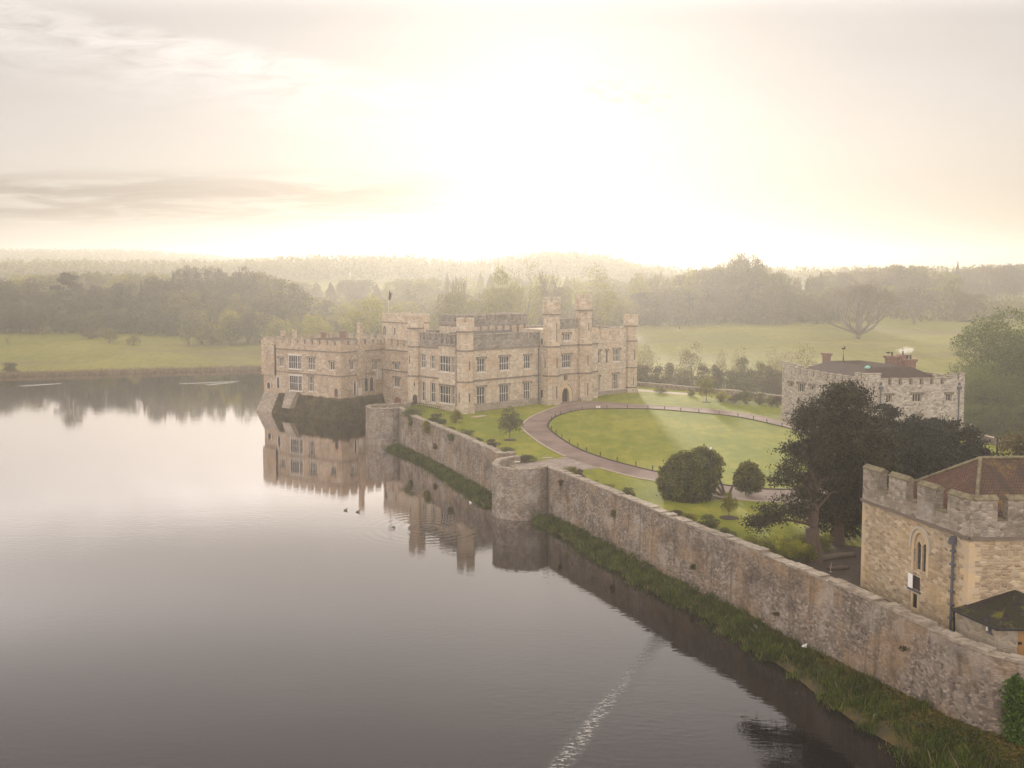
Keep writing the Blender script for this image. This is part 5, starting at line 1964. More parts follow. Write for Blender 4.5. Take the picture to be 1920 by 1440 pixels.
# sloping sills in the gaps
mbp, mb = mb, capm
for (a, b), (c, d) in zip(merl[:-1], merl[1:]):
    g1.box(mb, b + 0.06, c - 0.06, -T_ - 0.04, 0.06, zcr + 0.004, zcr + 0.09)
for (a, b), (c, d) in zip(ms[:-1], ms[1:]):
    g2.box(mb, b + 0.06, c - 0.06, -T_ - 0.04, 0.06, zcr + 0.007, zcr + 0.09)
pr = mbp.build('parapet', M['gate_par'], gate, extra=[(capm, M['moss_cap'])])
# roof: hip rising to a ridge that runs right
e = inset(gq, 1.15)
ze = zcr - 0.35
ap = AT(1838, 859.5, 69.6)
rp1 = (ap.x, ap.y, ap.z)
rp2 = (e[2][0] - 4.2, ap.y + 0.3, ap.z)
E = [V3(p_, ze) for p_ in e]
for nm, q, mt in (('roof', [E[0], E[1], rp1], 'tile_red'), ('roof', [E[1], E[2], rp2, rp1], 'tile_moss'), ('roof', [E[2], E[3], rp2], 'tile_red'), ('roof', [E[3], E[0], rp1, rp2], 'tile_red')):
    mb = MB()
    a = Vector(q[0])
    ex = (Vector(q[1]) - a).normalized()
    nn_ = (Vector(q[1]) - a).cross(Vector(q[2]) - a).normalized()
    ey = nn_.cross(ex)
    mb.face(q, [((Vector(p_) - a).dot(ex), (Vector(p_) - a).dot(ey)) for p_ in q])
    ro = mb.build(nm, M[mt], gate)
    if mt == 'tile_moss':
        ro["label"] = "mossy brown front slope of the roof"
mb = MB()
for a, b in ((E[0], rp1), (E[1], rp1), (rp1, rp2)):
    a, b = Vector(a), Vector(b)
    n = int((b - a).length / 0.42)
    for i in range(n):
        p0, p1 = a.lerp(b, i / n), a.lerp(b, (i + 0.93) / n)
        mb.tube([p0 + Vector((0, 0, 0.03)), p1 + Vector((0, 0, 0.05))], [0.12, 0.14], 6)
mb.build('ridge_tile', M['moss_cap'], gate)
mb = MB()
mb.face([V3(p_, zcr - 0.5) for p_ in inset(gq, 0.5)])
mb.build('gutter_floor', M['lead'], gate)
# traceried window
s0, s1, z0, z1 = gw
c_ = (s0 + s1) / 2
zs_ = z0 + (z1 - z0) * 0.64
mb = MB()
inner = g1.arch2d(s0, s1, z0, zs_, z1)
outer = g1.arch2d(s0 - 0.26, s1 + 0.26, z0 - 0.16, zs_, z1 + 0.28)
g1.arch_ring(mb, outer, inner, 0.004, 0.05)
# spandrels closing the square head of the opening
half = len(inner) // 2
right = [p_ for p_ in inner if p_[0] >= c_ - 1e-6 and p_[1] >= zs_ - 1e-6]
left = [p_ for p_ in inner if p_[0] <= c_ + 1e-6 and p_[1] >= zs_ - 1e-6]
right.sort(key=lambda p_: p_[1])
left.sort(key=lambda p_: p_[1])
for i in range(len(right) - 1):
    g1.plate(mb, [right[i], (s1 + 0.01, right[i][1]), (s1 + 0.01, right[i + 1][1]), right[i + 1]], -0.29, 0.004)
    g1.plate(mb, [left[i], left[i + 1], (s0 - 0.01, left[i + 1][1]), (s0 - 0.01, left[i][1])], -0.29, 0.004)
wo = mb.build('window', M['quoin'], gate)
wo["label"] = "tall pointed window with two leaded lights and stone tracery"
mb = MB()
fw = 0.09
lh = z0 + (z1 - z0) * 0.76
g1.box(mb, s0 + 0.003, s0 + fw, -0.28, -0.12, z0 + 0.005, lh)
g1.box(mb, s1 - fw, s1 - 0.003, -0.28, -0.12, z0 + 0.005, lh)
g1.box(mb, c_ - 0.055, c_ + 0.055, -0.275, -0.10, z0 + 0.005, lh + 0.02)
g1.box(mb, s0 + fw, c_ - 0.055, -0.28, -0.13, z0 + 0.005, z0 + 0.1)
g1.box(mb, c_ + 0.055, s1 - fw, -0.28, -0.13, z0 + 0.005, z0 + 0.1)
lh = z0 + (z1 - z0) * 0.76
for a, b in ((s0 + fw, c_ - 0.055), (c_ + 0.055, s1 - fw)):
    cc = (a + b) / 2
    g1.plate(mb, [(a, lh - 0.28), (cc, lh), (a, lh)], -0.26, -0.13)
    g1.plate(mb, [(b, lh - 0.28), (b, lh), (cc, lh)], -0.26, -0.13)
up_ = [p_ for p_ in inner if p_[1] >= lh]
up_ = [(s1 - 0.1, lh + 0.003)] + up_[0:] + [(s0 + 0.1, lh + 0.003)]
g1.plate(mb, up_, -0.26, -0.14)
ro_c = (c_, lh + 0.22)
rr = [(ro_c[0] + 0.19 * math.cos(k * math.pi / 8), ro_c[1] + 0.19 * math.sin(k * math.pi / 8)) for k in range(16)]
ri_ = [(ro_c[0] + 0.13 * math.cos(k * math.pi / 8), ro_c[1] + 0.13 * math.sin(k * math.pi / 8)) for k in range(16)]
for k in range(16):
    j = (k + 1) % 16
    g1.plate(mb, [rr[k], rr[j], ri_[j], ri_[k]], -0.139, -0.09)
mb.build('tracery', M['quoin'], wo)
mp = MB()
mp.face([g1.pt(s0, -0.27, z0), g1.pt(s1, -0.27, z0), g1.pt(s1, -0.27, z1 - 0.2), g1.pt(s0, -0.27, z1 - 0.2)], [(0, 0), (s1 - s0, 0), (s1 - s0, z1 - z0), (0, z1 - z0)])
mp.build('pane', M['glass_lead'], wo)
mh = MB()
o2 = g1.arch2d(s0 - 0.42, s1 + 0.42, zs_ - 0.2, zs_, z1 + 0.46)
i2 = g1.arch2d(s0 - 0.27, s1 + 0.27, zs_ - 0.2, zs_, z1 + 0.30)
g1.arch_ring(mh, o2, i2, 0.004, 0.15)
mh.build('hood_mould', M['trim'], wo)
# square opening, pale plate standing in for its left reveal, and a slit below
mp = MB()
g1.box(mp, sq[0] + 0.005, sq[1] - 0.005, -0.29, -0.10, sq[2] + 0.005, sq[3] - 0.005)
mo = mp.build('window', M['wood_dark'], gate)
mp = MB()
g1.box(mp, sq[0] - 0.05, sq[0] + 0.42, 0.004, 0.07, sq[2] + 0.02, sq[3] + 0.02)
mp.build('reveal_plate', M['white'], mo)
mp = MB()
g1.box(mp, sq[0] - 0.05, sq[1] + 0.12, 0.003, 0.14, sq[2] - 0.12, sq[2] - 0.002)
mp.build('sill', M['pipe'], mo)
mp = MB()
g1.box(mp, sl[0] + 0.005, sl[1] - 0.005, -0.29, -0.06, sl[2] + 0.005, sl[3] - 0.005)
mo = mp.build('window', M['black'], gate)
mp = MB()
for a, b, c, d in ((sl[0] - 0.22, sl[0], sl[2] - 0.2, sl[3] + 0.2), (sl[1], sl[1] + 0.26, sl[2] - 0.2, sl[3] + 0.2), (sl[0], sl[1], sl[3], sl[3] + 0.22), (sl[0], sl[1], sl[2] - 0.22, sl[2])):
    g1.box(mp, a, b, 0.003, 0.018, c, d)
mp.build('frame', M['quoin'], mo)
# rainwater pipe with brackets and hopper
s, _ = g1.hit(1788, 1100)
mb = MB()
p_ = g1.pt(s, 0.16, 0)
z1_ = g1.hit(1790, 1010)[1]
mb.tube([(p_[0], p_[1], 4.9), (p_[0], p_[1], z1_)], [0.085, 0.085], 8)
for k in range(8):
    z = 5.4 + k * 0.92
    g1.box(mb, s - 0.17, s + 0.17, 0.005, 0.27, z, z + 0.11)
g1.box(mb, s - 0.20, s + 0.20, 0.005, 0.36, z1_ - 0.35, z1_ + 0.08)
mb.build('downpipe', M['pipe'], gate)
# stone porch at the foot of the front
pe = G(1872, 1176, 7.45)
pl = AT(1836, 1146.5, g2.a.y - 0.0)
px0, py0 = pe.x + 0.12, pe.y + 0.15
pw = 2 * (AT(1901, 1107, g2.a.y - 0.02).x - px0) - 0.4
yb = g2.a.y + 0.1
zc_ = 7.4
sk = 1.1
wq = [(px0 - sk, yb), (px0, py0), (px0 + pw, py0), (px0 + pw + sk, yb)]
fp, fpl = Facade(wq[1], wq[2]), Facade(wq[0], wq[1])
pdr = fp.rect(1908, 1920, 1180, 1236)
pdr = (pdr[0], pdr[0] + 1.25, 5.25, fp.hit(1910, 1181)[1])
pwn = fpl.rect(1852.5, 1859.5, 1163, 1185)
pwn = (pwn[0], pwn[1], pwn[2], min(pwn[3], zc_ - 0.25))
mb = MB()
fp.wall(mb, 4.0, zc_, [pdr], dep=0.2)
fpl.wall(mb, 4.0, zc_, [pwn], dep=0.2)
Facade(wq[2], wq[3]).wall(mb, 4.0, zc_)
porch = mb.build('porch', stone('porch_stone', [(0.30, 0.25, 0.18), (0.40, 0.33, 0.24), (0.36, 0.31, 0.25)], (0.42, 0.36, 0.27), 0.55, 0.34, stain_amt=0.3, streak=0.1, bump=0.6), gate)
mb = MB()
fp.box(mb, pdr[0], pdr[1], -0.19, -0.12, pdr[2], pdr[3])
dd = mb.build('door', M['wood'], porch)
mb = MB()
fp.box(mb, pdr[0] + 0.1, pdr[0] + 0.3, -0.12, -0.06, 6.25, 6.4)
mb.build('door_handle', M['black'], porch)
mp = MB()
fpl.box(mp, pwn[0], pwn[1], -0.19, -0.15, pwn[2], pwn[3])
fpl.box(mp, pwn[0] - 0.08, pwn[1] + 0.08, 0.004, 0.09, pwn[2] - 0.1, pwn[2])
mp.build('window', M['pipe'], porch)
mp = MB()
fpl.box(mp, pwn[0] - 0.12, pwn[0], 0.004, 0.03, pwn[2], pwn[3] + 0.05)
mp.build('window_jamb', M['white'], porch)
apx = AT(1901, 1107, g2.a.y - 0.02)
el = [(px0 - sk - 0.35, yb, zc_ + 0.02), (px0 - 0.3, py0 - 0.35, zc_ + 0.02), (px0 + pw + 0.3, py0 - 0.35, zc_ + 0.02), (px0 + pw + sk + 0.35, yb, zc_ + 0.02)]
a1, a2 = (apx.x, yb, apx.z), (apx.x + 0.15, yb, apx.z)
mb = MB()
for q in ([el[0], el[1], a1], [el[1], el[2], a2, a1], [el[2], el[3], a2]):
    a = Vector(q[0])
    ex = (Vector(q[1]) - a).normalized()
    nn_ = (Vector(q[1]) - a).cross(Vector(q[2]) - a).normalized()
    ey = nn_.cross(ex)
    mb.face(q, [((Vector(p_) - a).dot(ex), (Vector(p_) - a).dot(ey)) for p_ in q])
    for i in range(2 if q[-1] is not a1 or len(q) == 3 else 1):
        pass
mb.build('porch_roof', M['slate'], porch)
mb = MB()
for a, b in ((el[0], el[1]), (el[1], el[2]), (el[2], el[3])):
    mb.tube([Vector(a) - Vector((0, 0, 0.06)), Vector(b) - Vector((0, 0, 0.06))], [0.075, 0.075], 6)
mb.tube([(el[0][0] + 0.1, yb - 0.12, zc_ - 0.05), (el[0][0] + 0.2, yb - 0.14, 5.2)], [0.07, 0.07], 6)
mb.build('gutter', M['black'], porch)
# ================================================================== vegetation
PROTO = {}


def lobes_cloud(lobes, n, rng, shell=0.72, squash=1.0):
    """leaf positions over overlapping lobes (c, r): mostly on their outer shells"""
    L = np.array([[*c, r] for c, r in lobes])
    wts = L[:, 3] ** 2
    k = rng.choice(len(L), n, p=wts / wts.sum())
    d = rng.normal(0, 1, (n, 3))
    d /= np.linalg.norm(d, axis=1)[:, None]
    d[:, 2] = np.where(rng.uniform(0, 1, n) < 0.5, np.abs(d[:, 2]), d[:, 2])
    r = L[k, 3] * (shell + (1.06 - shell) * rng.uniform(0, 1, n) ** 0.7)
    # clumpy surface
    r *= 1 + 0.14 * np.sin(d[:, 0] * 9 + k * 2.1) * np.sin(d[:, 1] * 8 + k) + 0.08 * np.sin(d[:, 2] * 13 + k)
    p = L[k, :3] + d * r[:, None] * np.array([1, 1, squash])
    return p


def branchy(mb, p, d, L, r, lvl, rng, n=(3, 4), spread=0.6, up=0.15, taper=0.6, wob=0.12, sides=5, tips=None, min_r=0.0):
    """recursive limbs"""
    pts, rad = [p], [r]
    q = p.copy()
    dd = d.copy()
    seg = 3
    for i in range(seg):
        dd = (dd + Vector((rng.gauss(0, wob), rng.gauss(0, wob), rng.gauss(0, wob) + up * 0.3))).normalized()
        q = q + dd * (L / seg)
        pts.append(q.copy())
        rad.append(max(min_r, r * (1 - (1 - taper) * (i + 1) / seg)))
    mb.tube(pts, rad, sides if lvl > 1 else 3, cap=False)
    if tips is not None and lvl <= 1:
        tips.extend([pts[-1], pts[-2]])
    if lvl == 0:
        return
    k = rng.randint(*n)
    for i in range(k):
        a = rng.uniform(0, 2 * math.pi)
        side_ = dd.orthogonal().normalized()
        ax = Matrix.Rotation(a, 3, dd) @ side_
        nd = (dd + ax * spread * rng.uniform(0.6, 1.3) + Vector((0, 0, up))).normalized()
        st = pts[-1] if i < 2 else pts[-2]
        branchy(mb, st, nd, L * rng.uniform(0.62, 0.82), rad[-1] * rng.uniform(0.6, 0.8), lvl - 1, rng, n, spread, up, taper, wob, sides, tips, min_r)


def norm_pts(P):
    """scale so that the plant is 1 high and 1 wide"""
    w_ = max(np.percentile(P[:, 0], 99) - np.percentile(P[:, 0], 1), np.percentile(P[:, 1], 99) - np.percentile(P[:, 1], 1))
    h_ = np.percentile(P[:, 2], 99.6)
    return np.array([1 / w_, 1 / w_, 1 / h_])


def cloud_mesh(name, P, size, rng, aspect=0.6, droop=None):
    me = np_mesh(name, leaf_quads(P, size, rng, aspect, droop=droop), len(P), 4)
    me.materials.append(M['green'])
    return me


def mb_mesh(mb, name, mat):
    o_ = mb.build(name, mat)
    me = o_.data
    bpy.data.objects.remove(o_)
    return me


def proto_round(key, seed, n=5200, size=0.019, lobes=15, zlo=0.34, top=0.80, trunk=True, fat=0.5):
    rng = np.random.default_rng(seed)
    ls = []
    for i in range(lobes):
        a = rng.uniform(0, 2 * np.pi)
        z = rng.uniform(zlo, top)
        rr = (0.36 * np.sqrt(max(0.05, 1 - ((z - 0.52) / 0.42) ** 2))) * rng.uniform(0.55, 1.0)
        ls.append(((rr * np.cos(a), rr * np.sin(a), z), rng.uniform(0.11, 0.20)))
    ls.append(((0, 0, top), 0.17))
    ls.append(((0, 0, 0.5), 0.24))
    P = lobes_cloud(ls, n, rng, 0.62)
    P = P * norm_pts(P)
    cm = cloud_mesh('crown', P, size, rng)
    mb = MB()
    mb.tube([(0, 0, -0.03), (0.004, 0, 0.12), (0.0, 0.01, 0.34), (0.01, 0, 0.6)], [0.030, 0.022, 0.017, 0.006], 7)
    for c, r in ls[:7]:
        z0 = rng.uniform(0.18, 0.36)
        mb.tube([(0, 0, z0), (c[0] * 0.6, c[1] * 0.6, (z0 + c[2]) / 2 + 0.02), (c[0], c[1], c[2])], [0.013, 0.008, 0.003], 5)
    PROTO[key] = (cm, mb_mesh(mb, 'trunk', M['bark']))


def proto_conifer(key, seed, n=3600, size=0.018, w=0.5):
    rng = np.random.default_rng(seed)
    t = rng.uniform(0, 1, n) ** 0.8
    lay = t + rng.normal(0, 0.012, n)
    R = (1 - t) ** 0.85 * 0.5 + 0.01
    a = rng.uniform(0, 2 * np.pi, n)
    lob = 0.70 + 0.30 * np.sin(a * 4 + np.floor(lay * 17) * 2.3) * np.sin(a * 3 + np.floor(lay * 17) * 1.1)
    r = R * lob * rng.uniform(0.25, 1.0, n) ** 0.5
    P = np.stack([r * np.cos(a), r * np.sin(a), 0.08 + 0.92 * lay - r * 0.18], -1)
    cm = cloud_mesh('crown', P * np.array([1, 1, 1.0]), size, rng, 0.4)
    mb = MB()
    mb.tube([(0, 0, -0.03), (0, 0, 0.5), (0, 0, 0.98)], [0.022, 0.013, 0.003], 6)
    PROTO[key] = (cm, mb_mesh(mb, 'trunk', M['bark']))


def proto_cedar(key, seed, n=9000, size=0.016):
    rng = np.random.default_rng(seed)
    plates = []
    for i in range(15):
        z = 0.35 + 0.62 * i / 14
        a = i * 2.4
        rr = 0.30 * (1 - (i / 15) ** 2.2) + 0.03
        plates.append((rr * np.cos(a) * 0.8, rr * np.sin(a) * 0.8, z, 0.22 * (1 - i / 24)))
    k = rng.integers(0, 15, n)
    L = np.array(plates)
    a = rng.uniform(0, 2 * np.pi, n)
    r = L[k, 3] * np.sqrt(rng.uniform(0, 1, n)) * (0.8 + 0.2 * np.sin(a * 5 + k))
    P = np.stack([L[k, 0] + r * np.cos(a), L[k, 1] + r * np.sin(a), L[k, 2] + rng.normal(0, 0.020, n) - r * 0.10], -1)
    P = P * norm_pts(P)
    cm = cloud_mesh('crown', P, size, rng)
    mb = MB()
    mb.tube([(0, 0, -0.03), (0.01, 0, 0.3), (0, 0.01, 0.95)], [0.034, 0.026, 0.005], 7)
    for x, y, z, r in plates[:12]:
        mb.tube([(0, 0, z * 0.82), (x * 0.8, y * 0.8, z - 0.02), (x * 1.3, y * 1.3, z - 0.015)], [0.012, 0.007, 0.002], 5)
    PROTO[key] = (cm, mb_mesh(mb, 'trunk', M['bark']))


def proto_bare(key, seed, lvl=5, spread=0.62, up=0.12, nlimb=6, leaves=1500, leafsize=0.010, wide=False, fork=0.10):
    rng = random.Random(seed)
    nr = np.random.default_rng(seed)
    mb = MB()
    tips = []
    mb.tube([(0, 0, -0.02), (0, 0, fork * 0.4), (0.005, 0, fork)], [0.034, 0.026, 0.026], 8)
    for i in range(nlimb):
        a = 2 * math.pi * i / nlimb + rng.uniform(-0.3, 0.3)
        el = rng.uniform(0.15, 0.6) if (wide and i % 2) else rng.uniform(0.7, 1.3)
        d = Vector((math.cos(a) * math.cos(el), math.sin(a) * math.cos(el), math.sin(el)))
        branchy(mb, Vector((0, 0, fork)), d, 0.24 if wide else 0.22, 0.019, lvl, rng, (2, 3), spread, up, 0.62, 0.13, 5, tips, 0.0015)
    V_ = np.array(mb.v)
    s = norm_pts(V_)
    mb.v = [(x * s[0], y * s[1], z * s[2] if z > 0 else z) for x, y, z in mb.v]
    T = np.array([tuple(q) for q in tips]) * s
    k = nr.integers(0, len(T), leaves)
    P = T[k] + nr.normal(0, 0.014, (leaves, 3))
    PROTO[key] = (cloud_mesh('crown', P, leafsize, nr), mb_mesh(mb, 'trunk', M['twig']))


def proto_bush(key, seed, n=3200, size=0.028, lobes=12, bottom=0.02):
    rng = np.random.default_rng(seed)
    ls = []
    for i in range(lobes):
        a = rng.uniform(0, 2 * np.pi)
        rr = rng.uniform(0.08, 0.40)
        z = 0.16 + (0.46 - rr) * rng.uniform(0.1, 2.0)
        ls.append(((rr * np.cos(a), rr * np.sin(a), z), rng.uniform(0.09, 0.24)))
    ls.append(((0, 0, 0.36), 0.26))
    P = lobes_cloud(ls, n, rng, 0.5)
    far_ = rng.uniform(0, 1, n) < 0.12
    P[far_] = P[far_] * rng.uniform(1.02, 1.25, far_.sum())[:, None]
    P[:, 2] = np.abs(P[:, 2] + 0.03)
    P = P * norm_pts(P)
    mb = MB()
    for c, r in ls[:6]:
        mb.tube([(0, 0, -0.03), (c[0] * 0.5, c[1] * 0.5, c[2] * 0.5), c], [0.02, 0.013, 0.005], 5)
    PROTO[key] = (cloud_mesh('crown', P, size, rng), mb_mesh(mb, 'trunk', M['bark']))


for i in range(3):
    proto_round('round%d' % i, 20 + i)
proto_round('tall0', 31, lobes=18, zlo=0.22, top=0.86)
proto_round('open0', 41, n=2400, size=0.013, lobes=20)
proto_round('open1', 43, n=2800, size=0.013, lobes=22, zlo=0.25)
for i in range(3):
    proto_round('mass%d' % i, 90 + i, n=7000, size=0.020, lobes=24, zlo=0.12, top=0.82)
proto_round('big', 97, n=30000, size=0.010, lobes=34, zlo=0.10, top=0.84)
for i in range(2):
    proto_conifer('conifer%d' % i, 50 + i, n=5200)
proto_cedar('cedar', 60)
proto_bare('bare_wide', 71, lvl=5, spread=0.50, up=0.30, nlimb=11, leaves=9000, leafsize=0.006, wide=True, fork=0.07)
proto_bare('bare0', 72, lvl=4, nlimb=7, leaves=2600, leafsize=0.011)
proto_bare('bare1', 73, lvl=4, nlimb=6, spread=0.5, up=0.25, leaves=1800, leafsize=0.010)
for i in range(3):
    proto_bush('bush%d' % i, 80 + i)
proto_bush('fine_bush', 88, n=9000, size=0.016, lobes=12)

rv = random.Random(77)


def plant(kind, name, label, cat, px, ytop, Y, wpx, mat, group=None, zb=None, rot=None, parts=True, trunk_mat=None, ybase=None):
    """stand a plant so that its top and width fall where the photo shows them, at distance Y"""
    top = AT(px, ytop, Y)
    z0 = hz(top.x, Y) if zb is None else zb
    if ybase is not None:
        z0 = AT(px, ybase, Y).z
    H = max(0.5, top.z - z0)
    W = wpx * Y / F
    r = empty(name, (top.x, Y, z0 - 0.02 * H * 0), label, cat, group)
    r.rotation_euler = (0, 0, rv.uniform(0, 6.28) if rot is None else rot)
    r.scale = (W, W, H)
    cm, tm = PROTO[kind]
    for nm, me, mt in (('crown', cm, M[mat]), ('trunk', tm, M[trunk_mat] if trunk_mat else None)):
        o_ = bpy.data.objects.new(nm, me)
        COL.objects.link(o_)
        o_.parent = r
        if mt is not None:
            o_.material_slots[0].link = 'OBJECT'
            o_.material_slots[0].material = mt
    return r


# ---- single trees and shrubs of the park that the photo picks out
plant('bare_wide', 'park_tree', 'huge bare wide-spreading tree on the misty field behind the square tower house', 'tree', 1612, 531, 385, 182, 'bud', rot=1.0)
plant('bare0', 'park_tree', 'dark budding tree with low fork just right of the huge bare tree', 'tree', 1716, 537, 455, 78, 'bud', rot=0.4)
plant('tall0', 'park_tree', 'narrow green tree standing right of the dark forked tree on the slope', 'tree', 1797, 523, 480, 44, 'wood_far')
plant('bare0', 'park_tree', 'bare oak alone on the skyline slope at the right edge', 'tree', 1865, 497, 640, 84, 'bud', rot=2.2)
plant('cedar', 'park_tree', 'lone slim tree on the misty lawn in front of the dark wood, centre right', 'tree', 1275, 547, 445, 34, 'wood_far')
plant('big', 'big_tree', 'big bright green leafy tree overhanging the moat at the right edge', 'tree', 1893, 586, 216, 172, 'green', zb=0.3, rot=0.5)
plant('mass1', 'bank_tree', 'dark bushy growth on the far moat bank right of the square tower house', 'tree', 1925, 700, 212, 120, 'wood_far', zb=0.2)
plant('big', 'big_tree', 'lower bough-laden green tree at the foot of the big right-hand tree', 'tree', 1852, 684, 206, 110, 'green', zb=0.2, rot=1.0)
for i, (px, yt, wpx, Y) in enumerate(((1818, 738, 36, 207), (1845, 742, 40, 205), (1872, 740, 44, 204), (1900, 744, 42, 203), (1926, 742, 46, 202), (1858, 752, 40, 202), (1888, 754, 40, 201), (1832, 754, 30, 204), (1816, 758, 34, 196), (1834, 760, 36, 195), (1852, 762, 38, 194), (1872, 760, 38, 195), (1890, 762, 38, 194), (1908, 760, 38, 195), (1926, 762, 38, 194))):
    plant('bush%d' % (i % 3), 'added_bank_bush', 'leafy green bush added along the moat under the big right-hand tree', 'bush', px, yt, Y, wpx, 'green', 'added bushes along the moat under the big tree', zb=-0.6)  # added to keep bright sky from mirroring in the moat
plant('bush1', 'shrub', 'dull green shrub between the square tower house and the big right tree', 'shrub', 1826, 706, 214, 44, 'wood_far', zb=0.8)
plant('cedar', 'cedar', 'dark flat-layered cedar on the left shore, branches in tiers', 'tree', 127, 512, 415, 74, 'conifer', rot=0.7)
plant('bush0', 'shrub', 'pale yellow-green bush on the left meadow, larger of the two', 'shrub', 204, 613, 372, 30, 'spring')
plant('bush2', 'shrub', 'pale yellow-green bush on the left meadow, smaller of the two', 'shrub', 249, 626, 366, 25, 'spring')
plant('bush1', 'shrub', 'brownish low bush left of the pale meadow bushes', 'shrub', 167, 617, 385, 42, 'bud')
plant('bare1', 'sapling', 'tiny bare sapling near the left edge of the far meadow', 'sapling', 15, 634, 365, 9, 'bud')
plant('bush0', 'shrub', 'round dark bush at the water line by the left edge', 'shrub', 20, 679, 300, 27, 'wood_far', zb=0.3)
plant('round0', 'park_tree', 'broad pale dome-shaped tree in mist left of the flag', 'tree', 697, 558, 345, 102, 'spring')
plant('round2', 'park_tree', 'small pale tree in mist left of the dome-shaped tree', 'tree', 594, 588, 335, 48, 'spring')
plant('round1', 'park_tree', 'tall grey rounded tree in mist above the left end of the keep', 'tree', 541, 528, 410, 96, 'wood_far')
plant('open0', 'park_tree', 'tall thin-leaved tree showing its trunk, directly behind the twin turrets', 'tree', 1108, 498, 345, 92, 'spring', rot=0.3)
plant('open1', 'park_tree', 'tall pale tree behind the left twin turret with bare crown', 'tree', 985, 491, 360, 62, 'spring')
plant('bare1', 'park_tree', 'slender leafless tree between the two tall trees behind the turrets', 'tree', 1030, 508, 370, 36, 'bud')
plant('round0', 'park_tree', 'broad tree in mist behind the rear battlements', 'tree', 938, 505, 370, 74, 'spring')
plant('bare1', 'park_tree', 'bare-topped tree in mist above the bay side of the castle', 'tree', 850, 519, 380, 44, 'bud')
plant('round2', 'park_tree', 'rounded tree in mist right of the old square tower', 'tree', 858, 548, 350, 92, 'spring')

# ---- hedgerow trees across the moat, right of the castle
HG = 'trees and bushes along the moat bank behind the lawn'
plant('open0', 'bank_tree', 'leafless round tree touching the right end turret of the castle', 'tree', 1211, 643, 250, 34, 'bud', HG)
plant('open0', 'bank_tree', 'tallest leafless spreading tree in the hedge line behind the lawn', 'tree', 1298, 642, 252, 58, 'bud', HG, rot=2.0)
plant('open1', 'bank_tree', 'slim budding tree right of the tallest leafless hedge tree', 'tree', 1353, 655, 250, 26, 'bud', HG)
plant('open1', 'bank_tree', 'pale twiggy tree left of the dark rounded hedge bush', 'tree', 1381, 655, 256, 24, 'bud', HG)
plant('bush1', 'bank_tree', 'dark rounded bush rising from the hedge line, middle', 'tree', 1392, 667, 245, 42, 'wood_far', HG)
plant('bush0', 'bank_tree', 'small dark knob of a bush near the square tower house in the hedge line', 'tree', 1427, 674, 245, 20, 'wood_far', HG)
plant('open1', 'bank_tree', 'thin pale bare tree left of the square tower house', 'tree', 1449, 652, 245, 26, 'bud', HG)
plant('open0', 'bank_tree', 'large round twiggy tree behind the left corner of the square tower house', 'tree', 1498, 647, 235, 74, 'bud', HG, rot=1.2)
for i, (px, yt, wpx, mt, Y) in enumerate(((1205, 681, 40, 'bud', 252), (1232, 684, 38, 'wood_far', 247), (1260, 680, 40, 'wood_far', 250), (1285, 688, 34, 'bud', 244), (1318, 682, 42, 'wood_far', 248),
                                          (1345, 684, 36, 'bud', 243), (1370, 690, 34, 'wood_far', 240), (1412, 690, 40, 'wood_far', 240), (1440, 684, 36, 'bud', 238), (1462, 690, 34, 'wood_far', 236),
                                          (1250, 702, 44, 'bud', 238), (1330, 704, 46, 'bud', 236), (1400, 706, 46, 'wood_far', 234), (1448, 704, 40, 'bud', 232), (1290, 706, 44, 'wood_far', 237), (1218, 700, 40, 'wood_far', 240))):
    plant('bush%d' % (i % 3), 'hedge_bush', 'brown-green bush in the thick hedge over the parapet wall behind the lawn', 'bush', px, yt, Y, wpx, mt, 'hedge bushes beyond the parapet wall', zb=0.4)

# ---- woods, tree by tree
def wood(group, label, name, items):
    for (kind, px, yt, Y, wpx, mt) in items:
        plant(kind, name, label, 'tree', px, yt, Y, wpx, mt, group)


rk = random.Random(12)


def row(x0, x1, step, ytop, Y0, Y1, wpx, kinds, mats, jy=6):
    out = []
    x = x0
    while x < x1:
        yt = np.interp(x, [p_[0] for p_ in ytop], [p_[1] for p_ in ytop]) + rk.uniform(-jy * 0.4, jy)
        Y = rk.uniform(Y0, Y1)
        out.append((rk.choice(kinds), x + rk.uniform(-4, 4), yt, Y, wpx * rk.uniform(0.8, 1.25), rk.choice(mats)))
        x += step * rk.uniform(0.8, 1.2)
    return out


LW_ = []
LW_ += row(-30, 95, 17, [(-30, 527), (60, 521), (95, 540)], 420, 450, 46, ['mass0', 'mass1', 'mass2', 'round0'], ['conifer', 'wood_far'], 5)
LW_ += row(-20, 110, 17, [(-20, 575), (110, 568)], 396, 412, 40, ['conifer1', 'mass0', 'mass2'], ['conifer'])
LW_ += row(140, 215, 17, [(140, 560), (165, 540), (190, 533), (215, 540)], 410, 425, 40, ['mass1', 'mass2'], ['conifer'])
LW_ += row(222, 330, 13, [(222, 530), (260, 526), (292, 519), (330, 530)], 410, 440, 40, ['tall0', 'mass0', 'mass1', 'mass2', 'conifer1'], ['conifer'], 5)
LW_ += row(325, 420, 11, [(325, 506), (345, 502), (400, 502), (420, 510)], 440, 480, 36, ['tall0', 'conifer0', 'mass0', 'tall0'], ['conifer'], 5)
LW_ += row(420, 520, 17, [(420, 515), (457, 501), (480, 512), (520, 520)], 440, 480, 46, ['mass0', 'mass1', 'mass2'], ['wood_far', 'conifer'])
LW_ += row(30, 330, 20, [(40, 518), (110, 510), (180, 508), (260, 512), (330, 510)], 500, 560, 48, ['mass0', 'mass1', 'round2'], ['spring', 'wood_far'], 4)
LW_ += row(120, 340, 17, [(120, 585), (220, 580), (340, 570)], 398, 410, 38, ['mass0', 'mass2', 'bush1'], ['conifer', 'wood_far'])
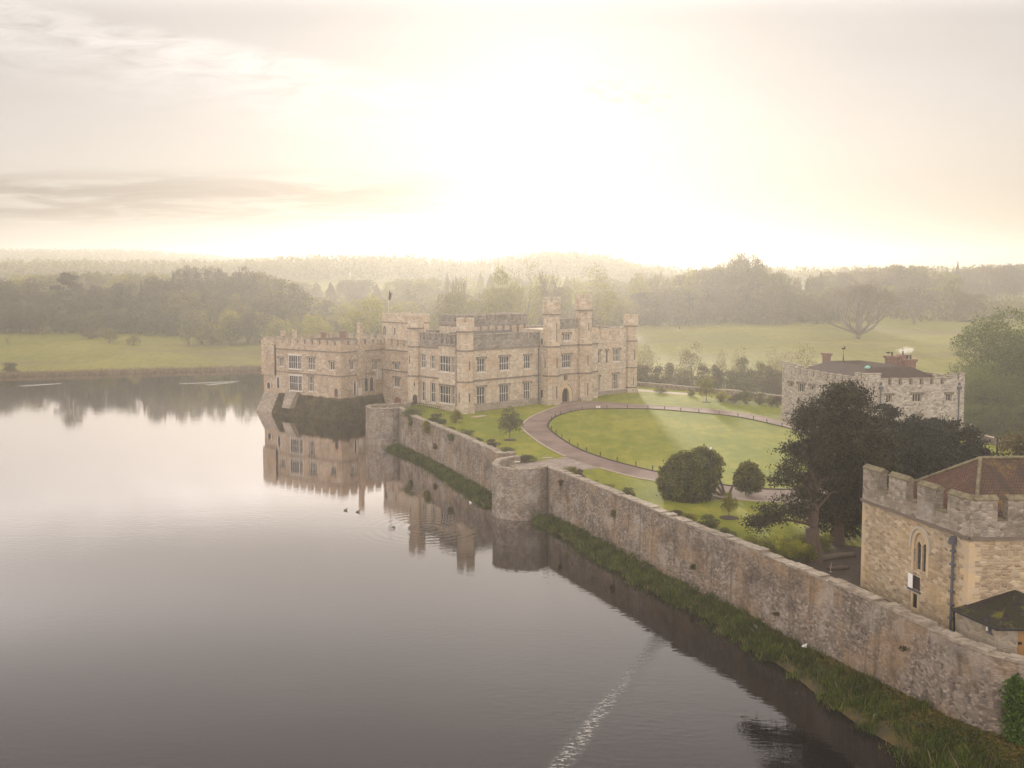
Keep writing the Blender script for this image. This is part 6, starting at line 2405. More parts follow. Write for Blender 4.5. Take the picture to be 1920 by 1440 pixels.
LW_ += row(330, 520, 20, [(330, 540), (420, 545), (520, 560)], 405, 425, 52, ['mass0', 'mass1', 'mass2'], ['wood_far', 'conifer'])
wood('trees of the wood on the left shore', 'grey-green tree massed in the misty wood behind the left shore', 'wood_tree', LW_)
for i, (px, yt, wpx) in enumerate(((352, 578, 40), (378, 583, 36), (402, 574, 42), (432, 580, 44), (462, 570, 50), (488, 585, 40), (440, 600, 40), (395, 602, 44))):
    plant('bush%d' % (i % 3), 'meadow_bush', 'soft yellow-green bush in the clump at the meadow edge left of the keep', 'bush', px, yt, 372 + 5 * (i % 3), wpx, 'spring' if i % 2 else 'wood_far', 'bush clump left of the keep')
CW_ = []
CW_ += row(500, 830, 20, [(500, 548), (560, 548), (640, 562), (760, 566), (830, 560)], 420, 470, 54, ['mass0', 'mass1', 'mass2', 'open1'], ['spring', 'wood_far'], 8)
CW_ += row(500, 830, 24, [(500, 590), (640, 596), (830, 600)], 350, 380, 44, ['bush0', 'bush1', 'mass2'], ['spring', 'wood_far'], 8)
CW_ += row(820, 1200, 22, [(820, 560), (900, 545), (1000, 535), (1100, 545), (1200, 555)], 410, 440, 58, ['mass0', 'open0', 'mass2', 'bare0'], ['spring', 'bud', 'wood_far'], 10)
CW_ += row(480, 1190, 22, [(480, 522), (700, 526), (900, 516), (1100, 518), (1190, 532)], 560, 640, 56, ['mass0', 'mass1', 'mass2', 'conifer0'], ['wood_far', 'spring'], 8)
wood('trees in the mist behind the castle', 'pale tree lost in the mist behind the castle roofs', 'wood_tree', CW_)
RW_ = []
RW_ += row(1196, 1360, 13, [(1196, 514), (1220, 508), (1245, 520), (1275, 513), (1320, 505), (1350, 499)], 470, 520, 44, ['mass0', 'mass1', 'open0', 'mass2', 'bare0'], ['wood_far', 'spring', 'bud'], 4)
RW_ += row(1345, 1440, 12, [(1345, 501), (1375, 485), (1393, 476), (1412, 481), (1440, 503)], 480, 520, 46, ['mass0', 'round0', 'mass2'], ['wood_far'], 3)
RW_ += row(1440, 1560, 14, [(1440, 506), (1480, 515), (1517, 524), (1545, 506), (1560, 505)], 490, 540, 42, ['mass0', 'mass1', 'open0', 'conifer0'], ['wood_far', 'bud'], 4)
RW_ += row(1555, 1780, 15, [(1555, 508), (1600, 508), (1640, 502), (1690, 495), (1740, 502), (1780, 508)], 560, 620, 46, ['mass0', 'open0', 'mass2', 'bare0'], ['wood_far', 'spring', 'bud'], 5)
RW_ += [('conifer0', 1796, 490, 640, 24, 'conifer'), ('conifer1', 1776, 500, 640, 18, 'conifer')]
RW_ += row(1805, 1960, 15, [(1805, 506), (1850, 498), (1900, 496), (1960, 494)], 690, 740, 44, ['mass0', 'mass1', 'mass2', 'bare0'], ['wood_far', 'bud'], 4)
RW_ += row(1205, 1560, 17, [(1205, 548), (1350, 532), (1500, 540), (1560, 545)], 455, 475, 50, ['mass0', 'mass1', 'bare0', 'mass2'], ['wood_far', 'bud', 'conifer'], 8)
RW_ += row(1560, 1830, 20, [(1560, 540), (1700, 535), (1830, 545)], 510, 560, 50, ['mass0', 'mass1', 'bare0'], ['wood_far', 'bud', 'spring'], 8)
wood('trees of the wood on the right-hand slope', 'brown-green tree in the hazy wood along the slope right of the castle', 'wood_tree', RW_)

RG_ = row(790, 1195, 9, [(790, 494), (850, 488), (920, 482), (1000, 479), (1080, 486), (1150, 500), (1195, 512)], 860, 900, 15, ['conifer0', 'conifer1'], ['conifer'], 7)
RG_ += row(560, 800, 17, [(560, 494), (640, 488), (700, 483), (760, 492), (800, 496)], 860, 900, 15, ['conifer0', 'mass1', 'conifer1'], ['conifer', 'wood_far'], 6)
wood('conifers along the ridge behind the castle', 'tiny conifer pricking the misty ridge line behind the castle', 'ridge_conifer', RG_)
# ---- far wooded ridges: masses nobody could count
def far_wood(name, a0, a1, Y0, Y1, n, hts, mat, label, seed, per=16, con=0.3, wd=7.0):
    rng = np.random.default_rng(seed)
    Y = rng.uniform(Y0, Y1, n)
    X = rng.uniform(a0, a1, n) * Y
    Z = terrain(X, Y)
    h = rng.uniform(*hts, n)
    is_c = rng.uniform(0, 1, n) < con
    pts = []
    for k in range(per):
        q = rng.uniform(0, 1, n)
        r = np.where(is_c, (1 - q) * 3.4 + 0.2, wd * 0.55 * np.sqrt(np.clip(1 - (2 * q - 0.9) ** 2, 0.05, 1)))
        a = rng.uniform(0, 2 * np.pi, n)
        pts.append(np.stack([X + r * np.cos(a), Y + r * np.sin(a), Z + h * (0.15 + 0.85 * q)], -1))
    P = np.concatenate(pts)
    return tag(cloud_obj(name, P, 1.4, M[mat], rng, aspect=0.7), label, 'wood', kind='stuff')


far_wood('ridge_wood', -0.62, 0.16, 820, 1000, 2600, (15, 21), 'wood_far', 'hazy wooded ridge with conifer tips behind the castle', 3, 20, 0.45)
far_wood('ridge_wood', -0.72, -0.20, 1120, 1640, 3600, (12, 17), 'wood_far', 'faintest far wooded ridge on the left horizon', 4, 16, 0.1, 10.0)
far_wood('ridge_wood', 0.10, 0.70, 800, 960, 1400, (14, 20), 'wood_far', 'far hazy wood closing the right-hand slope', 6, 18, 0.2)
far_wood('undergrowth', -0.55, 0.75, 468, 620, 2600, (2, 6), 'wood_far', 'dark undergrowth filling the feet of the misty woods', 7, 10, 0.0, 7.0)

# ---- near evergreens by the gatehouse
def evergreen(name, label, root, H, lobes, n, size, mat, trunks, limbs, seed, trunk_mat='bark_red', aspect=0.35, droop=(0, 0, -0.35), shell=0.35):
    r = empty(name, root, label, 'tree')
    rng = np.random.default_rng(seed)
    P = lobes_cloud(lobes, n, rng, shell)
    # gather leaves in sprays
    k = rng.integers(0, n // 85, n)
    Q = P[k] + rng.normal(0, 1, (n, 3)) * np.array([0.46, 0.46, 0.17])
    cloud_obj('crown', Q + np.array(root)[None, :], size, M[mat], rng, r, aspect=aspect, droop=np.array(droop))
    mb = MB()
    for path, rad in trunks + limbs:
        mb.tube([Vector(q) + Vector(root) for q in path], rad, 9 if len(rad) > 4 else 7)
    mb.build('trunk', M[trunk_mat], r, smooth=True)
    return r


yr_ = G(1527, 1052)
Yd = yr_.y
def rel(px, py, dy=0.0):
    p_ = AT(px, py, Yd + dy)
    return (p_.x - yr_.x, dy, p_.z - yr_.z)
lob = [((rel(1590, 760, 1.5)), 1.9), (rel(1545, 775, 0.5), 1.7), (rel(1612, 795, 3), 1.5), (rel(1515, 800, 0), 1.5), (rel(1575, 810, 0), 2.0), (rel(1530, 845, 0), 1.7), (rel(1495, 855, -0.5), 1.3),
       (rel(1600, 850, 1.5), 2.1), (rel(1560, 885, 0.8), 1.7), (rel(1480, 885, -1.0), 1.1), (rel(1500, 905, 0), 1.1), (rel(1455, 905, -0.8), 0.75), (rel(1618, 835, 3), 1.5), (rel(1580, 740, 1), 1.25),
       (rel(1470, 945, -0.8), 0.9), (rel(1440, 965, -1.2), 0.9), (rel(1418, 985, -1.4), 0.75), (rel(1455, 975, -1.2), 0.8), (rel(1490, 955, -0.6), 0.8), (rel(1620, 890, 2.5), 2.0), (rel(1590, 920, 2.5), 1.6),
       (rel(1400, 1002, -1.6), 0.45), (rel(1505, 930, 1.2), 0.8)]
limbs = []
for (x, y, dy) in ((1440, 965, -1.2), (1418, 985, -1.4), (1470, 945, -0.8), (1480, 890, -1.0), (1455, 905, -0.8), (1500, 905, 0.3), (1590, 920, 2.2), (1580, 890, 1.0), (1600, 850, 1.5), (1545, 800, 0.5), (1515, 815, 0.2)):
    e = rel(x, y, dy)
    y0 = 985 if x < 1480 else (960 if y > 900 else 925)
    s_ = rel(1527, y0, 0)
    mid_ = ((s_[0] + e[0]) / 2, (s_[1] + e[1]) / 2, max(s_[2], e[2]) * 0.55 + (s_[2] + e[2]) * 0.22 + 0.45)
    limbs.append(([s_, mid_, e], [0.13, 0.085, 0.03]))
trunk = [([(0, 0, -0.3), rel(1526, 1030), rel(1522, 990), rel(1522, 985), rel(1527, 950), rel(1526, 920), rel(1522, 880), rel(1530, 830, 0.3)], [0.80, 0.62, 0.55, 0.50, 0.40, 0.33, 0.24, 0.10])]
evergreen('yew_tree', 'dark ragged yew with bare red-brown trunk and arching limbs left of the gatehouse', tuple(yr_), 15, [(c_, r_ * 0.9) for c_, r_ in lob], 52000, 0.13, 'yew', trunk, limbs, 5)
y2 = G(1598, 1040)
y2 = Vector((y2.x, y2.y + 4.0, 5.3))
lob = [((0.5, 0, 9.2), 2.4), ((-1.2, 0.6, 7.4), 2.3), ((1.9, 0.5, 7.6), 2.5), ((0.2, -1.0, 6.2), 2.2), ((3.2, 1.2, 5.6), 2.2), ((-2.2, 0.2, 5.2), 1.9), ((1.4, -0.8, 4.4), 2.1), ((-0.8, -0.6, 3.7), 1.7), ((0.6, 1.5, 10.6), 1.8), ((3.6, 0.4, 8.6), 1.7), ((4.4, 1.0, 6.8), 1.7), ((-0.5, 1.0, 1.8), 1.6), ((1.5, 1.0, 2.0), 1.8), ((3.4, 1.0, 2.8), 1.8), ((-2.0, 1.0, 2.6), 1.3), ((2.6, 2.0, 1.2), 1.5)]
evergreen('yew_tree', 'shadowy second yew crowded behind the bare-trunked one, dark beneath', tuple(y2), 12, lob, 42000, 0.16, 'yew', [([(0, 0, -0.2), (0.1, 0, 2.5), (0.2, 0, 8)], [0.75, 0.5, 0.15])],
          [([(0.1, 0, 2.4), (-1.2, 0, 4.0), (-2.0, 0, 5.2)], [0.2, 0.14, 0.05]), ([(0.1, 0, 2.6), (1.8, 0, 4.4), (3.0, 1, 5.6)], [0.2, 0.14, 0.05])], 6)
h1_ = AT(1742, 870, 104)
h1_ = Vector((h1_.x, 104, 5.3))
def rel2(px, py, dy=0.0):
    p_ = AT(px, py, 104 + dy)
    return (p_.x - h1_.x, dy, p_.z - 5.3)
lob = [(rel2(1735, 812, 0), 1.9), (rel2(1700, 825, 0), 2.0), (rel2(1770, 820, 1), 1.9), (rel2(1805, 838, 1), 1.9), (rel2(1835, 860, 1.5), 1.5), (rel2(1680, 860, -1), 2.0), (rel2(1720, 865, -2), 2.3), (rel2(1765, 870, -2), 2.3),
       (rel2(1810, 880, -1), 2.0), (rel2(1690, 905, -2), 2.0), (rel2(1750, 905, -3), 2.0), (rel2(1665, 815, 1), 1.6), (rel2(1790, 905, -2), 2.0), (rel2(1655, 780, 0), 1.3)]
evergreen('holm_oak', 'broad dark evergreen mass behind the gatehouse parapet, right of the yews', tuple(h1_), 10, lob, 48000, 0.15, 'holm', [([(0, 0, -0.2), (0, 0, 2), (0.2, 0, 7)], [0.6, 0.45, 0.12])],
          [([(0, 0, 2), (-2.5, 0, 4.2), (-3.4, 0, 6)], [0.2, 0.14, 0.05]), ([(0, 0, 2), (2.5, 0, 4), (3.6, 0, 5.6)], [0.2, 0.14, 0.05])], 7, 'bark', 0.6, (0, 0, -0.1), 0.5)
for (px, yt, wpx, Y, lab) in ((1722, 783, 26, 112, 'twiggy bush against the square tower house wall, left of its lower window pair'), (1770, 778, 34, 113, 'leggy brown bush under the right windows of the square tower house'), (1818, 795, 18, 120, 'small dark spiky shrub at the right foot of the square tower house')):
    plant('bush1', 'shrub', lab, 'shrub', px, yt, Y, wpx, 'holm', zb=5.3)
plant('bush0', 'shrub', 'brown-green shrub above the tiled gatehouse roof at the right edge', 'shrub', 1908, 803, 98, 82, 'bud', zb=5.3)

# ---- clipped and leaning evergreens on the lawn edge
sh = G(1288, 934)
dsh = empty('dome_shrub', tuple(sh), 'big dome-shaped clipped shrub beside the drive in front of the oval lawn', 'shrub')
def relq(px, py, dy=0.0):
    p_ = AT(px, py, sh.y + dy)
    return (p_.x, p_.y, p_.z)
P = lobes_cloud([(relq(1288, 893, 0.5), 2.6), (relq(1270, 905, 0), 2.2), (relq(1308, 900, 0), 2.1), (relq(1290, 915, -0.8), 2.2), (relq(1262, 915, -0.2), 1.5), (relq(1315, 915, -0.3), 1.6), (relq(1280, 874, 0.6), 1.5), (relq(1302, 882, 0.3), 1.6), (relq(1258, 890, 0.3), 1.1), (relq(1250, 908, 0.2), 0.9), (relq(1270, 872, 0.2), 1.0), (relq(1296, 866, 0.4), 1.0), (relq(1322, 893, 0.2), 1.1), (relq(1326, 908, 0), 1.0)], 30000, np.random.default_rng(21), 0.66)
P += np.random.default_rng(31).normal(0, 0.07, P.shape)
P[:, 2] = np.maximum(P[:, 2], sh.z + np.random.default_rng(2).uniform(0, 0.2, len(P)))
cloud_obj('crown', P, 0.13, M['box'], np.random.default_rng(22), dsh, aspect=0.7)
mb = MB()
mb.tube([tuple(sh), (sh.x, sh.y, sh.z + 2.2)], [0.3, 0.12], 7)
mb.tube([tuple(sh), (sh.x + 0.9, sh.y, sh.z + 1.8)], [0.2, 0.08], 7)
mb.build('stem', M['twig'], dsh)
ct = G(1362, 929)
ctree = empty('leaning_tree', tuple(ct), 'old holly with splayed leaning stems and two separate rounded crowns by the drive', 'tree')
def relc(px, py, dy=0.0):
    p_ = AT(px, py, ct.y + dy)
    return (p_.x, p_.y, p_.z)
for nm, lob in (('crown', [(relc(1318, 862, 1), 1.5), (relc(1335, 870, 0.5), 1.3), (relc(1325, 885, 0.6), 1.3), (relc(1305, 868, 1.5), 1.1), (relc(1338, 892, 0.3), 0.9)]),
                ('crown', [(relc(1403, 885, -0.2), 1.15), (relc(1392, 898, 0), 1.0), (relc(1415, 900, -0.3), 1.1), (relc(1404, 906, 0.2), 1.15), (relc(1390, 908, 0.0), 0.8), (relc(1420, 909, 0.1), 0.8)])):
    P = lobes_cloud(lob, 9000, np.random.default_rng(len(lob)), 0.6)
    cloud_obj(nm, P, 0.13, M['box'], np.random.default_rng(3), ctree)
mb = MB()
for path in (((1360, 931), (1352, 905), (1336, 880), (1326, 868)), ((1357, 930), (1342, 905), (1330, 890)), ((1352, 929), (1338, 920), (1328, 910)), ((1366, 930), (1374, 910), (1388, 902), (1400, 899))):
    mb.tube([relc(x, y, -0.1 * i) for i, (x, y) in enumerate(path)], [0.17, 0.13, 0.10, 0.06][:len(path)], 7)
mb.build('stem', M['twig'], ctree, smooth=True)
mb = MB()
c_ = G(1300, 930)
for cx_, cy_, rx, ry in ((1297, 927, 3.4, 2.5), (1362, 932, 3.3, 1.5), (1585, 1052, 4.6, 5.5), (1600, 1085, 3.0, 3.0)):  # soil beds; the two dark ones by the yews also stand in for shade
    g_ = G(cx_, cy_)
    mb.face([(g_.x + rx * math.cos(k * math.pi / 10), g_.y + ry * math.sin(k * math.pi / 10), g_.z + 0.02 + 0.004 * (cx_ > 1300) + 0.004 * (cx_ > 1590)) for k in range(20)])
tag(mb.build('soil_and_shade_bed', M['soil']), kind='structure')

# ---- saplings in the grass, each in its ring of bare soil
def sapling(px, ybase, ytop, wpx, mat, label, kind='open0'):
    g_ = G(px, ybase)
    r = plant(kind, 'sapling', label, 'sapling', px, ytop, g_.y, wpx, mat, zb=g_.z)
    mb = MB()
    mb.lathe((0, 0, 0), [(0.95, 0.0), (0.9, 0.05), (0.5, 0.08), (0, 0.08)], 14)
    o_ = mb.build('soil_ring', M['soil'])
    for v in o_.data.vertices:
        v.co.x /= r.scale.x
        v.co.y /= r.scale.y
        v.co.z /= r.scale.z
    o_.parent = r
    return r


sapling(956, 825, 763, 44, 'shrub', 'young yellow-green tree in a soil ring on the lawn below the castle front', 'round1')
sapling(1325, 754, 707, 34, 'box', 'young dark tree with leaning stem on the far lawn near the parapet wall', 'round2')
sapling(1367, 971, 922, 30, 'shrub_gold', 'small golden sapling in a soil ring near the yew', 'round1')
SB = [(855, 793, 768, 26, 'shrub_gold', 'small golden shrub by the nearest turret of the castle front', 'bush2'),
      (776, 786, 763, 36, 'shrub', 'olive-green bush just inside the wall next to the farther round tower', 'bush0'),
      (815, 797, 775, 46, 'shrub', 'wide olive bush behind the wall below the castle bay', 'bush1'),
      (843, 806, 799, 22, 'box', 'low dark cushion shrub on the wall edge, right of the wide olive bush', 'bush2'),
      (876, 822, 805, 34, 'shrub', 'grey-green bush halfway along the shorter wall', 'bush0'),
      (897, 828, 820, 22, 'shrub', 'little bush right of the grey-green wall bush', 'bush2'),
      (922, 840, 823, 30, 'shrub_red', 'brownish bush near the right end of the shorter wall', 'bush1'),
      (948, 849, 838, 28, 'shrub', 'straggling bush with white flowers on the wall bed before the round tower', 'bush0'),
      (983, 866, 852, 42, 'shrub', 'spreading low bush at the edge of the flagged apron', 'bush2'),
      (1071, 891, 874, 28, 'shrub_gold', 'bright yellow-green bush at the corner right of the round tower', 'bush0'),
      (1087, 897, 878, 20, 'shrub_red', 'dark purple bush right beside the yellow corner bush', 'bush1'),
      (1118, 908, 902, 16, 'shrub_red', 'very small purple shrub on the long wall bed', 'bush2'),
      (1140, 921, 908, 22, 'shrub', 'small green shrub right of the tiny purple shrub', 'bush0'),
      (1180, 937, 913, 36, 'shrub', 'feathery brown-green bush alone behind the long wall', 'bush1'),
      (1265, 970, 955, 34, 'shrub_red', 'dark purple bush behind the long wall, below the dome shrub', 'bush2'),
      (1293, 980, 962, 32, 'shrub_gold', 'lime bush between the purple bush and the broad grey bush', 'bush0'),
      (1330, 992, 965, 46, 'shrub', 'broad grey-green bush behind the long wall, above its middle', 'bush1'),
      (1362, 1004, 991, 40, 'shrub', 'low pale flowering shrub between the broad grey bush and the laurels', 'bush2')]
for (px, yb_, yt, wpx, mt, lab, kd) in SB:
    g_ = G(px, yb_)
    plant(kd, 'shrub', lab, 'shrub', px, yt, g_.y, wpx, mt, 'shrubs along the inside of the moat wall', zb=g_.z - 0.1)
for i, (px, yb_, yt, wpx) in enumerate(((1408, 1022, 1004, 42), (1440, 1034, 1008, 52), (1475, 1048, 1008, 54), (1503, 1056, 1012, 44), (1500, 1032, 1000, 60), (1455, 1024, 1002, 50), (1545, 1030, 1000, 40))):
    g_ = G(px, yb_)
    plant('fine_bush', 'laurel', 'bright glossy laurel bush in the clump between wall and bare-trunked yew', 'shrub', px, yt, g_.y, wpx, 'laurel', 'laurel clump beneath the yew', zb=g_.z - 0.1)
for i, (px, yb_, yt, wpx, mt) in enumerate(((1237, 737, 728, 22, 'shrub'), (1352, 752, 733, 36, 'shrub_gold'), (1378, 756, 738, 30, 'shrub_red'), (1400, 757, 732, 36, 'shrub'), (1425, 759, 736, 36, 'shrub'), (1447, 763, 742, 24, 'shrub'), (1459, 764, 742, 20, 'shrub_red'), (1298, 742, 730, 18, 'shrub'))):
    g_ = G(px, yb_)
    plant('bush%d' % (i % 3), 'shrub', 'low shrub in the border along the back parapet wall', 'shrub', px, yt, g_.y, wpx, mt, 'border shrubs along the back wall', zb=g_.z - 0.1)

# ivy hanging on the near wall at the right edge, tufts growing from the wall faces
def wall_tuft(P, px, py, w_, h_, n, size, mat, label, zt):
    q = G(px, py, 3.0)
    bestd, bf = 1e9, None
    for i in range(len(P) - 1):
        f = Facade(P[i], P[i + 1])
        s, z = f.hit(px, py)
        if -0.01 <= s <= f.L + 0.01:
            d = f.pt(s, 0, z)
            if d[1] < bestd:
                bestd, bf = d[1], (f, s, z)
    if bf is None:
        return
    f, s, z = bf
    rng = np.random.default_rng(int(px))
    ss = rng.normal(s, w_ * 0.3, n)
    zz = z + rng.uniform(-h_ / 2, h_ / 2, n) * (1 - 0.5 * np.abs(ss - s) / w_)
    dep = np.abs(rng.normal(0.22, 0.12, n)) + 0.05 + 0.12 * np.clip((zt - zz) / 6, 0, 1)
    a = np.array(f.a)
    XY = a[None, :] + np.outer(ss, np.array(f.d)) + np.outer(dep, np.array(f.n))
    o_ = cloud_obj('wall_plant', np.column_stack([XY, zz]), size, M[mat], rng, loc=f.pt(s, 0, z), aspect=0.8)
    return tag(o_, label, 'plant')


wall_tuft(WRr, 1908, 1330, 1.15, 4.6, 2600, 0.09, 'ivy_green', 'bright green ivy climbing the wall at the bottom right edge', 6.2)
wall_tuft(WLr, 803, 800, 2.4, 2.0, 900, 0.10, 'shrub_gold', 'yellow-green tuft spilling over the shorter wall near its left end', 6.3)
wall_tuft(WLr, 848, 820, 1.5, 1.0, 450, 0.10, 'shrub', 'green tuft on the shorter wall top, middle', 6.3)
wall_tuft(WLr, 819, 836, 0.8, 0.9, 300, 0.09, 'shrub_red', 'dark tuft growing halfway down the shorter wall', 6.3)
wall_tuft(WLr, 772, 790, 1.2, 1.6, 500, 0.10, 'box', 'dark green tuft hanging by the farther round tower', 6.3)
wall_tuft(WRr, 1305, 1062, 0.25, 0.5, 420, 0.05, 'box', 'small green sprig midway up the long wall, below the broad grey bush', 6.2)
wall_tuft(WRr, 1462, 1150, 0.25, 0.25, 800, 0.05, 'moss', 'brown moss patch low on the long wall beside a stained area', 6.2)
wall_tuft(WRr, 1700, 1215, 0.4, 0.35, 120, 0.05, 'shrub', 'green sprig on the long wall under the gatehouse pointed window', 6.2)
wall_tuft(WRr, 1154, 962, 0.5, 0.8, 260, 0.07, 'moss', 'brown moss tuft high on the long wall near the round tower', 6.2)
wall_tuft(WRr, 1055, 905, 0.5, 0.8, 260, 0.07, 'shrub_red', 'red-brown tuft high on the long wall beside the round tower', 6.2)
# ================================================================== small things
# low stakes round the oval lawn
stm = MB()
stm.box((0, 0, -0.1), 0.10, 0.10, 0.72, 0.3)
stm.box((0, 0, 0.62), 0.13, 0.13, 0.06, 0.3)
st0 = stm.build('stake', M['iron'])
d = 0.0
first = True
for i in range(len(RIW)):
    a, b = RIW[i], RIW[(i + 1) % len(RIW)]
    d += (b - a).length
    if d > 2.9:
        d = 0.0
        if b.x > 37.0 and b.y < 152 or (b.x > 22 and b.y < 118):
            continue
        o_ = st0 if first else st0.copy()
        if not first:
            COL.objects.link(o_)
        first = False
        n_ = (Vector((30, 140)) - b).normalized()
        o_.location = (b.x + n_.x * 0.3, b.y + n_.y * 0.3, lawn_z(b.y))
        tag(o_, 'short dark stake in the line edging the oval lawn', 'stake', 'stakes round the oval lawn')

# lamp post in front of the leaning tree
g_ = G(1331, 939)
lp = empty('lamp_post', tuple(g_), 'slim dark lamp post with a white top behind the dome-shaped shrub', 'lamp post')
zt_ = AT(1331, 839, g_.y).z
mb = MB()
mb.tube([(g_.x, g_.y, g_.z), (g_.x, g_.y, zt_ - 0.25)], [0.075, 0.055], 8)
mb.tube([(g_.x, g_.y, g_.z), (g_.x, g_.y, g_.z + 0.6)], [0.12, 0.11], 8)
mb.build('post', M['iron'], lp)
mb = MB()
mb.lathe((g_.x, g_.y, zt_ - 0.25), [(0.06, 0), (0.13, 0.06), (0.14, 0.2), (0.05, 0.27), (0, 0.28)], 10)
mb.build('lamp_head', M['white'], lp)
# dark post at the east wall
g_ = AT(1870, 833, 131)
lp = empty('lamp_post', (g_.x, 131, 5.3), 'thick dark post with round top against the pale wall above the tiled roof', 'lamp post')
mb = MB()
zt_ = AT(1870, 818, 131).z
mb.tube([(g_.x, 131, 5.2), (g_.x, 131, zt_ - 0.35)], [0.16, 0.13], 8)
mb.build('post', M['black'], lp)
mb = MB()
mb.lathe((g_.x, 131, zt_ - 0.36), [(0.1, 0), (0.22, 0.1), (0.22, 0.26), (0.08, 0.36), (0, 0.37)], 10)
mb.build('lamp_head', M['black'], lp)

# bench by the castle door
g_ = G(1091, 751)
rz = math.atan2(UX[1], UX[0])
bn = empty('bench', (g_.x, g_.y, g_.z), 'dark wooden bench against the castle front right of the arched door', 'bench')
ca, sa = math.cos(rz), math.sin(rz)
def bp(s, d_, z):
    return (g_.x + ca * s + sa * d_, g_.y + sa * s - ca * d_, g_.z + z)
def bbox(mb, s0, s1, d0, d1, z0, z1):
    mb.boxv(bp(s0, d1, z0), Vector((ca, sa, 0)) * (s1 - s0), Vector((-sa, ca, 0)) * (d1 - d0), (0, 0, z1 - z0))
mb = MB()
for k in range(4):
    bbox(mb, -0.85, 0.85, 0.02 + k * 0.115, 0.12 + k * 0.115, 0.42, 0.46)
mb.build('seat', M['wood_dark'], bn)
mb = MB()
for k in range(3):
    bbox(mb, -0.85, 0.85, -0.06, -0.02, 0.54 + k * 0.16, 0.66 + k * 0.16)
mb.build('backrest', M['wood_dark'], bn)
for s_ in (-0.8, 0.8):
    for d_ in (0.0, 0.42):
        mb = MB()
        bbox(mb, s_ - 0.04, s_ + 0.04, d_ - 0.06, d_ + 0.02, 0, 0.415 if d_ else 0.98)
        mb.build('leg', M['wood_dark'], bn)
# two small pale notices on short legs at the lawn edge
for i, px in enumerate((1119.5, 1124)):
    g2_ = G(px, 768)
    sg = empty('notice', tuple(g2_), ('small white notice at the oval lawn edge before the castle door, left of a pair', 'small white notice at the oval lawn edge before the castle door, right of a pair')[i], 'sign', 'notices at the lawn edge')
    mb = MB()
    mb.box((g2_.x, g2_.y, g2_.z + 0.32), 0.36, 0.04, 0.36, 0.5)
    mb.build('board', M['white'], sg)
    mb = MB()
    mb.box((g2_.x, g2_.y, g2_.z - 0.05), 0.05, 0.035, 0.368, 0.5)
    mb.build('leg', M['iron'], sg)
# carved urn-like pedestal on the round tower's terrace
g_ = G(970, 880.5)
ur = empty('stone_pedestal', tuple(g_), 'pale stone pedestal standing inside the nearer round tower', 'pedestal')
mb = MB()
mb.lathe(tuple(g_), [(0.32, 0), (0.32, 0.12), (0.16, 0.2), (0.13, 0.7), (0.2, 0.78)], 10)
mb.build('column', M['trim'], ur)
mb = MB()
mb.lathe((g_.x, g_.y, g_.z + 0.78), [(0.13, 0), (0.36, 0.18), (0.40, 0.26), (0.3, 0.27), (0, 0.24)], 12)
mb.build('basin', M['trim'], ur)
# slabs in the grass
for (px, py, sx, sy, lab) in ((1027, 859, 1.5, 0.55, 'single pale slab lying in the grass left of the flagged apron'),):
    g_ = G(px, py)
    mb = MB()
    mb.box((0, 0, -0.05), sx, sy, 0.13, 0.2)
    mb.box((0, 0, 0.08), sx * 0.94, sy * 0.88, 0.03, 0.2)
    tag(mb.build('stone_slab', M['kerb'], origin=None), lab, 'slab').location = tuple(g_)
for k in range(4):
    g_ = G(892 + k * 4.5, 781.5 - k * 0.8 + (k % 2) * 1.6)
    mb = MB()
    mb.box((0, 0, -0.05), 1.6, 0.5, 0.12, 0.7)
    mb.box((0, 0, 0.07), 1.5, 0.44, 0.02, 0.7)
    tag(mb.build('stepping_slab', M['kerb']), 'flat pale slab of the small flight at the foot of the nearest turret', 'slab', 'slabs by the turret foot').location = tuple(g_)
# kerb logs by the yew
for (p0, p1, r_, lab) in (((1521, 1054), (1600, 1044), 0.30, 'long dark fallen log lying behind the wall beside the yew trunk'), ((1552, 1070), (1590, 1067), 0.2, 'shorter dark log in front of the long one, by the gatehouse corner')):
    a, b = G(*p0), G(*p1)
    mb = MB()
    pts = [a.lerp(b, k / 6) + Vector((0, 0, r_ * 0.75 + 0.04 * math.sin(k * 2))) for k in range(7)]
    mb.tube(pts, [r_ * q for q in (0.9, 1, 0.96, 1.02, 0.94, 0.9, 0.82)], 9)
    tag(mb.build('log', M['bark'], smooth=True, origin=tuple(a)), lab, 'log')
g_ = G(1557, 1073)
mb = MB()
mb.tube([tuple(g_), (g_.x + 0.03, g_.y, g_.z + 0.55), (g_.x + 0.1, g_.y, g_.z + 0.85)], [0.035, 0.03, 0.02], 6)
mb.box((g_.x, g_.y, g_.z - 0.02), 0.16, 0.16, 0.08, 0)
tag(mb.build('path_stake', M['kerb'], origin=tuple(g_)), 'thin pale bent stake in front of the logs by the gatehouse corner', 'stake')

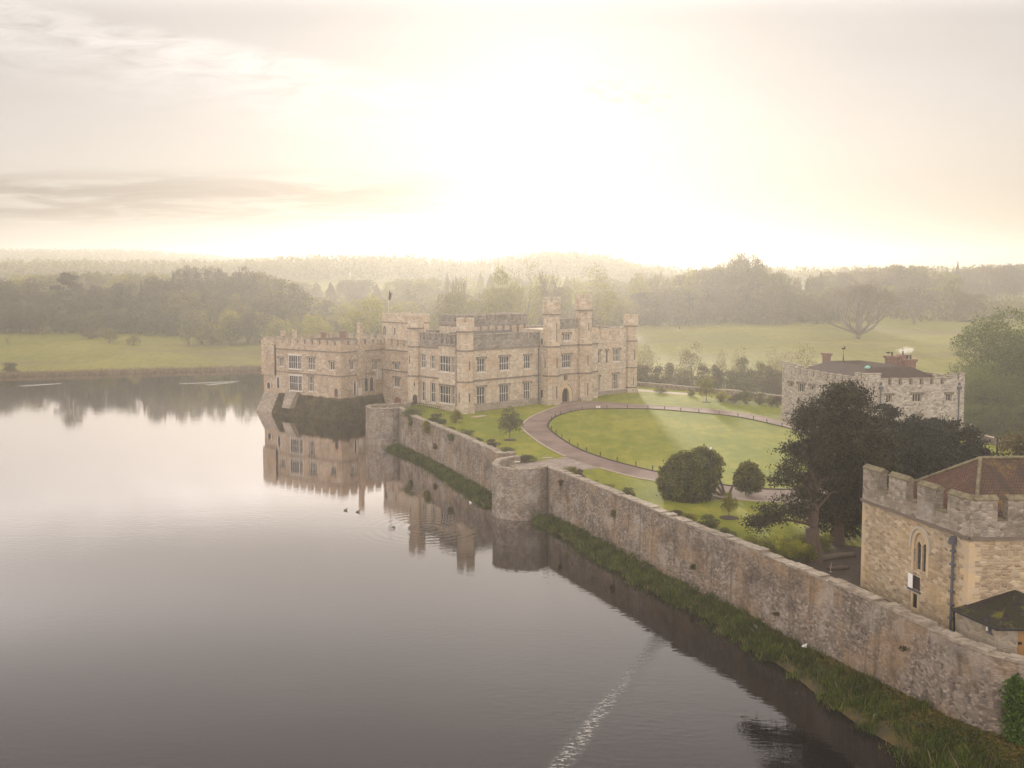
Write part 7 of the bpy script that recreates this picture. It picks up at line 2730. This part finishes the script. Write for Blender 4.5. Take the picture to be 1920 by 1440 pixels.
# flag hanging on its pole over the old square tower
pf = AT(728, 545, 213.5)
fp_ = empty('flagpole', (pf.x, 213.5, zgs), 'slim flagpole with a limp dark flag above the old square tower', 'flagpole')
mb = MB()
mb.tube([(pf.x, 213.5, zgs), (pf.x, 213.5, pf.z + 0.1)], [0.055, 0.035], 6)
mb.lathe((pf.x, 213.5, pf.z + 0.1), [(0.03, 0), (0.08, 0.06), (0, 0.13)], 8)
mb.build('pole', M['trim'], fp_)
zb_ = AT(728, 561, 213.5).z
mb = MB()
n = 10
for i in range(n):
    for j in range(5):
        def fq(i, j):
            q = i / n
            u_ = j / 5
            x = pf.x + 0.05 + u_ * (0.62 - 0.15 * q) + 0.10 * math.sin(q * 5 + u_ * 6)
            y = 213.5 + 0.16 * math.sin(u_ * 9 + q * 2)
            return (x, y, pf.z - q * (pf.z - zb_) - u_ * 0.5)
        mb.face([fq(i, j), fq(i + 1, j), fq(i + 1, j + 1), fq(i, j + 1)])
mb.build('flag', M['cloth_flag'], fp_, smooth=True)

# water birds
def duck(loc, rz, label, mat='duck', s=1.0, cat='duck'):
    me = bpy.data.meshes.new('duck')
    chain = [((-0.30, 0, 0.14), 0.03), ((-0.18, 0, 0.10), 0.10), ((0.0, 0, 0.09), 0.145), ((0.14, 0, 0.11), 0.115), ((0.20, 0, 0.20), 0.055), ((0.23, 0, 0.30), 0.062), ((0.30, 0, 0.285), 0.026), ((0.36, 0, 0.275), 0.016)]
    me.from_pydata([tuple(Vector(c) * s) for c, _ in chain], [(i, i + 1) for i in range(len(chain) - 1)], [])
    o_ = bpy.data.objects.new('duck', me)
    COL.objects.link(o_)
    md = o_.modifiers.new('skin', 'SKIN')
    for v, (_, r) in zip(me.skin_vertices[0].data, chain):
        v.radius = (r * s, r * s)
    me.skin_vertices[0].data[2].use_root = True
    o_.modifiers.new('sub', 'SUBSURF').levels = 2
    o_.modifiers['sub'].render_levels = 2
    dg = bpy.context.evaluated_depsgraph_get()
    nm = bpy.data.meshes.new_from_object(o_.evaluated_get(dg))
    bpy.data.objects.remove(o_)
    nm.materials.clear()
    nm.materials.append(M[mat])
    for p_ in nm.polygons:
        p_.use_smooth = True
    o_ = bpy.data.objects.new('duck', nm)
    COL.objects.link(o_)
    o_.location = loc
    o_.rotation_euler = (0, 0, rz)
    return tag(o_, label, cat)


for (px, py, z, rz, lab, mt, s) in ((648, 957, 0.0, 0.4, 'dark duck on open water, left of a pair', 'duck', 0.95), (671, 960, 0.0, 0.2, 'dark duck on open water, right of a pair', 'duck', 0.95),
                                    (882, 943, 0.0, 2.4, 'pale duck on the dark reflection below the shorter wall', 'swan', 0.8), (1508, 1214, 0.75, 0.3, 'pale-breasted goose standing on the near bank', 'swan', 0.85),
                                    (1418, 1180, 0.5, 2.0, 'grey goose resting on the bank by the grass edge', 'duck', 1.1)):
    p_ = G(px, py, z)
    duck((p_.x, p_.y, z - (0.02 if z == 0 else -0.02)), rz, lab, mt, s, 'goose' if 'goose' in lab else 'duck')

# smoke drifting from a chimney of the tower house
a = AT(1697, 662, 163)
me = bpy.data.meshes.new('chimney_smoke')
bm = bmesh.new()
bmesh.ops.create_icosphere(bm, subdivisions=3, radius=1.0)
for v in bm.verts:
    k = v.co.x
    v.co = Vector((v.co.x * 2.0, v.co.y * 0.8, v.co.z * (0.75 + 0.15 * math.sin(k * 5)) + 0.25 * math.sin(k * 2.2)))
bm.to_mesh(me)
bm.free()
m, t = new_mat('thin_smoke')
p = t.node('ShaderNodeTexCoord').outputs['Object']
ln = t.node('ShaderNodeVectorMath', {0: t.mapping(p, scale=(0.5, 1.25, 1.2))}, operation='LENGTH').outputs['Value']
den = t.math('MULTIPLY', t.ramp01(ln, 1.0, 0.2), t.math('MULTIPLY', t.ramp01(t.noise(p, 1.3, 4, 0.6), 0.40, 0.65), 1.6))
pv = t.node('ShaderNodeVolumePrincipled', {'Color': (0.98, 0.95, 0.93, 1), 'Density': den, 'Anisotropy': 0.3})
t.node('ShaderNodeOutputMaterial', {'Volume': pv.outputs[0]})
me.materials.append(m)
o_ = bpy.data.objects.new('chimney_smoke', me)
COL.objects.link(o_)
o_.location = (a.x, 163, a.z + 0.5)
tag(o_, 'thin pale puff of smoke above the tower house chimneys', 'smoke', kind='stuff')

# ------------------------------------------------------------------ the morning haze
mb = MB()
mb.boxv((-1650, -280, -4.5), (3300, 0, 0), (0, 2200, 0), (0, 0, 98))
hz_o = mb.build('haze', M['white'])
m, t = new_mat('haze')
pv = t.node('ShaderNodeVolumePrincipled', {'Color': HAZE_C, 'Density': HAZE_D, 'Anisotropy': HAZE_G})
t.node('ShaderNodeOutputMaterial', {'Volume': pv.outputs[0]})
hz_o.data.materials.clear()
hz_o.data.materials.append(m)
tag(hz_o, kind='stuff')
hz_o["label"] = "pale morning haze over lake, castle and woods"
